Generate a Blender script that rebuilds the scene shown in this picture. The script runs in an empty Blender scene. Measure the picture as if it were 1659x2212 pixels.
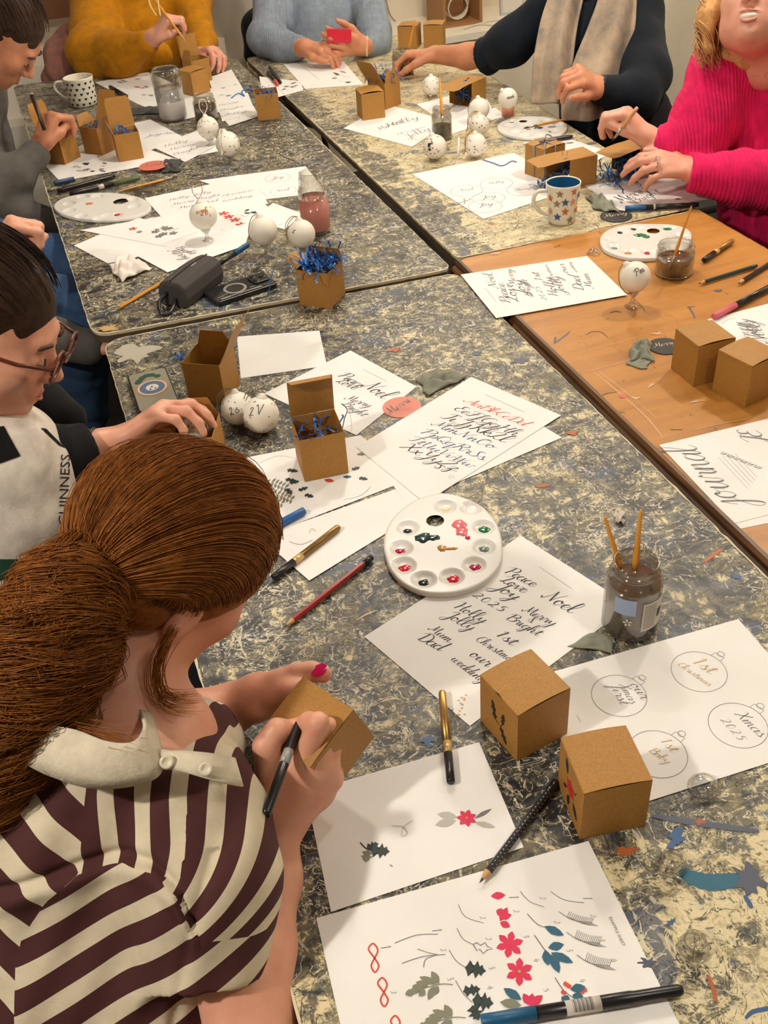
import bpy, bmesh, math, random
import numpy as np
from mathutils import Vector, Matrix, Quaternion
random.seed(7); np.random.seed(7)
R = math.radians
SC = bpy.context.scene
COL = SC.collection
# ---------------------------------------------------------------- camera
W0, H0 = 1659, 2212
FPX, PITCH, ROLL, CH = 2125.88, 0.6626918, -0.0830476, 0.934515
TZ = 0.74                                   # height of the table tops
def cam_basis():
    fw = Vector((0, math.cos(PITCH), -math.sin(PITCH))); rt = Vector((1, 0, 0)); up = rt.cross(fw)
    c, s = math.cos(ROLL), math.sin(ROLL)
    return fw, c*rt + s*up, -s*rt + c*up
FW, RT, UP = cam_basis()
CAMP = Vector((0, 0, TZ + CH))
cd = bpy.data.cameras.new('camera'); camo = bpy.data.objects.new('camera', cd); COL.objects.link(camo)
cd.sensor_fit = 'HORIZONTAL'; cd.sensor_width = 36; cd.lens = 36*FPX/W0; cd.clip_start = .02
M = Matrix((RT, UP, -FW)).transposed().to_4x4(); M.translation = CAMP
camo.matrix_world = M
SC.camera = camo
# ---------------------------------------------------------------- light
SC.view_settings.view_transform = 'Standard'; SC.view_settings.look = 'None'
SC.view_settings.exposure = 0.26; SC.view_settings.gamma = 1.0; SC.view_settings.use_curve_mapping = False
wd = bpy.data.worlds.new('world'); SC.world = wd; wd.use_nodes = True
wd.node_tree.nodes['Background'].inputs[0].default_value = (1.0, .93, .84, 1)
wd.node_tree.nodes['Background'].inputs[1].default_value = 0.22
WARM = (1.0, .93, .84)
LAMPS = [((-1.30, .15, 2.35), 70, .045), ((.12, 2.62, 2.5), 40, .06), ((1.35, 2.5, 2.5), 40, .06), ((-.9, 2.3, 2.5), 9, .08), ((.95, .35, 2.5), 15, .10), ((.55, 4.3, 2.5), 30, .08)]  # weak lamps are unseen fill; the last is added to brighten the back wall
# ---------------------------------------------------------------- helpers
def at(px, py, z=0.0):
    """point at height z above the table top that is seen at this place of the photograph"""
    d = FW + ((px - W0/2)/FPX)*RT - ((py - H0/2)/FPX)*UP
    t = (z - CH)/d.z
    return CAMP + d*t
def onray(px, py, dist):
    d = FW + ((px - W0/2)/FPX)*RT - ((py - H0/2)/FPX)*UP
    return CAMP + d*dist
TH = R(16.9)
U = Vector((math.cos(TH), math.sin(TH), 0)); V = Vector((-math.sin(TH), math.cos(TH), 0))
def uv(u, v, z=0.0): return U*u + V*v + Vector((0, 0, z))
def tag(o, label, cat, group=None):
    o['label'] = label; o['category'] = cat
    if group: o['group'] = group
    return o
def thing(name, label, cat, loc=(0, 0, 0), rz=0, group=None, mat=None):
    o = bpy.data.objects.new(name, None); COL.objects.link(o); o.empty_display_size = .03
    if mat is not None: o.matrix_world = mat
    else: o.location = loc; o.rotation_euler = (0, 0, rz)
    return tag(o, label, cat, group)
def mk(name, verts, faces, m, parent=None, smooth=False, mi=None, loc=None, rz=None):
    me = bpy.data.meshes.new(name)
    me.from_pydata([tuple(v) for v in verts], [], [tuple(f) for f in faces])
    for x in (m if isinstance(m, (list, tuple)) else [m]): me.materials.append(x)
    if mi is not None: me.polygons.foreach_set('material_index', list(mi))
    if smooth: me.polygons.foreach_set('use_smooth', [True]*len(me.polygons))
    me.update()
    o = bpy.data.objects.new(name, me); COL.objects.link(o)
    if parent is not None: o.parent = parent
    if loc is not None: o.location = loc
    if rz is not None: o.rotation_euler = (0, 0, rz)
    return o
class G:
    """collects geometry for one mesh"""
    def __init__(s): s.v = []; s.f = []; s.m = []
    def add(s, v, f, m=0):
        n = len(s.v); s.v += [Vector(x) for x in v]; s.f += [tuple(i+n for i in q) for q in f]; s.m += [m]*len(f); return s
    def box(s, a, b, m=0, T=None):
        x0, y0, z0 = a; x1, y1, z1 = b
        v = [Vector(p) for p in ((x0,y0,z0),(x1,y0,z0),(x1,y1,z0),(x0,y1,z0),(x0,y0,z1),(x1,y0,z1),(x1,y1,z1),(x0,y1,z1))]
        if T is not None: v = [T @ p for p in v]
        return s.add(v, [(0,3,2,1),(4,5,6,7),(0,1,5,4),(1,2,6,5),(2,3,7,6),(3,0,4,7)], m)
    def lathe(s, prof, n=32, m=0, T=None, cap=True, closed=False):
        v = []; f = []; k = len(prof)
        for i in range(n):
            a = 2*math.pi*i/n
            for r, z in prof: v.append(Vector((r*math.cos(a), r*math.sin(a), z)))
        for i in range(n):
            j = (i+1) % n
            for q in range(k-1): f.append((i*k+q, j*k+q, j*k+q+1, i*k+q+1))
            if closed: f.append((i*k+k-1, j*k+k-1, j*k, i*k))
        if cap and not closed:
            if prof[0][0] > 1e-6: f.append(tuple(reversed([i*k for i in range(n)])))
            if prof[-1][0] > 1e-6: f.append(tuple(i*k+k-1 for i in range(n)))
        if T is not None: v = [T @ p for p in v]
        return s.add(v, f, m)
    def tube(s, pts, r, n=6, m=0, cap=True):
        pts = [Vector(p) for p in pts]; k = len(pts)
        rr = r if isinstance(r, (list, tuple)) else [r]*k
        v = []; f = []; nx = None
        for i, p in enumerate(pts):
            t = (pts[min(i+1, k-1)] - pts[max(i-1, 0)])
            t = t.normalized() if t.length > 1e-9 else Vector((0, 0, 1))
            if nx is None: nx = t.orthogonal().normalized()
            else:
                nx = nx - t*nx.dot(t); nx = nx.normalized() if nx.length > 1e-6 else t.orthogonal().normalized()
            b = t.cross(nx)
            for q in range(n):
                a = 2*math.pi*q/n; v.append(p + (nx*math.cos(a) + b*math.sin(a))*rr[i])
        for i in range(k-1):
            for q in range(n):
                w = (q+1) % n; f.append((i*n+q, i*n+w, (i+1)*n+w, (i+1)*n+q))
        if cap: f.append(tuple(reversed(range(n)))); f.append(tuple((k-1)*n+q for q in range(n)))
        return s.add(v, f, m)
    def ball(s, c, r, m=0, nu=24, nv=14, T=None):
        c = Vector(c); v = [c + Vector((0, 0, -r))]; f = []
        for j in range(1, nv):
            a = -math.pi/2 + math.pi*j/nv
            for i in range(nu):
                b = 2*math.pi*i/nu; v.append(c + Vector((math.cos(a)*math.cos(b), math.cos(a)*math.sin(b), math.sin(a)))*r)
        v.append(c + Vector((0, 0, r))); L = len(v)-1
        for i in range(nu):
            k = (i+1) % nu; f.append((0, 1+k, 1+i)); f.append((L, L-nu+i, L-nu+k))
            for j in range(nv-2):
                a0 = 1+j*nu; f.append((a0+i, a0+k, a0+nu+k, a0+nu+i))
        if T is not None: v = [T @ p for p in v]
        return s.add(v, f, m)
    def make(s, name, m, parent=None, smooth=False, **k):
        return mk(name, s.v, s.f, m, parent, smooth, s.m, **k)
def bevel(o, w=.002, seg=2):
    b = o.modifiers.new('bevel', 'BEVEL'); b.width = w; b.segments = seg; b.limit_method = 'ANGLE'; return o
def catmull(P, n=6, closed=False):
    P = [Vector(p) for p in P]; L = len(P); out = []
    if L < 3: return P
    rng = L if closed else L-1
    for i in range(rng):
        if closed: a, b, c, d = P[i-1], P[i], P[(i+1) % L], P[(i+2) % L]
        else: a, b, c, d = P[max(i-1, 0)], P[i], P[i+1], P[min(i+2, L-1)]
        for k in range(n):
            t = k/n
            out.append(.5*((2*b) + (c-a)*t + (2*a-5*b+4*c-d)*t*t + (3*b-a-3*c+d)*t**3))
    if not closed: out.append(P[-1])
    return out
# ---------------------------------------------------------------- materials
MATS = {}
def mat(name, col, rough=.5, metal=0, **k):
    m = bpy.data.materials.new(name); m.use_nodes = True; b = m.node_tree.nodes['Principled BSDF']
    b.inputs['Base Color'].default_value = (*col, 1); b.inputs['Roughness'].default_value = rough; b.inputs['Metallic'].default_value = metal
    for a, v in k.items(): b.inputs[a.replace('_', ' ')].default_value = v
    MATS[name] = m; return m
def N(m, typ, **k):
    n = m.node_tree.nodes.new(typ)
    for a, v in k.items():
        if a in n.inputs.keys() if isinstance(a, str) else False: n.inputs[a].default_value = v
        else: setattr(n, a, v)
    return n
def L(m, a, b): m.node_tree.links.new(a, b)
def bsdf(m): return m.node_tree.nodes['Principled BSDF']
def ramp(m, fac, stops, interp='LINEAR'):
    r = m.node_tree.nodes.new('ShaderNodeValToRGB'); r.color_ramp.interpolation = interp
    e = r.color_ramp.elements
    while len(e) < len(stops): e.new(.5)
    for i, (p, c) in enumerate(stops):
        e[i].position = p; e[i].color = (*c, 1) if len(c) == 3 else c
    L(m, fac, r.inputs[0]); return r.outputs[0]
def noise(m, vec, scale, detail=4, rough=.55, dist=0.0):
    n = m.node_tree.nodes.new('ShaderNodeTexNoise'); n.inputs['Scale'].default_value = scale; n.inputs['Detail'].default_value = detail
    n.inputs['Roughness'].default_value = rough; n.inputs['Distortion'].default_value = dist
    if vec is not None: L(m, vec, n.inputs['Vector'])
    return n
def mapping(m, vec, sc=(1, 1, 1), rot=(0, 0, 0), loc=(0, 0, 0)):
    n = m.node_tree.nodes.new('ShaderNodeMapping'); n.inputs['Scale'].default_value = sc; n.inputs['Rotation'].default_value = rot; n.inputs['Location'].default_value = loc
    L(m, vec, n.inputs['Vector']); return n.outputs[0]
def coord(m, which='Object'):
    return m.node_tree.nodes.new('ShaderNodeTexCoord').outputs[which]
def mix(m, fac, a, b, mode='MIX'):
    n = m.node_tree.nodes.new('ShaderNodeMix'); n.data_type = 'RGBA'; n.blend_type = mode
    if hasattr(fac, 'links'): L(m, fac, n.inputs[0])
    else: n.inputs[0].default_value = fac
    for s, x in ((6, a), (7, b)):
        if hasattr(x, 'links'): L(m, x, n.inputs[s])
        else: n.inputs[s].default_value = (*x, 1)
    return n.outputs[2]
def bump(m, h, strength=.3, dist=.01):
    n = m.node_tree.nodes.new('ShaderNodeBump'); n.inputs['Strength'].default_value = strength; n.inputs['Distance'].default_value = dist
    L(m, h, n.inputs['Height']); L(m, n.outputs[0], bsdf(m).inputs['Normal']); return n
def srgb(r, g, b):
    f = lambda c: ((c/255+.055)/1.055)**2.4 if c > 10 else c/255/12.92
    return (f(r), f(g), f(b))

def paint_mat(name, seed, cream, bias=0.0):
    """thick spattered studio paint; cream = (direction u, offset) list that says where the pale paint dominates"""
    m = mat(name, (.2, .2, .2), .42); c = coord(m); b = bsdf(m)
    w = noise(m, mapping(m, c, loc=(seed, seed*.7, 0)), 5.5, 3, .6)
    wv = N(m, 'ShaderNodeVectorMath', operation='MULTIPLY_ADD'); L(m, w.outputs['Color'], wv.inputs[0]); wv.inputs[1].default_value = (.07, .07, 0); L(m, c, wv.inputs[2])
    v = wv.outputs[0]
    s1 = mapping(m, v, (22, 46, 1), (0, 0, .5), (seed, 0, 0))
    s2 = mapping(m, v, (44, 24, 1), (0, 0, -.35), (0, seed, 0))
    n1 = noise(m, s1, 1.0, 8, .74, .35); n2 = noise(m, s2, 1.0, 8, .74, .25)
    a = N(m, 'ShaderNodeMath', operation='ADD'); L(m, n1.outputs[0], a.inputs[0]); L(m, n2.outputs[0], a.inputs[1])
    h = N(m, 'ShaderNodeMath', operation='MULTIPLY'); L(m, a.outputs[0], h.inputs[0]); h.inputs[1].default_value = .5
    # large scale drift between dark and pale areas
    lo = noise(m, mapping(m, c, (1, 1, 1), loc=(seed*2, 3, 0)), 3.2, 3, .6)
    sep = N(m, 'ShaderNodeSeparateXYZ'); L(m, c, sep.inputs[0])
    ex = N(m, 'ShaderNodeMath', operation='MULTIPLY_ADD'); L(m, lo.outputs[0], ex.inputs[0]); ex.inputs[1].default_value = .22; ex.inputs[2].default_value = -.11 + bias
    cur = ex.outputs[0]
    for (ax, p0, p1, amt) in cream:
        mr = N(m, 'ShaderNodeMapRange'); mr.interpolation_type = 'SMOOTHSTEP'; L(m, sep.outputs[ax], mr.inputs[0])
        mr.inputs[1].default_value = p0; mr.inputs[2].default_value = p1; mr.inputs[3].default_value = 0; mr.inputs[4].default_value = amt
        ad = N(m, 'ShaderNodeMath', operation='ADD'); L(m, cur, ad.inputs[0]); L(m, mr.outputs[0], ad.inputs[1]); cur = ad.outputs[0]
    ad = N(m, 'ShaderNodeMath', operation='ADD'); L(m, h.outputs[0], ad.inputs[0]); L(m, cur, ad.inputs[1])
    base = ramp(m, ad.outputs[0], [(.40, srgb(34, 35, 36)), (.455, srgb(62, 63, 62)), (.48, srgb(96, 93, 80)), (.497, srgb(120, 114, 94)), (.512, srgb(74, 74, 70)), (.532, srgb(158, 148, 112)), (.552, srgb(208, 194, 150)), (.60, srgb(224, 210, 168)), (.66, srgb(186, 172, 130)), (.74, srgb(222, 206, 162))])
    # olive, blue, rust and black splashes
    n3 = noise(m, mapping(m, v, (9, 20, 1), (0, 0, .2), (seed+5, 0, 0)), 1, 6, .7, 1.0)
    base = mix(m, ramp(m, n3.outputs[0], [(.54, (0, 0, 0)), (.58, (.7, .7, .7))]), base, srgb(118, 108, 78))
    n4 = noise(m, mapping(m, v, (8, 15, 1), (0, 0, 1.0), (seed+9, 2, 0)), 1, 6, .62, .6)
    base = mix(m, ramp(m, n4.outputs[0], [(.60, (0, 0, 0)), (.625, (.85, .85, .85))]), base, srgb(70, 80, 100))
    n5 = noise(m, mapping(m, v, (13, 17, 1), (0, 0, -.6), (seed+13, 7, 0)), 1, 5, .6, .6)
    base = mix(m, ramp(m, n5.outputs[0], [(.70, (0, 0, 0)), (.715, (.8, .8, .8))]), base, srgb(168, 92, 58))
    n6 = noise(m, mapping(m, v, (30, 66, 1), (0, 0, .9), (seed+17, 1, 0)), 1, 4, .6, 1.8)
    base = mix(m, ramp(m, n6.outputs[0], [(.60, (0, 0, 0)), (.63, (.75, .75, .75))]), base, srgb(34, 33, 34))
    n7 = noise(m, mapping(m, v, (60, 24, 1), (0, 0, .3), (seed+21, 4, 0)), 1, 4, .6, 2.0)
    base = mix(m, ramp(m, n7.outputs[0], [(.615, (0, 0, 0)), (.64, (.8, .8, .8))]), base, srgb(205, 198, 174))
    for (sc_, rot_, lo_, w_, col_, dd) in (((17, 26, 1), .7, 31, .012, srgb(222, 212, 184), 1.6), ((26, 15, 1), -.5, 37, .011, srgb(30, 30, 32), 1.4), ((34, 44, 1), .1, 43, .016, srgb(210, 200, 170), 1.2), ((40, 30, 1), 1.2, 47, .015, srgb(44, 44, 44), 1.2)):
        nn = noise(m, mapping(m, c, sc_, (0, 0, rot_), (seed+lo_, lo_, 0)), 1, 3, .55, dd); sb = N(m, 'ShaderNodeMath', operation='SUBTRACT'); L(m, nn.outputs[0], sb.inputs[0]); sb.inputs[1].default_value = .5
        ab = N(m, 'ShaderNodeMath', operation='ABSOLUTE'); L(m, sb.outputs[0], ab.inputs[0])
        gate = noise(m, mapping(m, c, (9, 9, 1), loc=(lo_, seed, 0)), 1, 3, .6); gt = ramp(m, gate.outputs[0], [(.44, (0, 0, 0)), (.52, (.9, .9, .9))])
        ln = ramp(m, ab.outputs[0], [(w_*.6, (1, 1, 1)), (w_, (0, 0, 0))]); mm = N(m, 'ShaderNodeMath', operation='MULTIPLY'); L(m, gt, mm.inputs[0]); L(m, ln, mm.inputs[1])
        base = mix(m, mm.outputs[0], base, col_)
    L(m, base, b.inputs['Base Color'])
    rr = ramp(m, n3.outputs[0], [(.35, (.28,)*3), (.7, (.55,)*3)]); L(m, rr, b.inputs['Roughness'])
    bump(m, ad.outputs[0], .35, .006)
    return m
M_PAINT1 = paint_mat('paint_crusted_top_near', 3.1, [(0, -.10, .15, .018), (1, -.24, -.42, .125)], -.040)
M_PAINT2 = paint_mat('paint_crusted_top_far_left', 11.7, [(1, .5, 1.0, .0)], -.040)
M_PAINT3 = paint_mat('paint_crusted_top_far_right', 23.3, [(0, -.28, -.20, .17)])
def wood_mat():
    m = mat('worn_orange_wood', (.4, .2, .06), .45); c = coord(m); b = bsdf(m)
    w = noise(m, mapping(m, c, (1.2, 9, 1), (0, 0, R(90))), 2.2, 6, .6, .5)
    base = ramp(m, w.outputs[0], [(.3, srgb(156, 102, 40)), (.5, srgb(178, 120, 50)), (.7, srgb(192, 136, 64))])
    n2 = noise(m, mapping(m, c, (7, 7, 1), loc=(4, 0, 0)), 1, 5, .7, .6)
    base = mix(m, ramp(m, n2.outputs[0], [(.58, (0, 0, 0)), (.72, (.5, .5, .5))]), base, srgb(120, 72, 34))
    n3 = noise(m, mapping(m, c, (60, 26, 1), (0, 0, .6)), 1, 3, .6, 1.5)
    base = mix(m, ramp(m, n3.outputs[0], [(.68, (0, 0, 0)), (.71, (.7, .7, .7))]), base, srgb(70, 52, 36))
    n4 = noise(m, mapping(m, c, (22, 60, 1), (0, 0, -.4), (9, 3, 0)), 1, 3, .6, 1.2)
    base = mix(m, ramp(m, n4.outputs[0], [(.72, (0, 0, 0)), (.745, (.6, .6, .6))]), base, srgb(205, 178, 140))
    n5 = noise(m, mapping(m, c, (9, 5, 1), (0, 0, -.4), (2, 8, 0)), 1, 6, .7, .5)
    base = mix(m, ramp(m, n5.outputs[0], [(.5, (0, 0, 0)), (.8, (.45, .45, .45))]), base, srgb(186, 136, 80))
    L(m, base, b.inputs['Base Color']); bump(m, w.outputs[0], .12, .004); return m
M_WOOD = wood_mat()
def edge_mat():
    m = mat('dark_grained_edge', (.1, .05, .02), .45); c = coord(m)
    w = noise(m, mapping(m, c, (60, 3, 60)), 1, 5, .6, .4)
    L(m, ramp(m, w.outputs[0], [(.35, srgb(58, 36, 20)), (.55, srgb(100, 66, 34)), (.75, srgb(140, 104, 64))]), bsdf(m).inputs['Base Color']); return m
M_EDGE = edge_mat()
M_RIM = mat('chipped_cream_edge', srgb(206, 192, 160), .6)
M_SIDE = mat('grimy_board_edge', srgb(84, 72, 56), .6)
M_DARK = mat('black_table_frame', srgb(24, 22, 20), .5)
def paper_mat():
    m = mat('white_paper', srgb(240, 238, 234), .7); c = coord(m)
    n = noise(m, c, 9, 3, .5)
    L(m, ramp(m, n.outputs[0], [(.3, srgb(236, 233, 228)), (.7, srgb(244, 242, 238))]), bsdf(m).inputs['Base Color']); return m
M_PAPER = paper_mat()
def kraft_mat():
    m = mat('brown_kraft_card', (.3, .16, .07), .62); c = coord(m)
    n = noise(m, c, 420, 2, .7); n2 = noise(m, c, 60, 3, .6)
    base = ramp(m, n.outputs[0], [(.3, srgb(154, 109, 44)), (.5, srgb(165, 118, 50)), (.72, srgb(178, 131, 60))])
    base = mix(m, ramp(m, n2.outputs[0], [(.35, (0, 0, 0)), (.75, (.25, .25, .25))]), base, srgb(154, 104, 44))
    L(m, base, bsdf(m).inputs['Base Color']); return m
M_KRAFT = kraft_mat()
M_WALL = mat('cream_plaster_wall', srgb(224, 212, 186), .8)
def wall_tex():
    m = M_WALL; n = noise(m, coord(m), 3, 5, .6)
    L(m, ramp(m, n.outputs[0], [(.3, srgb(226, 214, 190)), (.7, srgb(238, 228, 206))]), bsdf(m).inputs['Base Color']); bump(m, noise(m, coord(m), 40, 4).outputs[0], .15, .004)
wall_tex()
M_CEIL = mat('grey_brown_ceiling', srgb(120, 110, 96), .9)
M_WHITE = mat('white_gloss_woodwork', srgb(232, 224, 206), .4)
M_FLOOR = mat('dark_worn_floor', srgb(22, 19, 17), .7)
def mcol(name, rgb, rough=.5, metal=0, **k):
    return MATS.get(name) or mat(name, srgb(*rgb), rough, metal, **k)
INK = mcol('black_ink', (28, 26, 26), .6); GREYINK = mcol('grey_pencil', (120, 116, 112), .7); PALEINK = mcol('pale_grey_wash', (186, 182, 172), .8)
GOLDINK = mcol('gold_ink', (188, 152, 84), .5); BLUEINK = mcol('blue_ink', (52, 84, 120), .6); REDINK = mcol('coral_ink', (206, 74, 58), .6)
PINKINK = mcol('pink_red_gouache', (214, 44, 84), .6); TEALINK = mcol('teal_gouache', (38, 92, 116), .6); GREENINK = mcol('dark_green_gouache', (44, 60, 56), .6); SAGEINK = mcol('sage_gouache', (128, 128, 108), .7)
def glass_mat(name, tint=(1, 1, 1), refl=.9, rough=.02, base=.05):
    m = bpy.data.materials.new(name); m.use_nodes = True; t = m.node_tree; t.nodes.clear()
    o = t.nodes.new('ShaderNodeOutputMaterial'); mx = t.nodes.new('ShaderNodeMixShader'); tr = t.nodes.new('ShaderNodeBsdfTransparent'); gl = t.nodes.new('ShaderNodeBsdfGlossy')
    lw = t.nodes.new('ShaderNodeLayerWeight'); lw.inputs[0].default_value = .38
    tr.inputs[0].default_value = (*tint, 1); gl.inputs['Roughness'].default_value = rough
    mm = t.nodes.new('ShaderNodeMath'); mm.operation = 'MULTIPLY_ADD'; mm.inputs[1].default_value = refl*.75; mm.inputs[2].default_value = base
    t.links.new(lw.outputs['Facing'], mm.inputs[0]); t.links.new(mm.outputs[0], mx.inputs[0]); t.links.new(tr.outputs[0], mx.inputs[1]); t.links.new(gl.outputs[0], mx.inputs[2]); t.links.new(mx.outputs[0], o.inputs[0])
    return m
M_GLASS = glass_mat('clear_glass', (.93, .93, .9)); M_CLEAR = glass_mat('clear_acrylic', (.93, .93, .92), 1.1, .03, .10)
M_SMEARED = glass_mat('paint_smeared_glass', (.82, .80, .75), .6, .15)
# ---------------------------------------------------------------- room
def lamp(i, loc, watt, r):
    t = thing('ceiling_lamp', 'round warm ceiling lamp over the tables, outside the view', 'lamp', (loc[0], loc[1], 2.62))
    t['label'] = ['warm ceiling lamp above the red-haired girl', 'warm ceiling lamp above the far end of the tables', 'warm ceiling lamp above the woman in pink', 'unseen fill lamp above the left side of the far table', 'unseen fill lamp above the near right table', 'unseen lamp added to brighten the back wall'][i]
    G().lathe([(.02, .0), (.02, -.06), (.10, -.075), (.16, -.12)], 24, cap=False).make('lamp_shade', M_WHITE, t, True)
    ld = bpy.data.lights.new('bulb', 'POINT'); ld.energy = watt; ld.color = WARM; ld.shadow_soft_size = r
    lo = bpy.data.objects.new('bulb', ld); COL.objects.link(lo); lo.parent = t; lo.location = (0, 0, loc[2]-2.62-.05)
for i, (l, w, r) in enumerate(LAMPS): lamp(i, l, w, r)
def struct(name, g, m):
    o = g.make(name, m); o['kind'] = 'structure'; return o
def quadbox(g, pts, z0, z1, m=0):
    n = len(pts); v = [Vector((p[0], p[1], z0)) for p in pts] + [Vector((p[0], p[1], z1)) for p in pts]
    f = [tuple(reversed(range(n))), tuple(range(n, 2*n))] + [(i, (i+1) % n, n+(i+1) % n, n+i) for i in range(n)]
    return g.add(v, f, m)
UL, UR, VF, VB = -1.9, 2.75, -1.5, 5.15
def uvbox(g, u0, u1, v0, v1, z0, z1, m=0):
    return quadbox(g, [uv(u0, v0), uv(u1, v0), uv(u1, v1), uv(u0, v1)], z0, z1, m)
struct('floor', uvbox(G(), UL, UR, VF, VB, -.06, 0), M_FLOOR)
struct('ceiling', uvbox(G(), UL, UR, VF, VB, 2.68, 2.74), M_CEIL)
struct('wall_back', uvbox(G(), UL-.1, UR+.1, VB, VB+.1, -.06, 2.74), M_WALL)
struct('wall_left', uvbox(G(), UL-.1, UL, VF, VB, -.06, 2.74), M_CEIL)
struct('wall_right', uvbox(G(), UR, UR+.1, VF, VB, -.06, 2.74), M_WALL)
struct('wall_front', uvbox(G(), UL-.1, UR+.1, VF-.1, VF, -.06, 2.74), M_CEIL)
# ---------------------------------------------------------------- tables
def rounded(pts, rad, n=6):
    out = []
    k = len(pts)
    for i in range(k):
        p = Vector(pts[i][:2]); a = (Vector(pts[i-1][:2])-p).normalized(); b = (Vector(pts[(i+1) % k][:2])-p).normalized()
        r = rad[i] if isinstance(rad, (list, tuple)) else rad
        if r < 1e-4: out.append(p); continue
        for q in range(n+1):
            t = q/n; out.append((1-t)**2*(p+a*r) + 2*t*(1-t)*p + t*t*(p+b*r))
    return out
def table(name, label, pts, rad, mats, legs, thick=.022, wob=.0005):
    c = sum((Vector(p[:2]) for p in pts), Vector((0, 0)))/len(pts)
    t = thing(name, label, 'table', (c.x, c.y, 0), TH)
    Rm = Matrix.Rotation(-TH, 2)
    P = [Rm @ (Vector(p[:2])-c) for p in rounded(pts, rad)]
    # resample the outline finely so the chipped rim can wander
    Q = []
    for i in range(len(P)):
        a, b = P[i], P[(i+1) % len(P)]; k = max(1, int((b-a).length/.012))
        for q in range(k): Q.append(a.lerp(b, q/k))
    random.seed(len(label))
    Q = [q + Vector((random.gauss(0, wob), random.gauss(0, wob))) for q in Q]
    g = G(); quadbox(g, Q, TZ-thick, TZ); o = g.make('table_top', mats[0], t); o.data.materials.append(M_SIDE if mats[0] is not M_WOOD else M_EDGE)
    for p_ in o.data.polygons: p_.material_index = 0 if abs(p_.normal.z) > .5 else 1
    # thin raised pale rim along the edge
    g = G(); n = len(Q); cen = Vector((0, 0))
    v = []; f = []
    for q in Q:
        d = (cen-q).normalized()*.0022*random.uniform(.4, 1.4)
        v += [Vector((q.x-d.x*.5, q.y-d.y*.5, TZ-.0055)), Vector((q.x-d.x*.5, q.y-d.y*.5, TZ+.0006)), Vector((q.x+d.x, q.y+d.y, TZ+.0008))]
    for i in range(n):
        j = (i+1) % n; f += [(i*3, j*3, j*3+1, i*3+1), (i*3+1, j*3+1, j*3+2, i*3+2)]
    g.add(v, f); g.make('edge_strip', mats[1], t)
    for (a, b) in legs:
        p = Rm @ (uv(a, b).to_2d()-c)
        G().box((p.x-.022, p.y-.022, 0), (p.x+.022, p.y+.022, TZ-thick)).make('leg', M_DARK, t)
    return t
P2 = lambda *a: at(*a).to_2d()
T1 = table('paint_spattered_table', 'near painting table crusted with grey and cream paint, the girl in stripes beside it', [uv(.015, -.28), uv(.772, -.28), uv(.785, 1.885), uv(.012, 1.925)], [.02, .02, .03, .05], (M_PAINT1, M_RIM), [(.07, -.2), (.72, -.2), (.72, 1.8), (.07, 1.84)])
T2 = table('paint_spattered_table', 'far left painting table covered in grey-green paint, with the heart mug at its corner', [uv(-.005, 1.958), uv(.785, 1.91), uv(.79, 4.08), uv(-.05, 4.2)], [.05, .03, .03, .05], (M_PAINT2, M_RIM), [(.06, 2.05), (.73, 2.0), (.73, 4.0), (.02, 4.1)])
T3 = table('paint_spattered_table', 'far right painting table with mostly cream paint, the star mug standing on it', [at(987, 558), at(1516, 452), uv(1.555, 4.05), uv(.83, 4.07)], [.02, .06, .05, .03], (M_PAINT3, M_RIM), [(.88, 2.06), (1.45, 2.0), (1.48, 3.95), (.88, 3.95)])
pts4 = [uv(.79, -.28), uv(1.47, -.28), at(1659+60, 535+38), at(1504, 449.5), at(990, 560)]
T4 = table('wooden_table', 'worn orange-brown wooden table on the right with a thick dark moulded edge', pts4, [.01, .01, .01, .02, .02], (M_WOOD, M_EDGE), [(.86, -.2), (1.4, -.2), (1.38, 1.75), (.86, 1.8)], .03, .0004)
def moulding():
    a, b = uv(.795, -.28), at(990, 560); d = (b-a).normalized(); n = Vector((d.y, -d.x, 0)); n = n if n.dot(U) < 0 else -n
    c = T4.location; Rm = Matrix.Rotation(-TH, 4, 'Z'); g = G()
    prof = [(-.001, .002), (.006, .002), (.010, -.004), (.010, -.012), (.016, -.016), (.019, -.022), (.019, -.05), (-.001, -.05)]
    v = []; f = []
    for p in (a, b):
        for (o, z) in prof: q = p + n*o - Vector(c); q.z = 0; q = Rm @ q; v.append((q.x, q.y, TZ+z))
    k = len(prof)
    for i in range(k): f.append((i, (i+1) % k, k+(i+1) % k, k+i))
    f += [tuple(range(k)), tuple(reversed(range(k, 2*k)))]
    G().add(v, f).make('moulding', M_EDGE, T4)
moulding()
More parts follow.
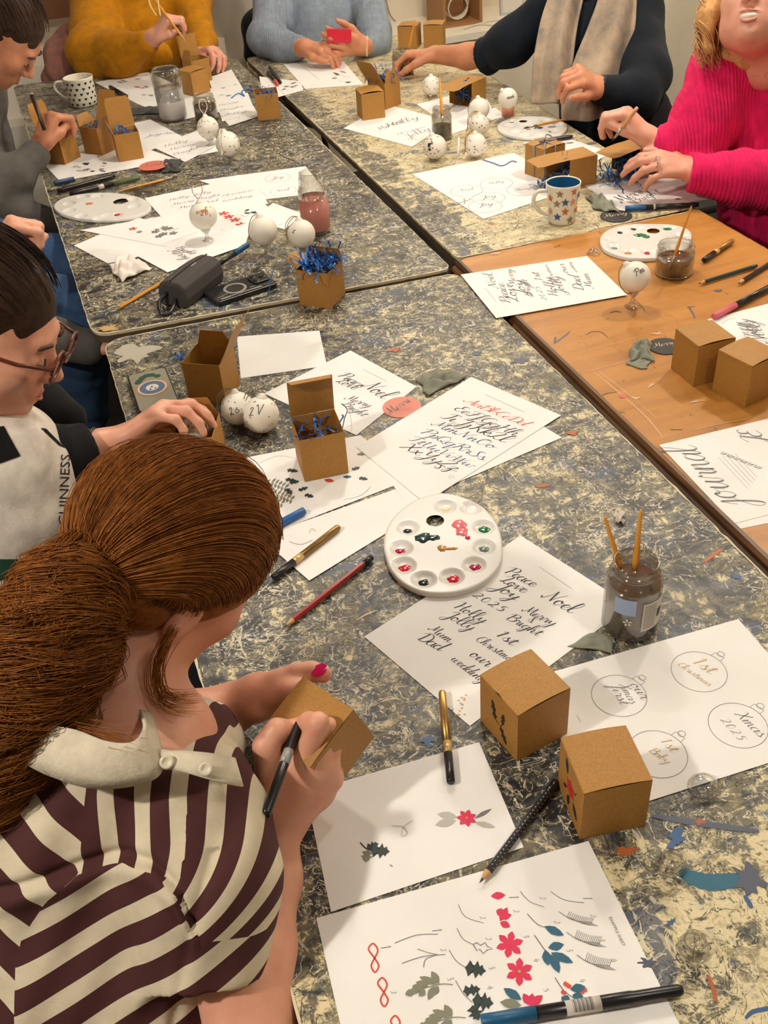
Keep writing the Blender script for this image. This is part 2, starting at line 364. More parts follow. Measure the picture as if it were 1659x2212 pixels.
# ---------------------------------------------------------------- lettering
GL = {}
_g = '''a 12 9,8 5,10 1,6 1,2 4,0 8,4 10,9;10,10 9,3 10,0 14,3
b 11 0,2 5,12 6,20 4,22 2,16 2,3 5,0 9,4 8,9 5,8 8,9 12,8
c 9 9,8 6,10 2,7 1,3 4,0 10,3
d 12 9,8 5,10 1,6 1,2 4,0 8,4 11,20;12,22 9,4 10,0 14,3
e 9 0,3 6,5 8,8 5,10 2,7 1,3 4,0 10,3
f 8 0,2 6,12 8,20 5,22 3,14 2,-6 0,-11 -2,-6 4,1 9,3
g 12 9,8 5,10 1,6 1,2 4,0 8,4 10,9;10,10 8,-5 4,-11 1,-8 6,-2 14,3
h 12 0,2 6,14 7,21 4,22 2,14 1,0;1,0 3,7 7,10 8,7 7,2 9,0 13,3
i 7 0,3 3,10 2,2 4,0 8,3;4,14 4,15
j 7 0,3 4,10 3,-5 0,-11 -3,-7 2,-1 8,3;5,14 5,15
k 10 0,2 6,14 7,21 4,22 2,14 1,0;1,4 7,10 8,7 3,5 7,0 11,3
l 8 0,2 6,13 7,20 4,22 2,14 2,3 5,0 9,3
m 18 0,3 3,10 2,0;2,0 4,7 8,10 8,4 7,0;7,0 9,7 13,10 13,3 15,0 19,3
n 13 0,3 3,10 2,0;2,0 4,7 8,10 8,3 10,0 14,3
o 11 6,10 2,8 1,3 4,0 8,3 8,8 6,10 7,7 12,8
p 11 0,3 4,10 1,-11;2,0 4,8 8,10 9,5 6,0 3,1;6,0 12,3
q 12 9,8 5,10 1,6 1,2 4,0 8,4 10,9;10,10 8,-11 12,-6 14,3
r 10 0,3 3,11 4,9 8,9 7,3 9,0 12,3
s 9 0,3 5,11 5,8 8,3 5,0 1,2;5,0 11,3
t 9 0,3 6,16 4,4 6,0 10,3;1,12 10,12
u 13 0,3 3,10 2,3 4,0 8,4 10,10;10,10 9,3 11,0 14,3
v 11 0,3 3,10 4,3 5,0 9,5 9,10 13,9
w 16 0,3 3,10 2,3 5,0 8,4 9,9 8,3 11,0 14,5 14,10 18,9
x 11 0,7 3,10 6,3 9,0 13,3;10,10 5,5 0,0
y 12 0,3 3,10 3,4 5,2 9,5 11,10;11,10 8,-5 4,-11 1,-8 6,-2 14,3
z 10 0,8 4,10 8,9 1,0 5,2 5,-6 2,-10 0,-6 6,0 12,3
A 14 -3,4 0,0 4,4 10,20;10,20 11,8 12,0 16,2;3,8 14,9
B 14 4,19 3,8 2,0;-2,14 4,19 11,20 13,16 9,12 5,11;9,12 14,9 13,3 8,0 2,1
C 13 13,16 11,20 5,18 1,9 3,2 8,0 14,4
D 15 5,19 4,8 3,0;-2,15 5,20 13,17 15,9 11,2 4,0 0,2
E 11 11,17 8,20 4,18 5,12 9,11;6,11 1,8 1,3 5,0 11,3
F 12 7,18 5,6 2,0 -1,2;-2,16 4,20 14,19;2,10 11,11
G 14 13,16 10,20 4,17 1,8 4,1 9,3 12,9;12,9 11,-4 6,-9 2,-5 14,3
H 15 0,17 3,20 3,8 1,0;13,20 11,8 12,0 16,3;1,10 13,11
I 9 1,15 6,20 12,19;7,19 6,6 2,0 -2,2
J 12 2,15 8,20 13,19;11,19 9,2 6,-7 1,-9 0,-4 12,3
K 14 1,17 4,20 4,8 2,0;14,20 9,13 4,10 8,8 12,0 16,3
L 13 0,14 6,20 9,18 6,8 3,1 0,1 5,3 10,0 15,2
M 18 -2,3 0,0 4,10 5,20;5,20 7,4;7,4 14,20;14,20 14,6 16,0 19,3
N 16 -2,3 0,0 4,10 5,20;5,20 11,1;11,1 13,12 17,21
O 14 8,20 2,15 1,6 5,0 11,4 13,12 9,19 5,17 12,18
P 13 5,19 4,8 2,0;-2,14 4,19 11,20 14,15 10,10 4,10
Q 14 8,20 2,15 1,6 5,0 11,4 13,12 8,20;6,4 10,1 16,-2
R 14 5,19 4,8 2,0;-2,14 4,19 11,20 13,15 8,11 5,11 9,8 12,0 16,2
S 12 12,17 9,20 5,17 7,11 10,5 6,0 0,2 -1,6
T 12 7,19 6,6 3,0 -1,2;-3,15 2,20 14,19
U 16 0,17 3,20 3,6 6,0 11,5 13,19;13,19 12,4 14,0 17,3
V 13 0,17 3,20 6,0;6,0 12,14 15,20
W 17 0,17 3,20 5,0;5,0 11,18;11,18 12,0;12,0 18,20
X 15 1,17 5,20 9,8 13,0;15,20 8,10 0,0
Y 14 0,17 3,20 4,11 7,9 12,18;13,20 9,-4 4,-9 2,-5 14,3
Z 13 1,17 6,20 12,18 1,1 6,2 12,0;5,2 9,-6 5,-9 3,-4
1 7 1,14 5,18 4,8 3,0
2 13 1,14 5,18 9,14 5,6 0,0 5,2 11,0
0 13 5,18 1,12 2,2 6,0 10,7 8,16 5,18
3 11 1,16 6,18 8,13 4,10 9,6 6,0 1,1
4 11 6,18 1,7 10,8;8,12 6,0
5 12 10,18 4,17 3,11 8,11 9,5 5,0 0,2
6 11 8,18 2,9 2,2 6,0 8,5 3,7
& 13 10,2 5,0 1,4 8,14 5,18 3,14 10,0
! 6 4,20 3,6;2,1 2,0'''
for ln in _g.split('\n'):
    c, w, *r = ln.split(' ')
    GL[c] = (int(w), [[tuple(map(float, p.split(','))) for p in s.split(' ')] for s in ' '.join(r).split(';')])
def word_strokes(txt, slant=.28, n=4):
    out = []; x = 0
    for c in txt:
        if c == ' ': x += 8; continue
        w, ss = GL[c]
        for s in ss:
            P = catmull([Vector((px, py, 0)) for px, py in s], n) if len(s) > 2 else [Vector((px, py, 0)) for px, py in s]
            out.append([(p.x + x + p.y*slant, p.y) for p in P])
        x += w + (3 if c.isdigit() else 0)
    return out, x
class Ink:
    """flat strokes and shapes lying on one sheet; positions come from the photograph, heights from the sheet"""
    def __init__(s, z=.0006): s.z = z; s.d = {}; s.rough = 0
    def g(s, m): return s.d.setdefault(m.name, (G(), m))[0]
    def P(s, p): return at(p[0], p[1], s.z)
    def ribbon(s, pts, w0, m, callig=0, up=None):
        """pts world vectors"""
        L_, R_ = [], []; k = len(pts)
        for i, p in enumerate(pts):
            t = pts[min(i+1, k-1)] - pts[max(i-1, 0)]
            if t.length < 1e-9: t = Vector((1, 0, 0))
            t.normalize(); nrm = Vector((-t.y, t.x, 0)); w = w0
            if callig: w = w0*(.32 + .9*max(0, -t.dot(up)))
            if getattr(s, 'taper', 0): w *= (.15 + .85*math.sin(math.pi*(i+.5)/k)**.5)*(1 + .07*math.sin(i*2.1))
            L_.append(p + nrm*w/2); R_.append(p - nrm*w/2)
        s.g(m).add(L_ + R_, [(k+i, k+i+1, i+1, i) for i in range(k-1)])
    def word(s, txt, a, b, m=INK, thick=1.0, hs=1.0, gap=0):
        A = s.P(a); B = s.P(b); d = B-A; ss, wd = word_strokes(txt); sc = d.length/wd; d.normalize(); up = Vector((-d.y, d.x, 0))
        for st in ss: s.ribbon([A + d*(x*sc) + up*(y*sc*hs) for x, y in st], sc*1.7*thick, m, 1, up)
        return s
    def line(s, pts, m=GREYINK, w=.0006, smooth=True):
        s.n = getattr(s, 'n', 0) + 1; P = [s.P(p) + Vector((0, 0, .000012*(s.n % 40))) for p in pts]
        if smooth and len(P) > 2: P = catmull(P, 6)
        s.ribbon(P, w, m); return s
    def poly(s, c, pts, m, dz=.0001):
        s.n = getattr(s, 'n', 0) + 1; dz += .000012*(s.n % 60)
        P = [c + p + Vector((0, 0, dz)) for p in pts]; P.insert(0, c + Vector((0, 0, dz)) + sum(pts, Vector())/len(pts))
        k = len(P)-1; s.g(m).add(P, [(0, 1+i, 1+(i+1) % k) for i in range(k)])
    def leaf(s, a, b, wd, m, kind='leaf'):
        A = s.P(a); B = s.P(b); d = B-A; ln = d.length; d.normalize(); n = Vector((-d.y, d.x, 0))
        if kind == 'leaf': pr = [(0, 0), (.2, .6), (.45, 1), (.75, .7), (1, 0)]
        else: pr = [(0, 0), (.1, .35), (.2, 1), (.32, .45), (.45, .5), (.55, 1.1), (.68, .4), (.8, .7), (.86, .3), (1, 0)]
        pts = [d*(t*ln) + n*(y*wd/2) for t, y in pr] + [d*(t*ln) - n*(y*wd/2) for t, y in reversed(pr[1:-1])]
        s.poly(A, pts, m)
    def flower(s, c, r, m, n=6, rot=0, cm=None):
        C = s.P(c); r *= 1.0
        for i in range(n):
            a = rot + 2*math.pi*i/n; d = Vector((math.cos(a), math.sin(a), 0)); q = Vector((-d.y, d.x, 0))
            pts = [d*(t*r) + q*(y*r) for t, y in ((0, 0), (.35, .2), (.65, .26), (.85, .14), (1, 0), (.85, -.14), (.65, -.26), (.35, -.2))]
            s.poly(C, pts, m, .0001+.00002*i)
        if cm:
            s.poly(C, [Vector((math.cos(k), math.sin(k), 0))*r*.12 for k in [i*math.pi/4 for i in range(8)]], cm, .0004)
    def ring(s, c, r, m=GREYINK, w=.0007, sx=1.0):
        C = s.P(c); s.ribbon([C + Vector((math.cos(i*math.pi/24), sx*math.sin(i*math.pi/24), 0))*r for i in range(49)], w, m)
    def bauble(s, c, r, ang, m=GREYINK, w=.0006):
        C = s.P(c); s.ring(c, r, m, w); d = Vector((math.cos(ang), math.sin(ang), 0)); n = Vector((-d.y, d.x, 0))
        s.ribbon([C + d*(r*a) + n*(r*b) for a, b in ((.97, -.2), (1.22, -.2), (1.22, .2), (.97, .2))], w, m)
        s.ribbon([C + d*(r*1.3) + Vector((math.cos(i*math.pi/6), math.sin(i*math.pi/6), 0))*r*.13 for i in range(13)], w, m)
    def wash(s, c, rx, ry, m, seed=1, rot=0, dz=0.0):
        random.seed(seed); C = s.P(c); pts = []
        for i in range(18):
            a = i*math.pi/9; q = random.uniform(.75 - s.rough, 1.15 + s.rough*.8); v = Vector((math.cos(a)*rx*q, math.sin(a)*ry*q, 0)); v.rotate(Matrix.Rotation(rot, 3, 'Z')); pts.append(v)
        s.poly(C, catmull(pts, 3, True), m, dz)
    def done(s, parent, name='lettering'):
        inv = parent.matrix_world.inverted() if parent.type == 'EMPTY' else None
        for k, (g, m) in s.d.items():
            o = mk(name if 'gouache' not in k and 'wash' not in k else 'painted_motif', [v - parent.location for v in g.v], g.f, m, parent)
LV = [0]
def sheet(label, c, z=None, curl=0, group=None, ink=None, wd=1):
    """c: four corners in the photograph going round; one may be None (filled in as a parallelogram)"""
    if z is None: LV[0] += 1; z = .0005 + (LV[0] % 5)*.00045
    P = [None if q is None else (q if isinstance(q, Vector) else at(q[0], q[1], z)) for q in c]
    for i in range(4):
        if P[i] is None: P[i] = P[i-1] + P[(i+1) % 4] - P[(i+2) % 4]
    o0 = (P[0]+P[1]+P[2]+P[3])/4; o0.z = TZ + z
    n = 10; v = []; f = []
    random.seed(int(abs(o0.x*999)+abs(o0.y*7777)))
    for j in range(n+1):
        for i in range(n+1):
            s, t = i/n, j/n
            q = (1-s)*(1-t)*P[0] + s*(1-t)*P[1] + s*t*P[2] + (1-s)*t*P[3]
            e = max(abs(s-.5), abs(t-.5))*2
            v.append(Vector((q.x, q.y, TZ + z)) - o0)
    for j in range(n):
        for i in range(n):
            a = j*(n+1)+i; f.append((a, a+1, a+n+2, a+n+1))
    # thickness
    m_ = len(v); th = .00025
    v2 = v + [x - Vector((0, 0, th)) for x in v]
    f2 = list(f) + [tuple(reversed([a+m_ for a in q])) for q in f]
    rim = [i for i in range(n)] + [i*(n+1)+n for i in range(n)] + [n*(n+1)+n-i for i in range(n)] + [(n-i)*(n+1) for i in range(n)]
    for i in range(len(rim)):
        a, b = rim[i], rim[(i+1) % len(rim)]; f2.append((b, a, a+m_, b+m_))
    g = G().add(v2, f2)
    # orientation: top faces must look up
    if (v[1]-v[0]).cross(v[n+1]-v[0]).z < 0: g.f = [tuple(reversed(q)) for q in g.f]
    if ink is None:
        o = g.make('paper_sheet', M_PAPER); o.location = o0; return tag(o, label, 'paper', group), P
    t = thing('paper_sheet', label, 'paper', o0, 0, group)
    g.make('sheet', M_PAPER, t)
    k = Ink(z + .0003); ink(k); k.done(t); return t, P
def rectc(a, b, w, h, z=.001):
    """four corners of a true rectangle: corner a, edge w towards b, h to the right-hand side"""
    A = at(a[0], a[1], z); B = at(b[0], b[1], z); d = (B-A).normalized(); n = Vector((d.y, -d.x, 0))
    return [A, A+d*w, A+d*w+n*h, A+n*h]
# ---------------------------------------------------------------- the paper sheets
def ink_peace(k):
    k.word('Peace', (1088, 1236), (1150, 1268)); k.word('Love', (1078, 1254), (1130, 1281)); k.word('Joy', (1062, 1268), (1108, 1296))
    k.word('Noel', (1170, 1290), (1232, 1325), hs=1.1); k.word('2025', (1020, 1287), (1086, 1324), hs=.8)
    k.word('Merry', (1128, 1320), (1192, 1352)); k.word('&', (1137, 1339), (1150, 1347)); k.word('Bright', (1092, 1336), (1160, 1374))
    k.word('Holly', (980, 1312), (1040, 1346)); k.word('Jolly', (958, 1330), (1014, 1362)); k.word('1st', (1070, 1372), (1104, 1394), hs=.9)
    k.word('Christmas', (1026, 1382), (1108, 1434)); k.word('Mum', (925, 1360), (968, 1388)); k.word('Dad', (900, 1380), (948, 1406))
    k.word('our', (1012, 1415), (1050, 1440)); k.word('wedding', (972, 1424), (1040, 1476))
    k.line([(1166, 1225), (1236, 1272)], GREYINK, .0005)
    for i in range(14): k.wash((random.uniform(975, 1010), random.uniform(1500, 1548)), .0015, .001, GOLDINK, i)
sheet('white sheet of black calligraphy words between the round palette and the near glass jar', [(1125, 1157), None, (1015, 1568), (787, 1375)], .0008, ink=ink_peace)
def ink_abc(k):
    rows = [('AaBbCcDd', (1002, 868), (1130, 920), REDINK), ('EeFfGgHh', (978, 884), (1112, 942), INK), ('IiJjKkLl', (952, 902), (1088, 956), INK), ('MmNnOo', (932, 918), (1062, 970), BLUEINK),
            ('PpQqRrSs', (906, 934), (1040, 994), BLUEINK), ('TtUuVvWw', (882, 950), (1014, 1010), BLUEINK), ('XxYyZz', (862, 966), (980, 1018), INK)]
    for t, a, b, m in rows: k.word(t, a, b, m, .8, .72)
    k.line([(1048, 852), (1132, 890)], GREYINK, .0006)
    k.ring((975, 1030), .004, PALEINK)
sheet('plain white sheet lying half under the alphabet sheet', [(1040, 840), (1214, 945), (880, 1088), (790, 975)], .0012)
sheet('white sheet with the coloured calligraphy alphabet, its top row orange', [(1018, 814), (1212, 897), (918, 1086), (770, 966)], .0022, ink=ink_abc)
def ink_noel(k):
    k.word('Peace', (728, 812), (776, 838)); k.word('Love', (724, 824), (764, 842)); k.word('Noel', (780, 835), (826, 862), hs=1.2); k.word('Merry', (744, 862), (794, 880)); k.word('Bright', (738, 874), (782, 900))
    k.line([(785, 798), (836, 824)], GREYINK, .0006)
    k.line([(752, 875), (760, 925), (748, 935)], GREYINK, .0005)
    for q in range(4): k.word('mum', (600+q*6, 872+q*12), (630+q*6, 880+q*12), GREYINK)
sheet('white calligraphy sheet behind the tall open box, reading Noel', [(757, 757), (900, 835), (770, 940), (570, 850)], .0010, ink=ink_noel)
sheet('small blank white card behind the two baubles on the near table', [(512, 727), (690, 714), (706, 790), (520, 817)], .0006)
def ink_leaves(k):
    random.seed(4)
    for (x, y) in [(560, 1040), (575, 1062), (592, 1084), (600, 1050), (612, 1076)]:
        k.line([(x-14, y-10), (x, y), (x+18, y+6)], SAGEINK, .0006)
        for i in range(5):
            a = (x-12+i*7, y-8+i*3); k.leaf(a, (a[0]+8, a[1]-9), .004, SAGEINK); k.leaf(a, (a[0]-1, a[1]+9), .004, SAGEINK)
    for (x, y, a, b) in [(620, 1015, 24, 4), (616, 1035, 26, 6), (625, 1044, 22, -4), (618, 1056, 12, 12), (644, 1060, 22, -8), (658, 1068, 20, 6), (760, 1015, 18, -6), (775, 1032, 20, 4)]:
        k.leaf((x, y), (x+a, y+b), .011, GREENINK, 'holly')
    k.word('Co', (612, 1080), (634, 1070), REDINK)
    k.line([(742, 1080), (780, 1070), (800, 1052)], SAGEINK, .0006); k.line([(560, 1000), (600, 985), (640, 990)], PALEINK, .0007)
    k.leaf((770, 982), (796, 978), .010, SAGEINK); k.leaf((700, 1036), (722, 1040), .010, REDINK); k.leaf((740, 1030), (760, 1030), .008, TEALINK)
sheet('white sheet painted with grey leaves and holly under the tall open box', [(778, 940), (900, 1030), (592, 1150), (420, 1010)], .0014, ink=ink_leaves)
sheet('white sheet with a pencil arc, its corner just below the alphabet sheet', [(850, 1058), (905, 1042), (962, 1068), (600, 1190)], .0009)
def ink_arc(k):
    k.line([(625, 1170), (650, 1176), (676, 1166)], GREYINK, .0009); k.line([(668, 1150), (674, 1142), (682, 1148)], GOLDINK, .001)
sheet('white sheet with a grey pen curve under the bronze marker', [(850, 1058), (905, 1108), (668, 1254), (560, 1160)], .0019, ink=ink_arc)
def ink_balls(k):
    def B(c, r, cap, words):
        k.bauble(c, r, cap)
        for t, a, b, m in words: k.word(t, a, b, m, .8)
    B((1337, 1502), .0330, .62, [('our', (1360, 1478), (1385, 1510), GREYINK), ('first', (1318, 1482), (1340, 1522), GREYINK), ('Xmas', (1336, 1478), (1362, 1520), GREYINK)])
    B((1510, 1450), .0335, .62, [('1st', (1494, 1430), (1532, 1456), GOLDINK), ('Christmas', (1462, 1436), (1530, 1482), GOLDINK)])
    B((1594, 1566), .0335, .62, [('Xmas', (1586, 1542), (1640, 1592), GREYINK), ('2025', (1556, 1555), (1598, 1602), GREYINK)])
    B((1420, 1628), .0335, .62, [('Baby', (1400, 1622), (1440, 1650), GOLDINK), ('1st', (1425, 1600), (1450, 1625), GOLDINK)])
    k.line([(1246, 1545), (1255, 1560)], PALEINK)
sheet('large white sheet with four pencil-drawn baubles beside the two near boxes', [*reversed(rectc((1595, 1337), (1240, 1438), .297, -.210))], .0010, ink=ink_balls)
def ink_holly(k):
    k.flower((1008, 1767), .0112, PINKINK, 7, .3, GOLDINK)
    k.leaf((988, 1765), (945, 1758), .010, PALEINK); k.leaf((985, 1772), (940, 1782), .011, PALEINK)
    k.leaf((1025, 1768), (1062, 1747), .005, GREYINK); k.leaf((1025, 1776), (1070, 1787), .007, PALEINK)
    k.leaf((800, 1836), (842, 1840), .017, GREENINK, 'holly'); k.leaf((792, 1832), (818, 1822), .010, GREENINK, 'holly'); k.leaf((795, 1836), (790, 1862), .012, SAGEINK, 'holly')
    k.line([(778, 1820), (790, 1832), (804, 1838)], INK, .0012); k.line([(846, 1784), (870, 1786), (880, 1800), (868, 1806), (872, 1786), (892, 1772)], PALEINK, .0007)
    k.line([(842, 1868), (848, 1872)], GREYINK, .001)
sheet('white sheet with one red star flower and a holly sprig beside the writing hand', [(660, 1711), (1035, 1603), (1131, 1830), (715, 1970)], .0009, ink=ink_holly)
def ink_example(k):
    # numbers
    for n, p in (('1', (1258, 1938)), ('2', (1165, 1938)), ('2', (1035, 1980)), ('2', (1274, 1976)), ('3', (1292, 2028)), ('4', (1318, 2072)), ('2', (1196, 1990)), ('3', (1222, 2050)), ('4', (1250, 2116)), ('1', (1098, 1936)), ('2', (1108, 1966)), ('3', (1128, 2020)), ('4', (1150, 2072)), ('5', (1172, 2136)), ('2', (1048, 2026)), ('3', (1054, 2088)), ('4', (1050, 2132)), ('1', (932, 2008)), ('2', (950, 2050)), ('3', (965, 2112)), ('1', (822, 2045)), ('2', (843, 2142))):
        k.word(n, p, (p[0]+5, p[1]+9), GREYINK, .8)
    # red flower column
    k.leaf((1060, 1936), (1092, 1933), .0085, PINKINK)
    for a, b in (((1080, 1990), (1096, 1960)), ((1078, 1982), (1105, 1976)), ((1080, 1992), (1102, 2002)), ((1076, 1978), (1084, 1962))): k.leaf(a, b, .008, PINKINK)
    k.flower((1101, 2040), .0138, PINKINK, 6, .2); k.flower((1122, 2099), .0138, PINKINK, 6, .35, GOLDINK)
    for a, b in (((1146, 2172), (1130, 2146)), ((1146, 2172), (1172, 2150)), ((1146, 2176), (1150, 2146))): k.leaf(a, b, .008, PINKINK)
    # teal sprigs
    k.line([(1124, 1926), (1145, 1948), (1176, 1959)], GREYINK); k.line([(1139, 1974), (1160, 1996), (1180, 2004)], INK); k.leaf((1176, 2001), (1218, 2021), .009, TEALINK)
    k.line([(1154, 2020), (1175, 2050), (1208, 2100)], INK)
    for a, b in (((1184, 2048), (1218, 2040)), ((1190, 2058), (1238, 2080)), ((1190, 2062), (1208, 2102)), ((1178, 2052), (1184, 2086))): k.leaf(a, b, .009, TEALINK)
    k.line([(1199, 2112), (1218, 2140), (1245, 2160)], INK)
    for a, b in (((1232, 2138), (1265, 2132)), ((1236, 2150), (1262, 2158)), ((1226, 2150), (1218, 2170))): k.leaf(a, b, .009, TEALINK)
    for c in ((1222, 2126), (1228, 2130), (1217, 2144), (1256, 2142), (1262, 2138)): k.wash(c, .0024, .0024, REDINK, 2)
    k.leaf((1126, 2160), (1088, 2135), .009, TEALINK); k.leaf((1126, 2172), (1080, 2165), .010, SAGEINK)
    # feathers
    for i, (x, y) in enumerate(((1190, 1926), (1207, 1969), (1224, 2014), (1246, 2063))):
        k.line([(x, y), (x+30, y+18), (x+72, y+24)], GREYINK, .0007)
        if i:
            for q in range(14):
                t = .25+q*.055; a = (x+72*t, y+24*t+8*math.sin(t*3)); L_ = 12 if i == 1 else 17
                k.line([a, (a[0]+6, a[1]-L_)], GREYINK, .0004); k.line([a, (a[0]+16, a[1]+5+i)], GREYINK, .0004)
    # holly column
    k.line([(990, 1954), (1005, 1980), (1045, 1994)], GREYINK); k.line([(987, 2005), (1000, 2028), (1022, 2040)], GREYINK)
    k.line([(1022, 2040), (1030, 2036), (1038, 2042), (1048, 2036), (1052, 2044), (1064, 2050), (1052, 2052), (1044, 2060), (1036, 2050), (1030, 2054), (1022, 2040)], GREYINK, .0008, False)
    k.line([(970, 2052), (985, 2075), (1006, 2090)], GREYINK); k.leaf((1004, 2090), (1050, 2098), .016, GREENINK, 'holly')
    k.line([(984, 2118), (1000, 2145), (1020, 2165)], GREYINK); k.leaf((1000, 2142), (1038, 2136), .011, GREENINK, 'holly'); k.leaf((1020, 2160), (1066, 2168), .017, GREENINK, 'holly'); k.leaf((1020, 2172), (1034, 2204), .014, GREENINK, 'holly')
    # sage sprigs
    k.line([(853, 2037), (900, 2020), (946, 2018)], GREYINK, .0007); k.line([(868, 2081), (915, 2066), (962, 2062)], GREYINK, .0007); k.line([(902, 2050), (925, 2058), (945, 2062)], GREYINK, .0007); k.line([(915, 2090), (920, 2072), (945, 2062)], GREYINK, .0007)
    for (dx, dy) in ((0, 0), (28, 72)):
        k.line([(978+dx, 2127+dy), (945+dx, 2127+dy), (880+dx, 2146+dy)], SAGEINK, .0009)
        for a, b in (((948, 2126), (932, 2098)), ((942, 2126), (906, 2110)), ((925, 2130), (898, 2122)), ((915, 2136), (890, 2130)), ((906, 2138), (885, 2142)), ((895, 2142), (875, 2148)), ((946, 2130), (935, 2150)), ((938, 2130), (925, 2160)), ((918, 2138), (905, 2152))):
            k.leaf((a[0]+dx, a[1]+dy), (b[0]+dx, b[1]+dy), .0072, SAGEINK)
    # red bows
    for (x, y) in ((802, 2040), (822, 2114), (850, 2196)):
        k.line([(x+8, y+28), (x+14, y+12), (x+4, y-2), (x-6, y+10), (x+6, y+28), (x+16, y+46), (x+8, y+60), (x, y+46), (x+8, y+28)], REDINK, .0016)
    for i, ch in enumerate('EXAMPLE SHEET'): pass
ex, _ = sheet('white sheet of numbered painted flower, leaf and bow examples at the bottom', [(1275, 1815), None, None, (683, 1983)] if False else [*rectc((683, 1983), (1275, 1815), .297, .210)], .0007, ink=ink_example)
def plain_text(txt, a, b, hgt, m, parent, z=.0011, name='printed_heading'):
    cu = bpy.data.curves.new('t', 'FONT'); cu.body = txt; cu.size = 1; cu.resolution_u = 2; tmp = bpy.data.objects.new('t', cu); COL.objects.link(tmp)
    dg = bpy.context.evaluated_depsgraph_get(); me = bpy.data.meshes.new_from_object(tmp.evaluated_get(dg))
    bpy.data.objects.remove(tmp); vs = [v.co.copy() for v in me.vertices]; fs = [tuple(p.vertices) for p in me.polygons]
    x1 = max(v.x for v in vs); x0 = min(v.x for v in vs); A = at(*a, z); B = at(*b, z); d = (B-A); s = d.length/(x1-x0); d.normalize(); up = Vector((-d.y, d.x, 0))
    return mk(name, [A + d*((v.x-x0)*s) + up*(v.y*s*hgt) - parent.location for v in vs], fs, m, parent)
plain_text('EXAMPLE SHEET', (1315, 1982), (1345, 2044), 1.0, GREYINK, ex)
# wooden table sheets
def ink_wood(k):
    for t, a, b in (('Peace', (1104, 655), (1088, 612)), ('Love', (1120, 652), (1106, 612)), ('Joy', (1140, 640), (1128, 606)), ('Noel', (1076, 622), (1062, 590)), ('Merry', (1116, 615), (1104, 582)), ('Bright', (1150, 640), (1138, 604)), ('2025', (1182, 648), (1164, 618)),
                    ('Holly', (1206, 640), (1190, 600)), ('Jolly', (1222, 636), (1208, 598)), ('1st', (1172, 606), (1162, 588)), ('Christmas', (1200, 606), (1182, 572)), ('Mum', (1282, 622), (1270, 590)), ('Dad', (1262, 628), (1250, 596)), ('our', (1228, 590), (1218, 570)), ('wedding', (1248, 588), (1232, 566))):
        k.word(t, a, b, INK, .7, .55)
    k.line([(1072, 652), (1048, 622)], GREYINK, .0006)
sheet('white calligraphy sheet overhanging the back left corner of the wooden table', [(995, 593), (1268, 553), (1355, 637), (1072, 687)], .0036, ink=ink_wood)
def ink_journal(k):
    k.word('journal', (1606, 1088), (1500, 962), GREYINK, .8, 1.3)
    for i in range(5): k.line([(1552+i*9, 988+i*-2), (1616+i*5, 1056-i*6)], GREYINK, .0004)
    k.word('mnmnmn', (1648, 1010), (1560, 975), GREYINK, .8)
    k.word('JE', (1659, 960), (1640, 930), GREYINK)
sheet('loose white sheet showing under the lower right writing sheet', [(1585, 1128), (1600, 1142), (1900, 1080), (1800, 1000)], .0006)
sheet('white sheet with faint grey writing on the wooden table, below the two boxes', [(1424, 961), (1760, 880), (1900, 1050), (1585, 1131)], .0012, ink=ink_journal)
def ink_r(k):
    k.word('Noel', (1659, 740), (1640, 700), GREYINK); k.word('Holly', (1632, 722), (1616, 690), GREYINK, .8); k.word('Jolly', (1648, 735), (1630, 694), GREYINK, .8); k.line([(1560, 700), (1572, 690), (1590, 688)], GREYINK)
sheet('white sheet behind the two closed boxes on the wooden table', [(1528, 690), (1720, 640), (1900, 760), (1690, 815)], .0010, ink=ink_r)
# far left table sheets
def doodle(k, x0, y0, x1, y1, n, seed, mats=(GREYINK, SAGEINK, REDINK)):
    random.seed(seed)
    for i in range(n):
        x, y = random.uniform(x0, x1), random.uniform(y0, y1); m = random.choice(mats); r = random.random()
        if r < .5: k.leaf((x, y), (x+random.uniform(8, 16), y+random.uniform(-5, 5)), .010, m)
        elif r < .7: k.flower((x, y), .012, m, 5, r*5)
        else: k.line([(x, y), (x+8, y+3), (x+16, y+1)], m, .001)
def scrib(k, rows, m=GREYINK):
    for t, a, b in rows: k.word(t, a, b, m, .7, .7)
sheet('white sheet of small orange and grey motifs beside the heart mug', [(205, 178), (318, 155), (430, 205), (305, 228)], ink=lambda k: doodle(k, 240, 172, 370, 205, 22, 3))
sheet('white sheet under the milky water jar in front of the mustard sweater', [(300, 225), (455, 190), (520, 232), (380, 262)], ink=lambda k: scrib(k, [('Holly', (440, 238), (470, 234))]))
sheet('white patterned sheet right of the box in front of the mustard sweater', [(450, 168), (490, 150), (612, 190), (540, 245), (462, 200)][:1] + [(500, 150), (560, 250), (480, 262)], ink=lambda k: doodle(k, 470, 170, 540, 215, 14, 5, (GREYINK, PALEINK)))
sheet('white calligraphy sheet between the dark jar and the open box by the seam', [(452, 215), (535, 200), (556, 252), (495, 272)], ink=lambda k: scrib(k, [('Merry', (470, 230), (515, 220)), ('Bright', (474, 240), (525, 231)), ('Jolly', (480, 250), (530, 243)), ('2025', (486, 260), (520, 254))]))
sheet('thin white sheet with dark leaves just right of the open box by the seam', [(560, 165), (650, 176), (655, 195), (570, 218)], ink=lambda k: doodle(k, 600, 180, 640, 195, 6, 8, (INK, GREYINK)))
sheet('white sheet with faint grey leaf marks before the woman with the red phone', [(612, 138), (742, 132), (785, 183), (660, 192)], ink=lambda k: (doodle(k, 690, 152, 760, 180, 7, 9, (INK, GREYINK)), k.line([(650, 140), (690, 172)], GREYINK, .001)))
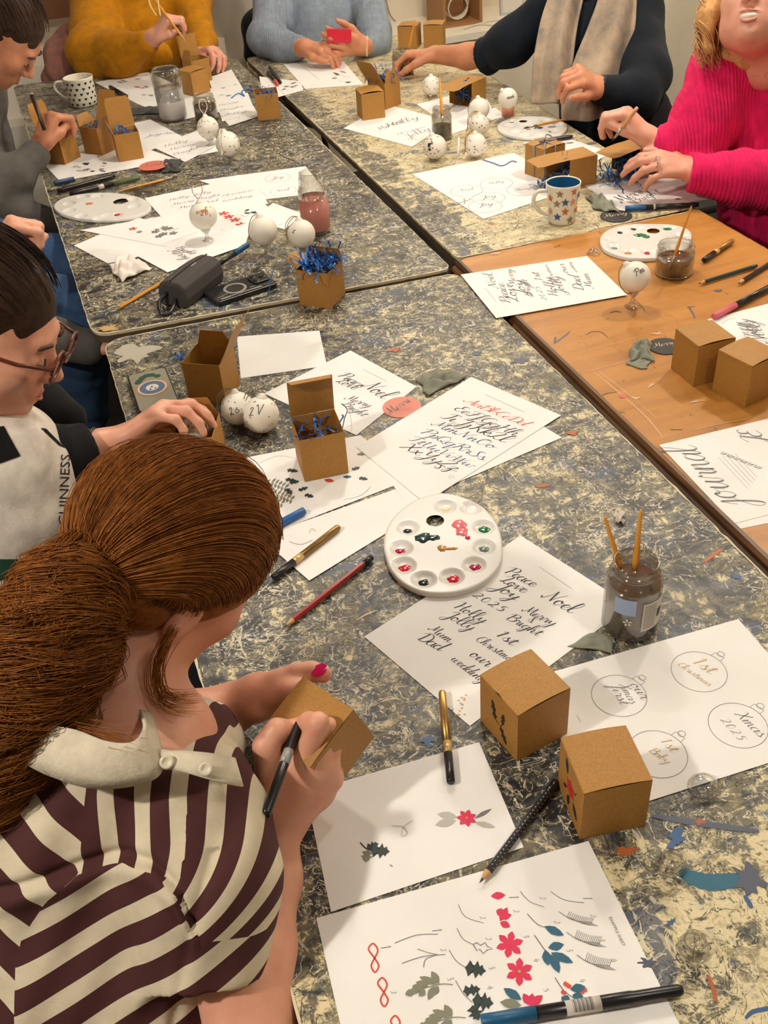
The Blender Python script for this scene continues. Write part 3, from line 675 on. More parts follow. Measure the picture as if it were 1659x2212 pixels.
sheet('white sheet under the three open boxes at the left edge of the far table', [(90, 350), (230, 290), (385, 345), (130, 392)], ink=lambda k: doodle(k, 160, 350, 260, 370, 14, 10, (GREYINK, INK, PALEINK)))
sheet('white sheet with blue pen lettering to the right of the three open boxes', [(262, 272), (325, 258), (400, 298), (280, 340)], ink=lambda k: scrib(k, [('Joy', (312, 297), (348, 290)), ('Xmas', (350, 290), (395, 288))], BLUEINK))
sheet('white calligraphy sheet under the bauble stand beside the far seam', [(330, 318), (445, 275), (475, 310), (400, 350)], ink=lambda k: scrib(k, [('Holly', (355, 318), (405, 305)), ('Merry', (365, 326), (420, 312)), ('Bright', (375, 336), (430, 320))]))
sheet('blank white sheet folded under the bauble stand at the middle of the far table', [(395, 300), (462, 290), (480, 325), (405, 340)])
sheet('white sheet with circles beneath the tall pink-water bottle', [(430, 390), (660, 359), (705, 415), (560, 432)], ink=lambda k: (k.ring((600, 384), .035), k.ring((612, 412), .035), k.word('Joy', (585, 388), (612, 384), GREYINK), k.word('Noel', (596, 415), (626, 410), GREYINK), k.line([(540, 395), (578, 425)], GREYINK)))
sheet('white sheet of small dark calligraphy rows left of the bottle of pink water', [(312, 428), (540, 380), (580, 440), (350, 470)], ink=lambda k: scrib(k, [('Holly Jolly', (365, 434), (455, 416)), ('Merry Bright', (372, 444), (475, 422)), ('Christmas', (480, 425), (545, 412)), ('Mum Dad', (385, 452), (470, 434)), ('wedding', (480, 436), (545, 424))], INK))
def ink_red(k):
    for c in ((483, 461), (494, 468), (508, 475), (520, 485)): k.flower(c, .016, REDINK, 5, .3)
    doodle(k, 520, 455, 560, 470, 6, 4, (GREENINK,)); doodle(k, 330, 490, 380, 515, 12, 12, (GREYINK, SAGEINK)); k.flower((287, 494), .012, REDINK, 5, .3); k.flower((301, 501), .009, GREYINK, 5); doodle(k, 470, 490, 500, 500, 5, 3, (GREENINK, SAGEINK))
sheet('white sheet with a row of red star flowers under the wire-loop bauble', [(172, 497), (560, 432), (625, 480), (400, 540)], .0018, ink=ink_red)
sheet('blank white sheet at the left edge of the far table beside the red flower sheet', [(160, 530), (300, 470), (460, 520), (233, 569)], .0010)
def ink_tip(k): k.word('Merry', (362, 543), (400, 560), INK); k.word('Bright', (378, 536), (412, 550), INK); k.line([(370, 520), (430, 500)], GREYINK)
sheet('white calligraphy sheet disappearing under the dark pencil case', [(420, 490), (556, 495), (505, 560), (362, 588)] if False else [(295, 552), (545, 478), (530, 530), (362, 588)], .0026, ink=ink_tip)
sheet('white sheet corner at the right of the red flower sheet, behind the plain baubles', [(590, 438), (655, 462), (615, 495), (540, 478)], .0010)
# far right table sheets
def ink_alpha(k):
    random.seed(2)
    for i, (a, b) in enumerate((((822, 282), (868, 262)), ((838, 275), (905, 256)), ((860, 292), (918, 275)), ((880, 300), (930, 280)))): k.word(['Merry', 'Holly', 'Christmas', 'Jolly'][i], a, b, GREYINK, .8, .8)
sheet('white calligraphy sheet left of the murky water jar on the far right table', [(742, 277), (835, 225), (975, 262), (890, 317)], .0010, ink=ink_alpha)
sheet('white sheet beneath the box that stands with its flap forward', [(900, 225), (1040, 190), (1065, 240), (975, 275)], .0008)
sheet('narrow white sheet between the brush jar and the pink stand bauble', [(975, 262), (1070, 232), (1090, 250), (975, 290)], .0013)
def ink_rounds(k):
    for c, t in (((1055, 428), 'Joy'), ((1008, 412), 'Noel'), ((1072, 396), 'Holly'), ((1130, 410), 'Merry'), ((1048, 445), 'Joy')): k.ring(c, .042, GREYINK, .0009); k.word(t, (c[0]-16, c[1]+2), (c[0]+16, c[1]-2), GREYINK)
    k.word('Bright', (975, 445), (1020, 432), GREYINK)
sheet('white sheet of pencilled bauble circles in front of the grey-ribboned box', [(890, 376), (1110, 330), (1250, 405), (1045, 473)], .0011, ink=ink_rounds)
sheet('white sheet behind the ribboned box, under the dark marker', [(1130, 308), (1215, 294), (1320, 330), (1230, 380)], .0008, ink=lambda k: doodle(k, 1200, 300, 1250, 312, 4, 3, (GREYINK,)))
def ink_m(k): k.word('Merry', (1345, 438), (1400, 412), INK, 1, 1.2); k.word('Bright', (1375, 440), (1430, 415), GREYINK); k.flower((1464, 430), .009, REDINK, 5); k.line([(1400, 448), (1480, 412)], GREYINK)
sheet('white calligraphy sheet under the blue brush pen beside the woman in pink', [(1262, 400), (1460, 378), (1512, 425), (1345, 458)], .0009, ink=ink_m)
sheet('white sheet half under the calligraphy sheet near the table corner by the woman in pink', [(1330, 392), (1480, 392), (1530, 430), (1400, 450)], .0006)

# ---- splashes and stains that belong to the table tops
def marks(parent, items, z=.0004, pref='paint_mark'):
    k = Ink(z); k.taper = 1; k.rough = .28
    for it in items:
        kind, m, a = it[0], it[1], it[2:]
        if kind == 'line': k.line(a[0], m, a[1])
        elif kind == 'wash': k.wash(a[0], a[1], a[2], m, a[3], a[4] if len(a) > 4 else 0, .0002)
    inv = Matrix.Rotation(-TH, 4, 'Z') @ Matrix.Translation(-Vector((parent.location.x, parent.location.y, 0)))
    for key, (g, m) in k.d.items(): mk(pref, [inv @ v for v in g.v], g.f, m, parent)
TEALD = mcol('dried_teal_paint', (34, 96, 118), .5); RUST = mcol('dried_rust_paint', (170, 90, 44), .5); SLATE = mcol('dried_slate_paint', (78, 84, 100), .5); IVORY = mcol('dried_ivory_paint', (214, 202, 168), .5); DBLUE = mcol('dried_blue_paint', (54, 88, 130), .5)
PGREY = mcol('dried_pale_grey_paint', (172, 166, 150), .5); OCH = mcol('dried_ochre_paint', (190, 156, 96), .5); DBRN = mcol('dried_brown_paint', (84, 62, 44), .6)
marks(T1, [('line', TEALD, [(1470, 1878), (1492, 1894), (1530, 1905), (1575, 1903), (1630, 1898)], .019), ('wash', SLATE, (1618, 1896), .014, .018, 3), ('wash', DBLUE, (1462, 1812), .014, .007, 5, .8), ('line', DBLUE, [(1608, 1934), (1618, 1950), (1624, 1962)], .005), ('line', DBLUE, [(1610, 2200), (1625, 2186), (1650, 2180), (1670, 2178)], .004), ('wash', RUST, (1352, 1838), .010, .006, 6), ('line', RUST, [(1528, 2105), (1540, 2135), (1548, 2165)], .004), ('wash', RUST, (1510, 1775), .006, .004, 7),
    ('line', SLATE, [(1408, 1762), (1470, 1772), (1560, 1785), (1640, 1796)], .008), ('wash', DBLUE, (1450, 1992), .006, .003, 8, .5), ('wash', SLATE, (1400, 2080), .010, .005, 9), ('wash', DBLUE, (925, 1600), .010, .006, 10, 1.0), ('line', IVORY, [(770, 1340), (790, 1328), (815, 1318)], .0025), ('wash', PGREY, (292, 764), .052, .038, 21), ('wash', RUST, (1172, 1050), .010, .006, 12), ('wash', RUST, (1236, 935), .012, .007, 13), ('wash', RUST, (852, 756), .012, .008, 14), ('wash', TEALD, (395, 776), .010, .006, 15), ('line', RUST, [(1520, 1215), (1545, 1196), (1560, 1186)], .006), ('wash', DBLUE, (1590, 1245), .008, .005, 16), ('wash', SLATE, (1120, 780), .016, .009, 17), ('wash', SLATE, (1030, 763), .012, .008, 18)])
marks(T2, [('wash', OCH, (236, 708), .026, .012, 22), ('line', INK, [(600, 330), (620, 342), (640, 348)], .004), ('wash', SLATE, (700, 450), .02, .012, 24)])
PWHT = mcol('pale_pink_smear', (206, 160, 128), .6)
marks(T4, [('line', PWHT, [(1280, 800), (1340, 850), (1400, 905), (1432, 946)], .0028), ('line', PWHT, [(1290, 798), (1350, 845), (1420, 905)], .0016), ('line', PWHT, [(1258, 805), (1300, 795), (1356, 778)], .002), ('line', DBRN, [(1290, 860), (1310, 850), (1336, 846)], .0018), ('line', DBRN, [(1332, 892), (1342, 890), (1352, 892)], .0018), ('line', DBRN, [(1264, 724), (1280, 716), (1300, 718), (1314, 730)], .0018), ('line', SLATE, [(1196, 742), (1214, 730), (1232, 715)], .004), ('line', SLATE, [(1198, 742), (1200, 728)], .004), ('line', SLATE, [(1486, 662), (1494, 672), (1502, 688)], .004), ('line', SLATE, [(1484, 664), (1502, 662)], .003), ('wash', PWHT, (1420, 720), .012, .006, 31), ('wash', PWHT, (1408, 832), .010, .004, 32, .6), ('wash', mcol('dried_pink_paint', (200, 110, 96), .6), (1348, 856), .008, .005, 33), ('wash', PWHT, (1372, 860), .010, .004, 34, -.4), ('wash', SLATE, (1552, 628), .008, .004, 35), ('line', DBRN, [(1318, 676), (1330, 672), (1342, 675)], .004), ('line', DBRN, [(1195, 535), (1205, 532), (1210, 528)], .0018), ('line', DBRN, [(1448, 928), (1474, 928)], .0015), ('wash', PWHT, (1070, 548), .012, .005, 36), ('line', DBRN, [(1545, 842), (1562, 850)], .003), ('line', DBRN, [(1365, 640), (1385, 660), (1395, 676)], .0012), ('line', PWHT, [(1500, 930), (1560, 915), (1620, 905)], .0016), ('wash', PWHT, (1500, 868), .012, .003, 37, .2)])
# ---------------------------------------------------------------- kraft boxes
BW, BH = .0731, .0792
M_SHRED = mcol('blue_paper_shred', (44, 120, 196), .35); M_SHRED2 = mcol('dark_blue_paper_shred', (28, 78, 150), .35)
def shred(parent, c, r, n, seed, zs=1.0, name='shredded_paper'):
    random.seed(seed); g = G()
    for i in range(n):
        a = random.uniform(0, 6.28); q = r*math.sqrt(random.random()); p = Vector((c[0]+q*math.cos(a), c[1]+q*math.sin(a), c[2]+random.uniform(0, .006)))
        pts = [p]; d = Vector((random.uniform(-1, 1), random.uniform(-1, 1), random.uniform(-.2, 1.1)*zs)).normalized()
        for s in range(7):
            d = (d + Vector((random.uniform(-.7, .7), random.uniform(-.7, .7), random.uniform(-.65, .45)*zs))).normalized()
            pts.append(pts[-1] + d*r*.16)
        pts = [Vector((x.x, x.y, max(x.z, c[2]-.01, .001))) for x in pts]
        w = .0017; k = len(pts); v = []; f = []
        for j, x in enumerate(pts):
            t = (pts[min(j+1, k-1)]-pts[max(j-1, 0)]).normalized(); s_ = t.cross(Vector((0, .3, 1))).normalized()*w
            v += [x-s_, x+s_]
        f = [(2*j, 2*j+1, 2*j+3, 2*j+2) for j in range(k-1)]
        g.add(v, f, i % 2)
    return g.make(name, [M_SHRED, M_SHRED2], parent)
def flap(parent, name, hinge, out, up, ln, wd, ang, taper=0, bow=0, tuck=None, th=.0007, m=None):
    """panel hinged on a line; out = horizontal direction it lies in when closed, ang raises it; tuck = (length, extra angle)"""
    hinge = Vector(hinge); out = Vector(out); up = Vector(up); s = up.cross(out)
    def panel(o, a, l, w0, w1, bw, nseg=6):
        d = out*math.cos(a) + up*math.sin(a); nn = -out*math.sin(a) + up*math.cos(a); v = []; f = []
        for i in range(nseg+1):
            t = i/nseg; w = w0 + (w1-w0)*t; z = bw*4*t*(1-t)
            for q, dz in ((-1, 0), (1, 0), (1, th), (-1, th)): v.append(o + d*(l*t) + nn*(z+dz) + s*(q*w/2))
        for i in range(nseg):
            for q in range(4): f.append((i*4+q, i*4+(q+1) % 4, i*4+4+(q+1) % 4, i*4+4+q))
        f += [(3, 2, 1, 0), tuple(nseg*4+q for q in range(4))]
        return v, f, o + d*l
    v, f, e = panel(hinge, ang, ln, wd, wd*(1-taper), bow)
    o = G().add(v, f).make(name, m or M_KRAFT, parent)
    if tuck:
        v, f, e2 = panel(e, ang+tuck[1], tuck[0], wd*.97, wd*.86, 0, 3)
        G().add(v, f).make('tuck_flap', m or M_KRAFT, o)
    return o
def kbox(label, org=None, ang=None, A=None, B=None, hinge=0, lid=0.0, tuck=(.016, -R(95)), dust=(0, 0), shreds=0, group='brown kraft gift boxes', z=0.0, mat4=None, h=BH, w=BW, bow=.0025, art=None, lidlen=None, name='kraft_box', seed=1):
    if mat4 is None:
        if A is not None:
            a = at(*A, z); b = at(*B, z); d = b-a; ang = math.atan2(d.y, d.x); mid = (a+b)/2
            e = Vector((math.cos(ang), math.sin(ang), 0)); n = Vector((-e.y, e.x, 0)); c = mid + n*w/2
        else:
            e = Vector((math.cos(ang), math.sin(ang), 0)); n = Vector((-e.y, e.x, 0)); c = Vector((org[0], org[1], TZ+z)) + e*w/2 + n*w/2
        mat4 = Matrix.Translation((c.x, c.y, TZ+z+.0005)) @ Matrix.Rotation(ang, 4, 'Z')
    t = thing(name, label, 'box', mat=mat4, group=None)
    g = G(); a = w/2; i_ = a-.0008
    v = [(-a,-a,0),(a,-a,0),(a,a,0),(-a,a,0),(-a,-a,h),(a,-a,h),(a,a,h),(-a,a,h),(-i_,-i_,.001),(i_,-i_,.001),(i_,i_,.001),(-i_,i_,.001),(-i_,-i_,h),(i_,-i_,h),(i_,i_,h),(-i_,i_,h)]
    f = [(0,3,2,1),(0,1,5,4),(1,2,6,5),(2,3,7,6),(3,0,4,7),(8,9,10,11),(8,12,13,9),(9,13,14,10),(10,14,15,11),(11,15,12,8),(4,5,13,12),(5,6,14,13),(6,7,15,14),(7,4,12,15)]
    g.add(v, f).make('body', M_KRAFT, t)
    dirs = [Vector((1, 0, 0)), Vector((0, 1, 0)), Vector((-1, 0, 0)), Vector((0, -1, 0))]
    D = dirs[hinge]; S = Vector((-D.y, D.x, 0))
    flap(t, 'lid', D*a + Vector((0, 0, h+.0003)), -D, (0, 0, 1), lidlen or w, w, lid, 0, bow if lid < .1 else .001, tuck)
    for q, an in zip((1, -1), dust):
        if an is not None and lid > .1: flap(t, 'side_flap', S*(q*a) + Vector((0, 0, h)), -S*q, (0, 0, 1), .032, w*.94, an, .35)
    if shreds: shred(t, (0, 0, h-.010 + (.012 if shreds > 70 else 0)), w*(.42 if shreds <= 70 else .55), shreds, seed)
    if art: art(t, a, h)
    return t
def face_ink(t, a, items):
    """painted marks on the -x face of a box: y across, z up"""
    for m, polys in items:
        g = G()
        for P in polys:
            k = len(P); c = sum((Vector((0, y, z)) for y, z in P), Vector())/k
            v = [Vector((-a-.0003, c.y, c.z))] + [Vector((-a-.0003, y, z)) for y, z in P]
            g.add(v, [(0, 1+(i+1) % k, 1+i) for i in range(k)])
        g.make('painted_motif', m, t)
def lf(y0, z0, y1, z1, w, holly=False):
    d = Vector((y1-y0, z1-z0)); n = Vector((-d.y, d.x)).normalized()*w/2; A = Vector((y0, z0))
    pr = [(0, 0), (.1, .35), (.2, 1), (.32, .45), (.45, .5), (.55, 1.1), (.68, .4), (.8, .7), (1, 0)] if holly else [(0, 0), (.2, .6), (.45, 1), (.75, .7), (1, 0)]
    P = [A+d*t+n*q for t, q in pr] + [A+d*t-n*q for t, q in reversed(pr[1:-1])]
    return [(p.x, p.y) for p in P]
def art1(t, a, h):
    face_ink(t, a, [(INK, [lf(.006, .032, .012, .062, .010, 1), lf(-.008, .036, -.010, .056, .008, 1), lf(-.004, .030, -.016, .008, .010, 1), lf(.010, .034, -.004, .030, .0016), lf(-.008, .038, -.004, .028, .0015)])])
    face_ink(t, a, [(M_DARK, [lf(.008, .0785, -.008, .0785, .008)])])  # thumb notch: its shaded gap painted on as a dark shape
def art2(t, a, h):
    red = mcol('red_flower_paint', (196, 40, 40), .5)
    P = []
    for i in range(6):
        an = .4+i*math.pi/3; P.append(lf(0, .040, .0135*math.cos(an), .040+.0135*math.sin(an), .0075))
    face_ink(t, a, [(red, P), (INK, [lf(.010, .052, .016, .074, .0085), lf(-.010, .030, -.024, .014, .009), lf(.002, .026, .004, .008, .009), lf(.010, .030, .020, .024, .006), lf(-.012, .044, -.018, .056, .0018)])])
kbox('brown kraft box with a black holly sprig, nearer the glass jar of brushes', (.128807, .710113), .481426, art=art1)
kbox('brown kraft box with a red flower on its side, the nearest box of all', (.179198, .602634), .135313, art=art2)
kbox('closed plain kraft box on the wooden table, behind its twin', (.564084, 1.482611), .27409)
kbox('closed plain kraft box on the wooden table, at the right edge of the photo', (.628909, 1.402730), .516573)
kbox('tall-looking kraft box with its lid raised upright, standing on the leaf sheet', A=(655, 1042), B=(757, 1021), hinge=1, lid=R(79), tuck=(.014, -R(70)), dust=(None, None), shreds=24, z=.002, seed=3)
kbox('open kraft box at the back of the near table beside the blank card', A=(411, 866), B=(487, 872), hinge=0, lid=R(118), tuck=(.018, R(10)), dust=(R(80), None), z=0)
kbox('kraft box stuffed with curly blue shreds beside the seam of the two left tables', A=(640, 657), B=(722, 669), hinge=1, lid=R(70), lidlen=.03, tuck=None, dust=(R(150), None), shreds=150, seed=5)
kbox('open kraft box by the drawing hand at the far left, lid standing up dark', A=(138, 359), B=(178, 338), hinge=1, lid=R(100), tuck=(.016, R(5)), dust=(R(60), None), shreds=34, seed=6)
kbox('open kraft box in the middle of the three at the left edge', A=(184, 331), B=(222, 337), hinge=1, lid=R(115), tuck=(.016, 0), dust=(R(120), R(110)), shreds=34, seed=7)
kbox('open kraft box standing rightmost of the three at the left edge', A=(263, 351), B=(308, 343), hinge=1, lid=R(100), tuck=(.01, 0), dust=(R(110), None), shreds=34, seed=8)
kbox('closed kraft box in front of the mustard sweater', A=(413, 212), B=(462, 196), hinge=0)
kbox('open kraft box with raised lid held by the person in mustard', A=(412, 186), B=(468, 172), hinge=1, lid=R(95), tuck=None, dust=(R(70), None))
kbox('open kraft box with blue shreds beside the far end of the seam', A=(556, 262), B=(609, 256), hinge=2, lid=R(95), tuck=(.014, 0), dust=(None, None), shreds=30, seed=9)
kbox('kraft box with its lid slightly ajar in front of the tilted one with blue shreds', A=(782, 262), B=(835, 254), hinge=2, lid=.0, bow=.004)
kbox('open kraft box overflowing with blue shreds behind the slightly ajar box', A=(826, 241), B=(874, 222), hinge=2, lid=R(125), tuck=(.016, 0), dust=(R(80), None), shreds=80, seed=10)
kbox('closed kraft box at the back of the far right table, left of the pair', A=(858, 106), B=(903, 106), hinge=2, z=.0)
kbox('closed kraft box at the back of the far right table, right of the pair', A=(910, 104), B=(962, 103), hinge=2, z=.0)
b19 = kbox('closed kraft box tied with a grey ribbon next to the star mug', A=(1170, 392), B=(1222, 374), hinge=0)

def lying(label, back, front, z=0.0, **kw):
    """box on its side: its mouth looks from back towards front, the lid stretches out level"""
    a = at(back[0], back[1], z); b = at(front[0], front[1], z); o = (b-a).normalized(); up = Vector((0, 0, 1)); y = o.cross(up)
    M4 = Matrix((up, y, o)).transposed().to_4x4(); M4.translation = a + y*BW/2 + up*(BW/2+.0006)
    return kbox(label, mat4=M4, hinge=0, lid=R(87), tuck=(.016, R(3)), dust=(R(75), None), **kw)
lying('kraft box on its side, flap stretched out, beside the bauble under the reaching hand', (1050, 218), (1014, 235), shreds=16, seed=11)
lying('kraft box on its side with the flap stretched over blue shreds, behind the star mug', (1287, 396), (1214, 412), shreds=40, seed=12)
# ---------------------------------------------------------------- baubles, jars, mugs, palettes, pens
def pj(P):
    d = P - CAMP; w = d.dot(FW); return (W0/2 + FPX*d.dot(RT)/w, H0/2 - FPX*d.dot(UP)/w)
def depth(P): return (P-CAMP).dot(FW)
def ball_fit(cx, cy, rpx, z0):
    r = .03
    for _ in range(8):
        c = at(cx, cy, z0 + r); r = rpx*depth(c)/FPX
    return at(cx, cy, z0 + r), r
def hgt(bx, by, ty):
    b = at(bx, by); lo, hi = 0, .4
    for _ in range(30):
        m = (lo+hi)/2
        if pj(b + Vector((0, 0, m)))[1] > ty: lo = m
        else: hi = m
    return lo
CERAM = mcol('matte_white_ceramic', (236, 230, 216), .45); GOLD = mcol('gold_paint_dots', (150, 112, 60), .4, .4); GREYSTR = mcol('grey_green_string', (128, 120, 98), .7); GOLDSTR = mcol('gold_thread', (170, 136, 80), .45, .3)
def frame_to(c, d, up=Vector((0, 0, 1))):
    z = d.normalized(); x = up.cross(z); x = x.normalized() if x.length > 1e-3 else Vector((1, 0, 0)); y = z.cross(x)
    M_ = Matrix((x, y, z)).transposed().to_4x4(); M_.translation = c; return M_
def bauble(label, cx, cy, rpx, z0=0.004, cap=(0, -1, .8), loop='loop', dots=40, word=None, motif=None, group='white ceramic baubles', string=GOLDSTR, seed=1, stand=None, up=None):
    c, r = ball_fit(cx, cy, rpx, z0); cd_ = Vector(cap).normalized()
    t = thing('bauble', label, 'bauble', mat=frame_to(c, cd_), group=None)
    G().ball((0, 0, 0), r, nu=32, nv=20).make('globe', CERAM, t, True)
    G().lathe([(r*.30, r*.93), (r*.27, r*1.02), (r*.20, r*1.08), (r*.19, r*1.14), (r*.13, r*1.2), (0.0001, r*1.22)], 16).make('cap', CERAM, t, True)
    random.seed(seed)
    tocam = (t.matrix_world.inverted().to_3x3() @ (CAMP-c)).normalized()
    if loop:
        z1 = r*1.2; b = .9*r if loop == 'loop' else 1.35*r
        if loop == 'wrap': P = [Vector((0, 0, z1)), Vector((.25*r, -.5*r, 1.0*r)), Vector((.5*r, -.86*r, .35*r)), Vector((.6*r, -.9*r, -.1*r)), Vector((.5*r, -.9*r, -.5*r)), Vector((.2*r, -.75*r, -.85*r))]
        elif loop == 'tall': P = [Vector((0, 0, z1)), Vector((-.5*r, 0, 1.7*r)), Vector((-.35*r, 0, 2.35*r)), Vector((.15*r, 0, 2.4*r)), Vector((.35*r, 0, 1.8*r)), Vector((.05*r, 0, z1))]
        else: P = [Vector((0, 0, z1)), Vector((.5*r, .1*r, 1.32*r)), Vector((1.05*r, .15*r, .9*r)), Vector((1.15*r, .1*r, .2*r)), Vector((1.08*r, 0, -.3*r)), Vector((1.3*r, 0, -.5*r)), Vector((1.12*r, .05*r, 0)), Vector((.95*r, .1*r, .75*r)), Vector((.4*r, .05*r, 1.22*r)), Vector((0, 0, z1))]
        P = [p if p.length > r*1.03 or p.z > r else p.normalized()*r*1.03 for p in P]
        G().tube(catmull(P, 6), .0009 if rpx > 28 else .0011, 5).make('hanging_string', string, t, True)
    if dots:
        g = G()
        for i in range(dots):
            d = Vector((random.gauss(0, 1), random.gauss(0, 1), random.gauss(0, 1))).normalized()
            if d.z > .85: continue
            q = d.orthogonal().normalized(); s = d.cross(q); rr = .0014*(1 + (rpx < 28)*.5)*random.uniform(.7, 1.2)
            g.add([d*(r*1.006)] + [d*(r*1.006) + (q*math.cos(a) + s*math.sin(a))*rr for a in [j*math.pi/3 for j in range(6)]], [(0, 1+j, 1+(j+1) % 6) for j in range(6)])
        g.make('painted_dots', GOLD, t)
    if word or motif:
        # local tangent frame facing the viewer
        d0 = tocam; ux = Vector(t.matrix_world.inverted().to_3x3() @ RT); ux = (ux - d0*ux.dot(d0)).normalized(); uy = d0.cross(ux)
        def S(x, y): return (d0 + ux*x + uy*y).normalized()*r*1.008
        g = G()
        if word:
            for (w, x0, y0, x1, y1, mt) in word:
                ss, wd = word_strokes(w); sc = math.hypot(x1-x0, y1-y0)/wd; dx, dy = (x1-x0)/wd/sc, (y1-y0)/wd/sc; g = G()
                for st in ss:
                    pts = [S(x0 + (a*dx - b*dy)*sc, y0 + (a*dy + b*dx)*sc) for a, b in st]
                    g.tube(pts, .0008 if rpx > 28 else .0010, 4)
                g.make('lettering', mt, t)
        if motif:
            for (pts, mt) in motif:
                P = [S(*p) for p in pts]; cc = sum(P, Vector())/len(P); cc = cc.normalized()*r*1.01
                G().add([cc]+P, [(0, 1+j, 1+(j+1) % len(P)) for j in range(len(P))]).make('painted_motif', mt, t)
    if stand:
        b = c - Vector((0, 0, r)); h = z0
        s = thing('bauble_stand', stand, 'stand', (b.x, b.y, TZ))
        if h > .012:
            G().lathe([(.016, 0), (.016, .002), (.006, .004), (.004, h*.6), (.010, h*.85), (.0145, h+.004), (.0135, h+.004), (.009, h*.87), (.0028, h*.6)], 20, cap=False).make('stem_cup', M_CLEAR, s, True)
            G().lathe([(.0145, h+.0035), (.0158, h+.0045), (.0145, h+.0055), (.0135, h+.0045)], 20, closed=True).make('rim', M_CLEAR, s, True)
        else:
            G().lathe([(.017, 0), (.0185, .003), (.017, .0065), (.0158, .0065), (.016, .002)], 24, closed=True).make('ring', M_CLEAR, s, True)
    return t
GI, BI = INK, GOLDINK
bauble('white bauble with curly grey lettering, left of the pair on the near table', 513, 882, 36, 0, (-.05, .3, .95), 'loop', 46, [('2s', -.5, -.5, .1, -.2, GREYINK)], seed=2, string=GREYSTR)
bauble('dotted white bauble with a long grey string, right of the pair on the near table', 563, 896, 40, 0, (.2, .25, .95), 'loop', 60, [('2V', -.75, -.1, .1, .05, GREYINK)], seed=3, string=GREYSTR)
bauble('white bauble with red and gold scribble under a tall wire loop', 439, 466, 30, .030, (-.1, .1, 1), 'tall', 40, [('20', -.2, .0, .45, .1, REDINK), ('noel', -.55, .1, .3, .3, GOLDINK)], seed=4, stand='clear plastic stand under the bauble with the tall wire loop')
bauble('plain white bauble wrapped in string, left of the two plain ones', 568, 498, 31, .026, (-.15, .15, 1), 'wrap', 0, seed=5, string=GREYSTR, stand='clear plastic stand under the left plain bauble')
bauble('plain white bauble with a small black mark beside the pink-water bottle', 651, 505, 30, .026, (-.1, .25, 1), 'loop', 0, motif=[([(-.85, .1), (-.6, .3), (-.7, .12), (-.6, .0)], INK), ([(-.72, .28), (-.45, .34), (-.55, .2)], INK)], seed=6, stand='clear plastic stand under the plain bauble with the black mark')
bauble('speckled white bauble behind its pair, in front of the dark-water jar', 449, 276, 23.5, .020, (-.1, .1, 1), 'tall', 50, seed=7, string=CERAM, stand='clear plastic stand in front of the dark-water jar')
bauble('speckled white bauble in front of its pair near the far seam', 492, 311, 26, .020, (-.2, .1, 1), 'loop', 60, seed=8, string=CERAM, stand='clear plastic stand under the speckled bauble near the far seam')
bauble('white bauble under the reaching hand of the scarfed woman', 932, 185, 20, .006, (-.05, .1, 1), None, 40, seed=9, stand='low ring stand under the bauble below the reaching hand')
bauble('white bauble with a string across it, rearmost of three beside the brush jar', 1035, 235, 22.5, .010, (-.1, .1, 1), 'wrap', 0, seed=10, string=GREYSTR)
bauble('speckled white bauble in the middle of the row beside the brush jar', 1035, 270, 22, .004, (0, .1, 1), 'loop', 50, seed=11)
bauble('speckled white bauble at the front of the row beside the brush jar', 1027, 313, 24.5, 0.004, (-.05, .1, 1), 'loop', 60, seed=12)
bauble('speckled white bauble with a black leaf painted on it', 939, 317, 25.5, 0.004, (-.2, .1, 1), None, 60, motif=[([(-.7, .35), (-.3, .55), (-.15, .3), (-.35, .2), (-.45, -.1), (-.75, .05)], INK), ([(-.7, -.2), (-.4, -.1), (-.35, -.35), (-.6, -.4)], INK)], seed=13, stand='low ring stand under the bauble with the black leaf')
bauble('white bauble with tiny grey lettering on a pink stand', 1097, 212, 21, .043, (-.6, 0, .8), None, 0, [('made', -.1, -.1, .75, .1, GREYINK)], seed=14)
bauble('white bauble lettered in grey on the wooden table beside the brown-water jar', 1372, 598, 33, .034, (-.65, .35, .9), 'wrap', 0, [('Pea', .05, .0, .75, .5, GREYINK)], seed=15, string=GREYSTR, stand='clear stand with thin splayed legs under the bauble on the wooden table')
def pinkstand():
    c = at(1097, 250); t = thing('bauble_stand', 'small pink clay stand under the bauble with tiny lettering', 'stand', (c.x, c.y, TZ+.0003))
    G().lathe([(.019, 0), (.019, .035), (.016, .037), (.015, .03), (.0, .03)], 20).make('cup', mcol('pink_clay', (206, 140, 116), .7), t, True)
pinkstand()
def dome(label, cx, cy, rpx, kind=0):
    c = at(cx, cy); r = rpx*depth(c)/FPX; t = thing('clear_stand', label, 'stand', (c.x, c.y, TZ+.0015))
    if kind == 0:
        G().lathe([(r, 0), (r*.97, r*.25), (r*.8, r*.5), (r*.5, r*.68), (.0002, r*.75)], 28, cap=False).make('dome', M_CLEAR, t, True)
    else:
        G().lathe([(r*.95, 0), (r, .004), (r*.8, .008), (r*.62, .010), (r*.60, .014), (r*.72, .016), (r*.74, .014), (r*.55, .004), (0.0002, .003)], 28, cap=False).make('cup', M_CLEAR, t, True)
    G().lathe([(r*.97, 0), (r*1.03, .001), (r*.99, .0022), (r*.93, .001)], 28, closed=True).make('rim', M_CLEAR, t, True)
dome('clear plastic dome on the edge of the pencil-bauble sheet', 1520, 1702, 33)
dome('clear plastic ring lying by the teal paint streak', 1448, 1872, 31, 1)
dome('clear plastic cup stand lying right of the example sheet', 1497, 2050, 33, 1)
dome('small clear plastic dome between the sheet and palette on the wooden table', 1282, 548, 14)
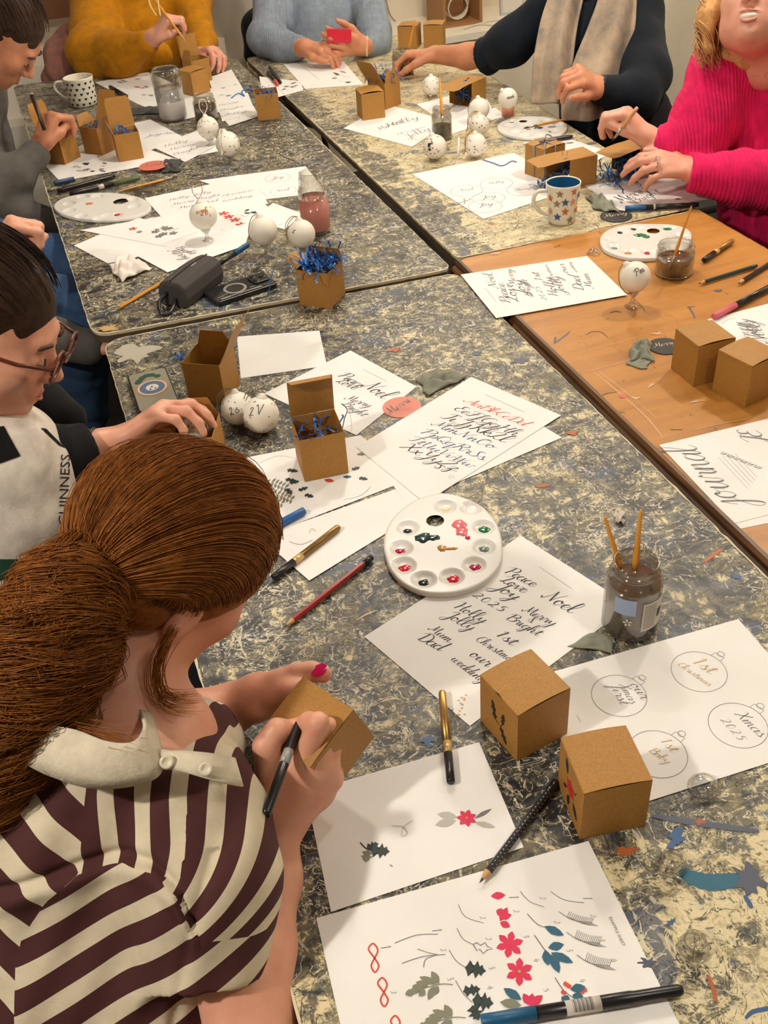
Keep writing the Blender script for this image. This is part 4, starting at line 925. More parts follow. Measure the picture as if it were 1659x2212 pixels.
# ---- jars
def jar(label, bx, by, rpx, top, water=.4, wcol=(90, 84, 80), neck=.86, smear=0, name='glass_jar', cat='jar', prof=None, lab=None, full=1.0):
    b = at(bx, by); r = rpx*depth(b + Vector((0, 0, .03)))/FPX; b = b + Vector((0, 0, 0)); h = hgt(bx, by, top)
    t = thing(name, label, cat, (b.x, b.y, TZ+.0018))
    p = prof or [(.0002, 0), (.9, 0), (1, .05), (1, .72), (.93, .80), (neck, .84), (neck, .88), (neck*1.05, .885), (neck*1.05, .91), (neck*.99, .92), (neck*.99, .985), (neck*.95, 1.0), (neck*.90, .985), (neck*.88, .86), (.93, .72), (.94, .06), (.85, .03), (.0002, .03)]
    P = [(a*r if a > .01 else a, z*h) for a, z in p]
    G().lathe(P, 36, cap=False).make('glass', M_SMEARED if smear else M_GLASS, t, True)
    if water:
        wm = mcol('water_%d_%d_%d' % wcol, wcol, .12); wm.node_tree.nodes['Principled BSDF'].inputs['Alpha'].default_value = full
        G().lathe([(.0002, .035*h), (.84*r, .035*h), (.925*r, .07*h), (.925*r, min(water, .73)*h), (.0002, min(water, .73)*h)], 36, cap=False).make('paint_water', wm, t, True)
    return t, r, h
def label_patch(t, r, z0, z1, a0, a1, m, name='label', n=14, rr=1.012):
    v = []; f = []
    for i in range(n+1):
        a = a0 + (a1-a0)*i/n
        for z in (z0, z1): v.append(Vector((r*rr*math.cos(a), r*rr*math.sin(a), z)))
    for i in range(n): f.append((2*i, 2*i+2, 2*i+3, 2*i+1))
    return G().add(v, f).make(name, m, t)
J1, r1, h1 = jar('glass jar of murky pinkish water with two brush handles and a printed label', 1358, 1352, 60, 1213, .70, (122, 100, 88), .80, 1)
LW = mcol('off_white_label', (206, 200, 190), .6)
lab = label_patch(J1, r1, .20*h1, .62*h1, R(-84), R(-22), LW)
g = G()
for i in range(12):
    z = h1*(.24+.03*i)
    for (q0, q1) in ((-81, -52),): 
        v = []
        for k in range(7):
            a = R(q0+(q1-q0)*k/6); v += [Vector((r1*1.016*math.cos(a), r1*1.016*math.sin(a), z)), Vector((r1*1.016*math.cos(a), r1*1.016*math.sin(a), z+h1*.010))]
        g.add(v, [(2*k, 2*k+2, 2*k+3, 2*k+1) for k in range(6)])
o = g.make('printed_lines', GREYINK, lab)
g = G()
for i in range(10):
    a = R(-48+i*1.6); da = R(.5+(i*7 % 3)*.35); g.add([Vector((r1*1.017*math.cos(q), r1*1.017*math.sin(q), z)) for q, z in ((a, .34*h1), (a+da, .34*h1), (a+da, .47*h1), (a, .47*h1))], [(0, 1, 2, 3)])
g.make('barcode', INK, lab)
label_patch(J1, r1, .45*h1, .68*h1, R(-142), R(-98), mcol('faded_blue_label', (150, 168, 200), .6), 'side_label')
g = G()
for i in range(5):
    a0, zc = R(-112), .34*h1; an = .5+i*1.256
    pts = [(math.cos(an)*q + -math.sin(an)*s, math.sin(an)*q + math.cos(an)*s) for q, s in ((.001, 0), (.004, .0016), (.0065, 0), (.004, -.0016))]
    g.add([Vector((r1*1.015*math.cos(a0+x/r1), r1*1.015*math.sin(a0+x/r1), zc+y)) for x, y in pts], [(0, 1, 2, 3)])
g.make('printed_flower', LW, J1)
jar('squat glass jar of brown water standing on the wooden table', 1454, 590, 41, 527, .52, (104, 78, 62), .92, 0)
jar('tall glass bottle of pink water on the far left table', 684, 500, 34, 372, .58, (176, 112, 100), .72, 0, name='glass_bottle', cat='bottle', prof=[(.0002, 0), (.85, 0), (.92, .03), (.92, .70), (.8, .78), (.74, .80), (.8, .83), (.74, .86), (.8, .89), (.72, .93), (.72, .99), (.66, 1), (.62, .98), (.66, .80), (.86, .68), (.86, .04), (.0002, .03)])
jar('tall glass bottle of milky water in front of the mustard sweater', 376, 258, 32, 148, .62, (168, 162, 158), .75, 0, name='glass_bottle', cat='bottle', prof=[(.0002, 0), (.8, 0), (.88, .03), (.97, .75), (1, .86), (.92, .95), (.78, 1.0), (.72, .98), (.9, .86), (.86, .72), (.8, .04), (.0002, .03)])
jar('small glass jar of grey water behind the speckled bauble', 448, 262, 25, 205, .6, (118, 104, 92), .85, 1)
jar('glass jar holding a brush, half full of dark water, on the far right table', 955, 300, 22, 232, .42, (62, 60, 58), .85, 1)
jar('glass jar of dark water behind the reaching hand', 869, 160, 21, 108, .45, (60, 58, 56), .88, 1)
jar('small empty glass jar behind the star mug', 1232, 398, 24, 364, 0, (1, 1, 1), .8, 0)
# ---- mugs
def mug(label, bx, by, rpx, top, inner, hang, flare=1.12, deco=None):
    b = at(bx, by); r = rpx*depth(b + Vector((0, 0, .08)))/FPX; h = hgt(bx, by, top); t = thing('mug', label, 'mug', (b.x, b.y, TZ+.0005))
    rb = r/flare
    G().lathe([(.0002, 0), (rb*.9, 0), (rb, .004), (rb*1.02, h*.3), (r*.99, h*.95), (r, h), (r*.96, h*1.005), (r*.93, h*.98)], 40, cap=False).make('body', CERAM_G, t, True)
    G().lathe([(r*.93, h*.98), (rb*.93, h*.3), (rb*.88, .008), (.0002, .008)], 40, cap=False).make('inside', inner, t, True)
    G().lathe([(.0002, h*.76), (r*.91, h*.76)], 30, cap=False).make('drink', mcol('dark_drink', (40, 58, 78), .1) if deco == 'star' else mcol('pale_drink', (190, 170, 140), .2), t)
    d = Vector((math.cos(hang), math.sin(hang), 0)); P = [d*(rb*1.0) + Vector((0, 0, h*.22)), d*(r*1.35) + Vector((0, 0, h*.34)), d*(r*1.75) + Vector((0, 0, h*.62)), d*(r*1.55) + Vector((0, 0, h*.84)), d*(r*.97) + Vector((0, 0, h*.84))]
    G().tube(catmull(P, 6), .005, 8).make('handle', CERAM_G, t, True)
    def patch(poly, a0, z0, m):
        rr = rb + (r-rb)*z0/h; pts = [Vector(((rr*1.012)*math.cos(a0+x/rr), (rr*1.012)*math.sin(a0+x/rr), z0+y)) for x, y in poly]
        c = sum(pts, Vector())/len(pts); rad = Vector((c.x, c.y, 0)).normalized(); c = Vector((rad.x*rr*1.02, rad.y*rr*1.02, c.z)); k = len(pts)
        G().add([c]+pts, [(0, 1+i, 1+(i+1) % k) for i in range(k)]).make('printed_motif', m, t)
    if deco == 'star':
        st = [(.0105*(1 if i % 2 == 0 else .42)*math.cos(R(90+i*36)), .0105*(1 if i % 2 == 0 else .42)*math.sin(R(90+i*36))) for i in range(10)]
        cols = [mcol('orange_print', (196, 104, 50), .5), mcol('blue_print', (60, 92, 140), .5), mcol('taupe_print', (140, 124, 98), .5), mcol('peach_print', (214, 150, 110), .5)]
        for i, (a, z, c) in enumerate(((-62, .87, 0), (-112, .84, 2), (-92, .62, 1), (-62, .60, 3), (-122, .58, 2), (-90, .38, 0), (-120, .24, 1), (-66, .14, 2), (-30, .72, 1), (-35, .35, 0), (-150, .7, 0), (-155, .35, 3))): patch(st, R(a), z*h, cols[c])
    elif deco == 'heart':
        ht = [(0, -.005), (.005, .001), (.004, .004), (.0015, .004), (0, .002), (-.0015, .004), (-.004, .004), (-.005, .001)]
        for k in range(5):
            for i in range(14): patch(ht, R(i*360/14 + (k % 2)*13), h*(.12+.18*k), INK)
    return t
CERAM_G = mcol('glossy_cream_ceramic', (232, 226, 210), .18)
mug('tapered white mug with orange, blue and brown stars and a blue inside', 1213, 478, 38, 393, mcol('blue_glaze', (30, 92, 140), .15), R(190), 1.28, 'star')
mug('white mug covered with small black hearts at the far left corner', 182, 226, 32, 166, CERAM_G, R(175), 1.08, 'heart')
# ---- palettes
PLAST = mcol('white_palette_plastic', (222, 219, 212), .3)
def palette(label, outline, wells, hole, blobs, th=.007, wr=.0125):
    P = [at(x, y, th) for x, y in outline]; c = sum(P, Vector())/len(P); c.z = TZ; P = catmull([Vector((p.x-c.x, p.y-c.y, 0)) for p in P], 10, True)
    t = thing('paint_palette', label, 'palette', (c.x, c.y, TZ+.0012))
    n = len(P); K = 46; W = [(at(x, y, th)-c).to_2d() for x, y in wells]; hc = (at(hole[0], hole[1], th)-c).to_2d(); hr = hole[2]
    def z(p):
        s = th
        for w in W:
            d = (p-w).length/wr
            if d < 1: s = min(s, th - .0045*(1-d**4))
        return s
    v = [Vector((0, 0, th))]; 
    for k in range(1, K+1):
        for q in P:
            x = (q*(k/K)).to_2d(); d = (x-hc).length
            if hr*.75 < d < hr*1.12: x = hc + (x-hc).normalized()*hr
            v.append(Vector((x.x, x.y, z(x))))
    f = [(0, 1+i, 1+(i+1) % n) for i in range(n)]
    for k in range(K-1):
        for i in range(n):
            a = 1+k*n; j = (i+1) % n; q = (a+i, a+n+i, a+n+j, a+j)
            cc = sum((v[w_] for w_ in q), Vector())/4
            if (cc.to_2d()-hc).length < hr*.99: continue
            f.append(q)
    m0 = len(v)
    for q in P: x = q*1.02; v.append(Vector((x.x, x.y, th-.001)))
    for q in P: x = q*1.02; v.append(Vector((x.x, x.y, 0)))
    a = 1+(K-1)*n
    for i in range(n): j = (i+1) % n; f += [(a+i, m0+i, m0+j, a+j), (m0+i, m0+n+i, m0+n+j, m0+j)]
    G().add(v, f).make('tray', PLAST, t, True)
    random.seed(len(label))
    for (x, y, rx, ry, m, inwell) in blobs:
        b = at(x, y, th)-c; zz = th-.0044 if inwell else th; vv = [Vector((b.x, b.y, zz+.0018))]; nn = 16; pr = [random.uniform(.78, 1.18) for _ in range(nn)]
        ring = lambda s, dz: [Vector((b.x+math.cos(i*2*math.pi/nn)*rx*s*pr[i], b.y+math.sin(i*2*math.pi/nn)*ry*s*pr[i], zz+dz)) for i in range(nn)]
        vv += ring(.6, .0015) + ring(1, .0004) + ring(1.02, 0)
        ff = [(0, 1+i, 1+(i+1) % nn) for i in range(nn)] + [(1+k*nn+i, 1+(k+1)*nn+i, 1+(k+1)*nn+(i+1) % nn, 1+k*nn+(i+1) % nn) for k in range(2) for i in range(nn)]
        G().add(vv, ff).make('paint_blob', m, t, True)
    return t
pb = lambda n, c: mcol('wet_'+n+'_paint', c, .15)
BLK, GRN, DGR, SAG, MAG, RED, PNK, GLD, CRM = pb('black', (34, 38, 42)), pb('green', (30, 104, 62)), pb('dark_green', (30, 54, 50)), pb('sage', (104, 128, 112)), pb('magenta', (178, 26, 74)), pb('red', (206, 28, 52)), pb('pink', (226, 112, 120)), pb('gold', (184, 130, 56)), pb('cream', (236, 214, 176))
def ell(cx, cy, a, b, n=24, rot=0): return [(cx + a*math.cos(i*2*math.pi/n), cy + b*math.sin(i*2*math.pi/n)) for i in range(n)]
wl = [(962, 1095), (1018, 1098), (1045, 1140), (1046, 1182), (1025, 1221), (977, 1246), (916, 1252), (873, 1221), (867, 1184), (881, 1141)]
palette('round white palette with ten wells of wet paint, the largest palette', [at and p for p in [(957, 1068), (1003, 1078), (1044, 1100), (1072, 1135), (1082, 1175), (1078, 1215), (1052, 1250), (1010, 1272), (960, 1281), (905, 1275), (862, 1250), (838, 1212), (832, 1170), (845, 1130), (872, 1100), (910, 1078)]], wl, (940, 1126, .0135),
    [(962, 1097, .007, .005, CRM, 1), (1046, 1140, .009, .008, GRN, 1), (1046, 1183, .008, .007, SAG, 1), (1027, 1222, .008, .007, MAG, 1), (980, 1248, .009, .009, RED, 1), (915, 1256, .008, .008, BLK, 1), (875, 1224, .009, .008, RED, 1), (864, 1187, .008, .006, MAG, 1), (880, 1144, .007, .006, BLK, 1),
     (915, 1163, .012, .011, DGR, 0), (935, 1163, .012, .007, DGR, 0), (992, 1135, .010, .012, PNK, 0), (998, 1150, .009, .010, PNK, 0), (1010, 1163, .004, .005, MAG, 0), (955, 1186, .007, .007, GLD, 0), (975, 1187, .010, .003, GLD, 0)], .008, .0165)
palette('white kidney palette with green, black and gold paint on the wooden table', [(1300, 512), (1318, 496), (1360, 486), (1410, 485), (1455, 487), (1485, 497), (1492, 515), (1480, 538), (1450, 552), (1400, 558), (1350, 555), (1312, 542), (1300, 528)], [(1345, 501), (1374, 493), (1322, 517), (1327, 533), (1357, 544), (1400, 545), (1443, 493), (1470, 509), (1460, 535)], (1411, 500, .0145),
    [(1338, 500, .008, .008, BLK, 1), (1368, 493, .007, .008, BLK, 1), (1382, 509, .014, .010, GRN, 0), (1396, 513, .009, .008, GRN, 0), (1442, 492, .012, .009, GRN, 1), (1326, 534, .009, .006, SAG, 1), (1322, 521, .010, .004, PNK, 1), (1357, 545, .010, .008, GLD, 1), (1398, 544, .007, .008, MAG, 1)], .008, .0165)
palette('oval white palette with orange dabs at the left edge of the far table', ell(221, 446, 103, 29), [(180, 425), (150, 440), (150, 455), (175, 467), (215, 472), (252, 464), (210, 424), (290, 446), (285, 432), (232, 466)], (261, 436, .020),
    [(194, 441, .010, .008, pb('orange', (206, 110, 70)), 0), (210, 427, .010, .006, pb('coral', (206, 80, 60)), 1), (255, 461, .012, .008, RED, 1), (211, 463, .004, .012, pb('olive', (100, 90, 50)), 1), (289, 450, .010, .004, BLK, 1)], .008, .017)
palette('white palette with a brush across it on the far right table', ell(1150, 275, 74, 23), [(1100, 272), (1112, 285), (1135, 292), (1165, 293), (1195, 283), (1205, 268), (1180, 262), (1105, 262)], (1130, 263, .012),
    [(1105, 263, .008, .006, BLK, 1), (1117, 265, .008, .007, MAG, 1), (1164, 277, .014, .010, DGR, 0), (1180, 283, .014, .010, BLK, 1), (1192, 275, .012, .008, SAG, 0), (1155, 275, .010, .005, SAG, 0), (1142, 281, .008, .004, GLD, 0)], .008, .017)
# ---- pens and brushes
def pen(label, A, B, segs, r=.0045, za=None, zb=None, name='pen', cat='pen', group=None, pts=None):
    a = pts[0] if pts else at(A[0], A[1], za if za is not None else r+.002); b = pts[1] if pts else at(B[0], B[1], zb if zb is not None else r+.002)
    d = b-a; t = thing(name, label, cat, mat=frame_to(a, d), group=None); Ln = d.length
    for nm, m, prof in segs:
        G().lathe([(q*r, z*Ln) for z, q in prof], 6 if 'pencil' in nm or nm == 'hexagonal_shaft' else 16).make(nm, m, t, 'pencil' not in nm and nm != 'hexagonal_shaft')
    return t
BK = mcol('black_plastic', (26, 25, 27), .3); BRZ = mcol('bronze_barrel', (146, 112, 62), .35, .6); GB = mcol('gold_barrel', (178, 140, 78), .3, .7); PALEGOLD = mcol('pale_gold_band', (214, 182, 120), .4, .4)
WDN = mcol('orange_wood_handle', (214, 148, 54), .4); RAWW = mcol('bare_wood', (206, 160, 108), .6); LEAD = mcol('graphite', (60, 56, 54), .4); TEALP = mcol('teal_blue_cap', (22, 88, 128), .4); BLUEP = mcol('bright_blue_cap', (36, 94, 160), .4)
FER = mcol('silver_ferrule', (176, 170, 160), .3, .8); BRS = mcol('brush_hair', (92, 64, 42), .8)
def marker(label, A, B, body, cap=BK, band=None, r=.0058, c0=.30, **k):
    """A is the cap end"""
    s = [('cap', cap, [(0, .82), (.01, .95), (c0, 1.0)]), ('barrel', body, [(c0, .93), (.97, .93), (.99, .86), (1, .7)])]
    if band: s.append(('band', band, [(c0+.0, .97), (c0+.12, .97)]))
    return pen(label, A, B, s, r, name='marker_pen', cat='pen', **k)
def pencil(label, A, B, col, end=None, r=.0038, name='pencil', **k):
    """A is the point"""
    s = [('hexagonal_shaft', col, [(.10, 1), (.9, 1)]), ('bare_wood_cone', RAWW, [(.03, .3), (.10, .98)]), ('lead', LEAD, [(0, .05), (.035, .36)]), ('end_dip', end or col, [(.9, 1.02), (1, 1.0)])]
    return pen(label, A, B, s, r, name=name, cat='pencil', **k)
def brush(label, A, B, col=WDN, r=.0030, name='paintbrush', **k):
    """A is the handle end"""
    s = [('handle', col, [(0, .35), (.03, .6), (.3, .8), (.62, 1.15), (.75, 1.0)]), ('ferrule', FER, [(.75, 1.0), (.90, .8)]), ('bristles', BRS, [(.90, .8), (.95, .85), (1, .1)])]
    return pen(label, A, B, s, r, name=name, cat='brush', **k)
marker('gold marker with a black cap lying on the red flower sheet', (974, 1690), (955, 1494), GB, band=PALEGOLD, r=.0052)
marker('bronze marker with a black cap beside the red pencil', (590, 1248), (732, 1138), BRZ, band=PALEGOLD, r=.0056)
pencil('red pencil with a black end lying below the bronze marker', (612, 1356), (803, 1204), mcol('red_lacquer', (150, 34, 32), .3), BK, r=.0042)
dp = pencil('black pencil with pale dots pointing at the example sheet', (1036, 1907), (1201, 1688), mcol('black_lacquer', (24, 22, 24), .3), r=.0044)
def dots_on(t, Ln, r):
    g = G(); random.seed(1)
    for i in range(24):
        z = Ln*(.14+.84*i/24)
        for a in (0, 60, 120, 180, 240, 300):
            an = R(a+30*(1)); c = Vector((math.cos(an)*r*.885, math.sin(an)*r*.885, z + (.002 if (a//60) % 2 else 0))); tn = Vector((-math.sin(an), math.cos(an), 0)); s = .0007
            g.add([c+tn*s, c+Vector((0, 0, s*1.3)), c-tn*s, c-Vector((0, 0, s*1.3))], [(0, 1, 2, 3)])
    g.make('pale_dots', LW, t)
dots_on(dp, (at(1201, 1688, .0064)-at(1036, 1907, .0064)).length, .0044)
bp = pen('long black brush pen with a teal cap and barcode label, nearest pen of all', (1040, 2208), (1474, 2138), [('cap', TEALP, [(0, .9), (.005, 1), (.27, 1.02)]), ('barrel', BK, [(.27, .95), (.74, .95), (.76, .85), (.98, .8), (1, .6)]), ('label', LW, [(.415, .965), (.59, .965)])], .0068, name='marker_pen')
g = G(); Lb = (at(1474, 2138, .0088)-at(1040, 2208, .0088)).length
for i in range(16):
    z0 = Lb*(.45+.0065*i); dz = Lb*(.0018+(i*5 % 3)*.001); v = []
    for k in range(9):
        a = R(20+k*17); v += [Vector((math.cos(a)*.00665, math.sin(a)*.00665, z0)), Vector((math.cos(a)*.00665, math.sin(a)*.00665, z0+dz))]
    g.add(v, [(2*k, 2*k+2, 2*k+3, 2*k+1) for k in range(8)])
g.make('barcode', INK, bp)
pen('blue capped brush pen half hidden behind the red-haired head', (657, 1103), (560, 1155), [('cap', BLUEP, [(0, .9), (.01, 1), (.66, 1.02)]), ('barrel', BK, [(.66, .93), (1, .9)])], .0062, name='marker_pen')
marker('bronze and black marker at the right on the wooden table, highest of the pens', (1520, 562), (1582, 520), BRZ, band=PALEGOLD, r=.0062, c0=.36)
pencil('dark green pencil on the wooden table', (1508, 613), (1634, 574), mcol('dark_green_lacquer', (32, 62, 58), .35), r=.0040)
pencil('black pen lying beside the dark green pencil on the wooden table', (1594, 613), (1690, 552), BK, r=.0046, name='pen')
pen('black brush pen with a pink cap on the wooden table', (1542, 684), (1700, 600), [('cap', mcol('pink_cap', (214, 100, 116), .4), [(0, .9), (.01, 1), (.28, 1.02)]), ('barrel', BK, [(.28, .93), (1, .9)])], .0066, name='marker_pen')
pen('black brush pen with a blue cap and white print near the woman in pink', (1351, 450), (1509, 442), [('cap', BLUEP, [(0, .95), (.28, 1)]), ('barrel', BK, [(.28, .95), (.80, .95), (.82, .85), (1, .8)]), ('printed_band', LW, [(.38, .97), (.41, .97)])], .0066, name='marker_pen')
pen('black marker lying across the sheet behind the ribboned box', (1160, 306), (1236, 295), [('barrel', BK, [(0, .8), (.1, 1), (.9, 1), (1, .8)])], .006, name='marker_pen')
marker('black marker on the motif sheet beside the heart mug', (238, 188), (274, 208), BK, cap=BK, r=.007, c0=.6)
pen('black pen at the far left, upper of the two lying together', (124, 413), (248, 380), [('barrel', BK, [(0, .8), (.1, 1), (.9, 1), (1, .8)])], .0066)
pen('black pen with a green end lying below the other black pen', (150, 420), (302, 383), [('barrel', BK, [(0, .8), (.1, 1), (.62, 1)]), ('label', LW, [(.40, 1.03), (.48, 1.03)]), ('green_end', mcol('olive_green_plastic', (84, 100, 62), .4), [(.62, 1), (.95, 1), (1, .8)])], .0066)
pen('short pen with a blue cap at the left edge of the far table', (116, 396), (160, 386), [('cap', mcol('slate_blue_cap', (44, 74, 112), .4), [(0, .8), (.1, 1), (1, .9)])], .0066)
brush('orange-handled paintbrush lying above the oval palette', (256, 413), (386, 380))
pen('orange pencil sticking out of the left of the dark pencil case', (258, 664), (360, 604), [('hexagonal_shaft', WDN, [(.0, .9), (1, 1)])], .0040, name='pencil', cat='pencil')
pen('blue capped pen sticking out of the right of the pencil case', (535, 529), (470, 572), [('cap', TEALP, [(0, .9), (.05, 1), (.45, 1)]), ('barrel', BK, [(.45, .9), (1, .9)])], .0066, za=.02, zb=.025, name='marker_pen')
brush('paintbrush lying across the palette on the far right table', (1243, 253), (1130, 277), za=.012, zb=.012)
pen('black pen lying near the back end of the seam', (582, 146), (606, 178), [('barrel', BK, [(0, .8), (.1, 1), (.9, 1), (1, .8)])], .006)
pen('pen with a red end near the back end of the seam', (578, 156), (600, 182), [('barrel', BK, [(0, .8), (.1, 1), (.7, 1)]), ('red_end', REDINK, [(.7, 1), (1, .9)])], .006)
pen('small white stick standing between two speckled baubles', (990, 337), (991, 298), [('shaft', CERAM, [(0, 1), (1, 1)])], .003, za=.001, zb=.035, name='stick', cat='stick')
def brush_in(label, jb, top, ztop, low, zlow, col=WDN, r=.0034):
    a = at(top[0], top[1], ztop); b = at(low[0], low[1], zlow)
    return brush(label, None, None, col, r, pts=(a, b))
brush_in('orange brush handle leaning left in the murky near jar', None, (1306, 1116), .155, (1352, 1265), .060, r=.0036)
brush_in('orange brush handle leaning right in the murky near jar', None, (1385, 1100), .160, (1366, 1275), .055, r=.0038)
brush_in('thin yellow brush standing in the squat jar on the wooden table', None, (1494, 445), .165, (1446, 585), .03, r=.0030)
brush_in('orange brush standing in the dark-water jar on the far right table', None, (949, 167), .17, (957, 275), .05, r=.0042)
brush_in('orange brush in the jar behind the reaching hand', None, (896, 42), .17, (878, 130), .04, r=.0042)
# ---- phones, tags, cloths
def rbox(name, m, parent, w, h, d, rad, z=0, bev=.0015, loc=(0, 0)):
    P = rounded([(-w/2, -h/2), (w/2, -h/2), (w/2, h/2), (-w/2, h/2)], rad); g = quadbox(G(), [Vector((p.x+loc[0], p.y+loc[1])) for p in P], z, z+d)
    o = g.make(name, m, parent); return bevel(o, bev) if bev else o
def phone(label, c, dirto, col, deco):
    a = at(*c); b = at(*dirto); ang = math.atan2((b-a).y, (b-a).x); t = thing('mobile_phone', label, 'phone', (a.x, a.y, TZ+.0008), ang)
    rbox('case', BK, t, .150, .076, .0105, .011)
    if deco == 0:
        rbox('back_panel', mcol('black_phone_glass', (30, 30, 34), .12), t, .142, .068, .0008, .009, .0102, 0)
        rbox('camera_bump', BK, t, .040, .042, .0035, .009, .0108, .001, (.050, .008))
        for x, y in ((.040, .018), (.040, -.002), (.060, .008)): G().lathe([(.0002, .0155), (.0075, .0155), (.0085, .0145), (.0085, .0140)], 16, T=Matrix.Translation((x, y, 0))).make('camera_lens', mcol('lens_glass', (12, 12, 16), .05), t, True)
        G().lathe([(.020, .0111), (.026, .0111), (.026, .0115), (.020, .0115)], 28, closed=True, T=Matrix.Translation((-.012, 0, 0))).make('magnet_ring', mcol('silver_print', (150, 146, 138), .4, .3), t)
        rbox('grip_strip', mcol('silver_print', (150, 146, 138), .4, .3), t, .10, .006, .0004, .002, .0108, 0, (-.01, -.029))
        for i in range(7): rbox('print_streak', mcol('silver_print', (1, 1, 1)), t, .014, .0022, .0003, .001, .0109, 0, (-.056+i*.013, -.018 + (i % 3)*.004 if abs(-.056+i*.013+.012) > .028 else -.031))
    else:
        rbox('printed_back', mcol('grey_green_print', (150, 146, 128), .3), t, .144, .070, .0008, .009, .0102, 0)
        for (r_, cc) in ((.031, (190, 130, 96)), (.027, (226, 214, 190)), (.024, (86, 110, 140)), (.012, (228, 224, 214))):
            G().lathe([(.0002, 0), (r_, 0)], 30, cap=False, T=Matrix.Translation((.006, 0, .0113+.0003*(.032-r_)*60))).make('printed_disc', mcol('print_%d_%d_%d' % cc, cc, .4), t)
        for x, y in ((.000, .004), (.000, -.005), (.008, 0)): G().lathe([(.0002, 0), (.0018, 0)], 10, cap=False, T=Matrix.Translation((x, y, .0124))).make('dark_spot', BK, t)
        for i in range(9):
            an = i*.5; G().lathe([(.0002, 0), (.007, 0)], 7, cap=False, T=Matrix.Translation((.046+.010*math.cos(an*2), .022*math.sin(an), .0112+.00004*i))).make('printed_leaf', mcol('leaf_green', (40, 84, 66), .4), t)
    return t
phone('black phone lying face down beside the dark pencil case', (520, 630), (575, 612), None, 0)
phone('phone in a printed case with a round picture, near the left woman\'s hand', (333, 852), (322, 822), None, 1)
def cloth(label, corners, m, hz=.012, seed=1, name='fabric_scrap', cat='cloth', n=22):
    P = [at(x, y) for x, y in corners]; c = sum(P, Vector())/4; random.seed(seed); ph = [random.uniform(0, 6) for _ in range(8)]; v = []; f = []
    for j in range(n+1):
        for i in range(n+1):
            s, t_ = i/n, j/n; q = (1-s)*(1-t_)*P[0] + s*(1-t_)*P[1] + s*t_*P[2] + (1-s)*t_*P[3] - c
            e = max(0, 1-(2*abs(s-.5))**3)*max(0, 1-(2*abs(t_-.5))**3)
            w = abs(math.sin(s*7+ph[0]+math.sin(t_*5+ph[1])*1.5))*.6 + abs(math.sin(t_*9+ph[2]+s*4))*.4 + .3*abs(math.sin((s+t_)*11+ph[3]))
            q += Vector((math.sin(t_*8+ph[4]), math.cos(s*7+ph[5]), 0))*.003
            q.z = .0012 + hz*w*(.25+.75*e); v.append(q)
    for j in range(n):
        for i in range(n): a = j*(n+1)+i; f.append((a, a+1, a+n+2, a+n+1))
    o = mk(name, v, f, m, None, True, loc=(c.x, c.y, TZ)); md = o.modifiers.new('thick', 'SOLIDIFY'); md.thickness = .0008; md.offset = 1; return tag(o, label, cat)
CL = mcol('grey_green_velvet', (128, 130, 114), .85, 0); CLd = mcol('charcoal_cloth', (66, 64, 62), .9)
cloth('grey-green fabric scrap beside the pink tag on the near table', [(900, 822), (950, 800), (1010, 815), (925, 858)], CL, .014, 2)
cloth('grey fabric scrap touching the dark oval tag on the far right table', [(1266, 428), (1300, 425), (1342, 462), (1285, 455)], CL, .018, 3)
cloth('grey fabric scrap on the wooden table left of the closed boxes', [(1366, 740), (1402, 738), (1410, 782), (1357, 782)], CL, .016, 4)
cloth('folded grey ribbon end on the wooden table under the fabric scrap', [(1362, 765), (1410, 770), (1400, 800), (1355, 790)], CL, .003, 5)
cloth('dark wrinkled scrap beside the pink oval tag on the far left table', [(350, 350), (390, 345), (388, 372), (348, 376)], CLd, .014, 6)
cloth('dark wrinkled scrap under the near glass jar', [(1225, 1395), (1300, 1362), (1335, 1385), (1325, 1410)], CL, .003, 7)
cloth('dark folded cloth behind the tall milky bottle', [(272, 238), (345, 230), (348, 246), (285, 250)], CLd, .008, 9)
cloth('crumpled white tissue left of the pencil case', [(234, 580), (290, 566), (328, 585), (262, 612)], mcol('white_tissue', (238, 228, 216), .8), .030, 8, 'tissue', 'tissue')
cloth('crumpled white paper scrap behind the near glass jar', [(1328, 1118), (1345, 1110), (1350, 1130), (1335, 1134)], mcol('white_tissue', (1, 1, 1)), .012, 10, 'tissue', 'tissue')
def gtag(label, cx, cy, rpx, col, word, a, b, ink, z=.001, group=None):
    c = at(cx, cy, z); r = rpx*depth(c)/FPX; t = thing('gift_tag', label, 'tag', (c.x, c.y, TZ+z))
    G().lathe([(.0002, 0), (r, 0), (r, .0009), (.0002, .0009)], 32, cap=False).make('card', col, t)
    k = Ink(z+.0013); k.word(word, a, b, ink, 1.0); k.done(t)
    return t
TAGB = mcol('black_tag_card', (40, 38, 38), .6); TAGP = mcol('pink_tag_card', (216, 132, 116), .6); TAGC = mcol('cream_ink', (214, 190, 150), .6)
gtag('round pink tag partly under the alphabet sheet', 868, 880, 42, TAGP, 'Merri', (844, 895), (890, 866), GREYINK, .0003)
gtag('round black tag with pale script on the far right table', 1331, 467, 34, TAGB, 'Merry', (1308, 470), (1355, 462), TAGC)
gtag('round black tag with pale script on the wooden table', 1437, 748, 36, TAGB, 'Merry', (1415, 750), (1460, 742), TAGC)
gtag('round coral pink tag on the far left table', 331, 358, 31, mcol('coral_tag_card', (206, 110, 92), .6), 'Noel', (310, 362), (352, 354), GREYINK, .012)
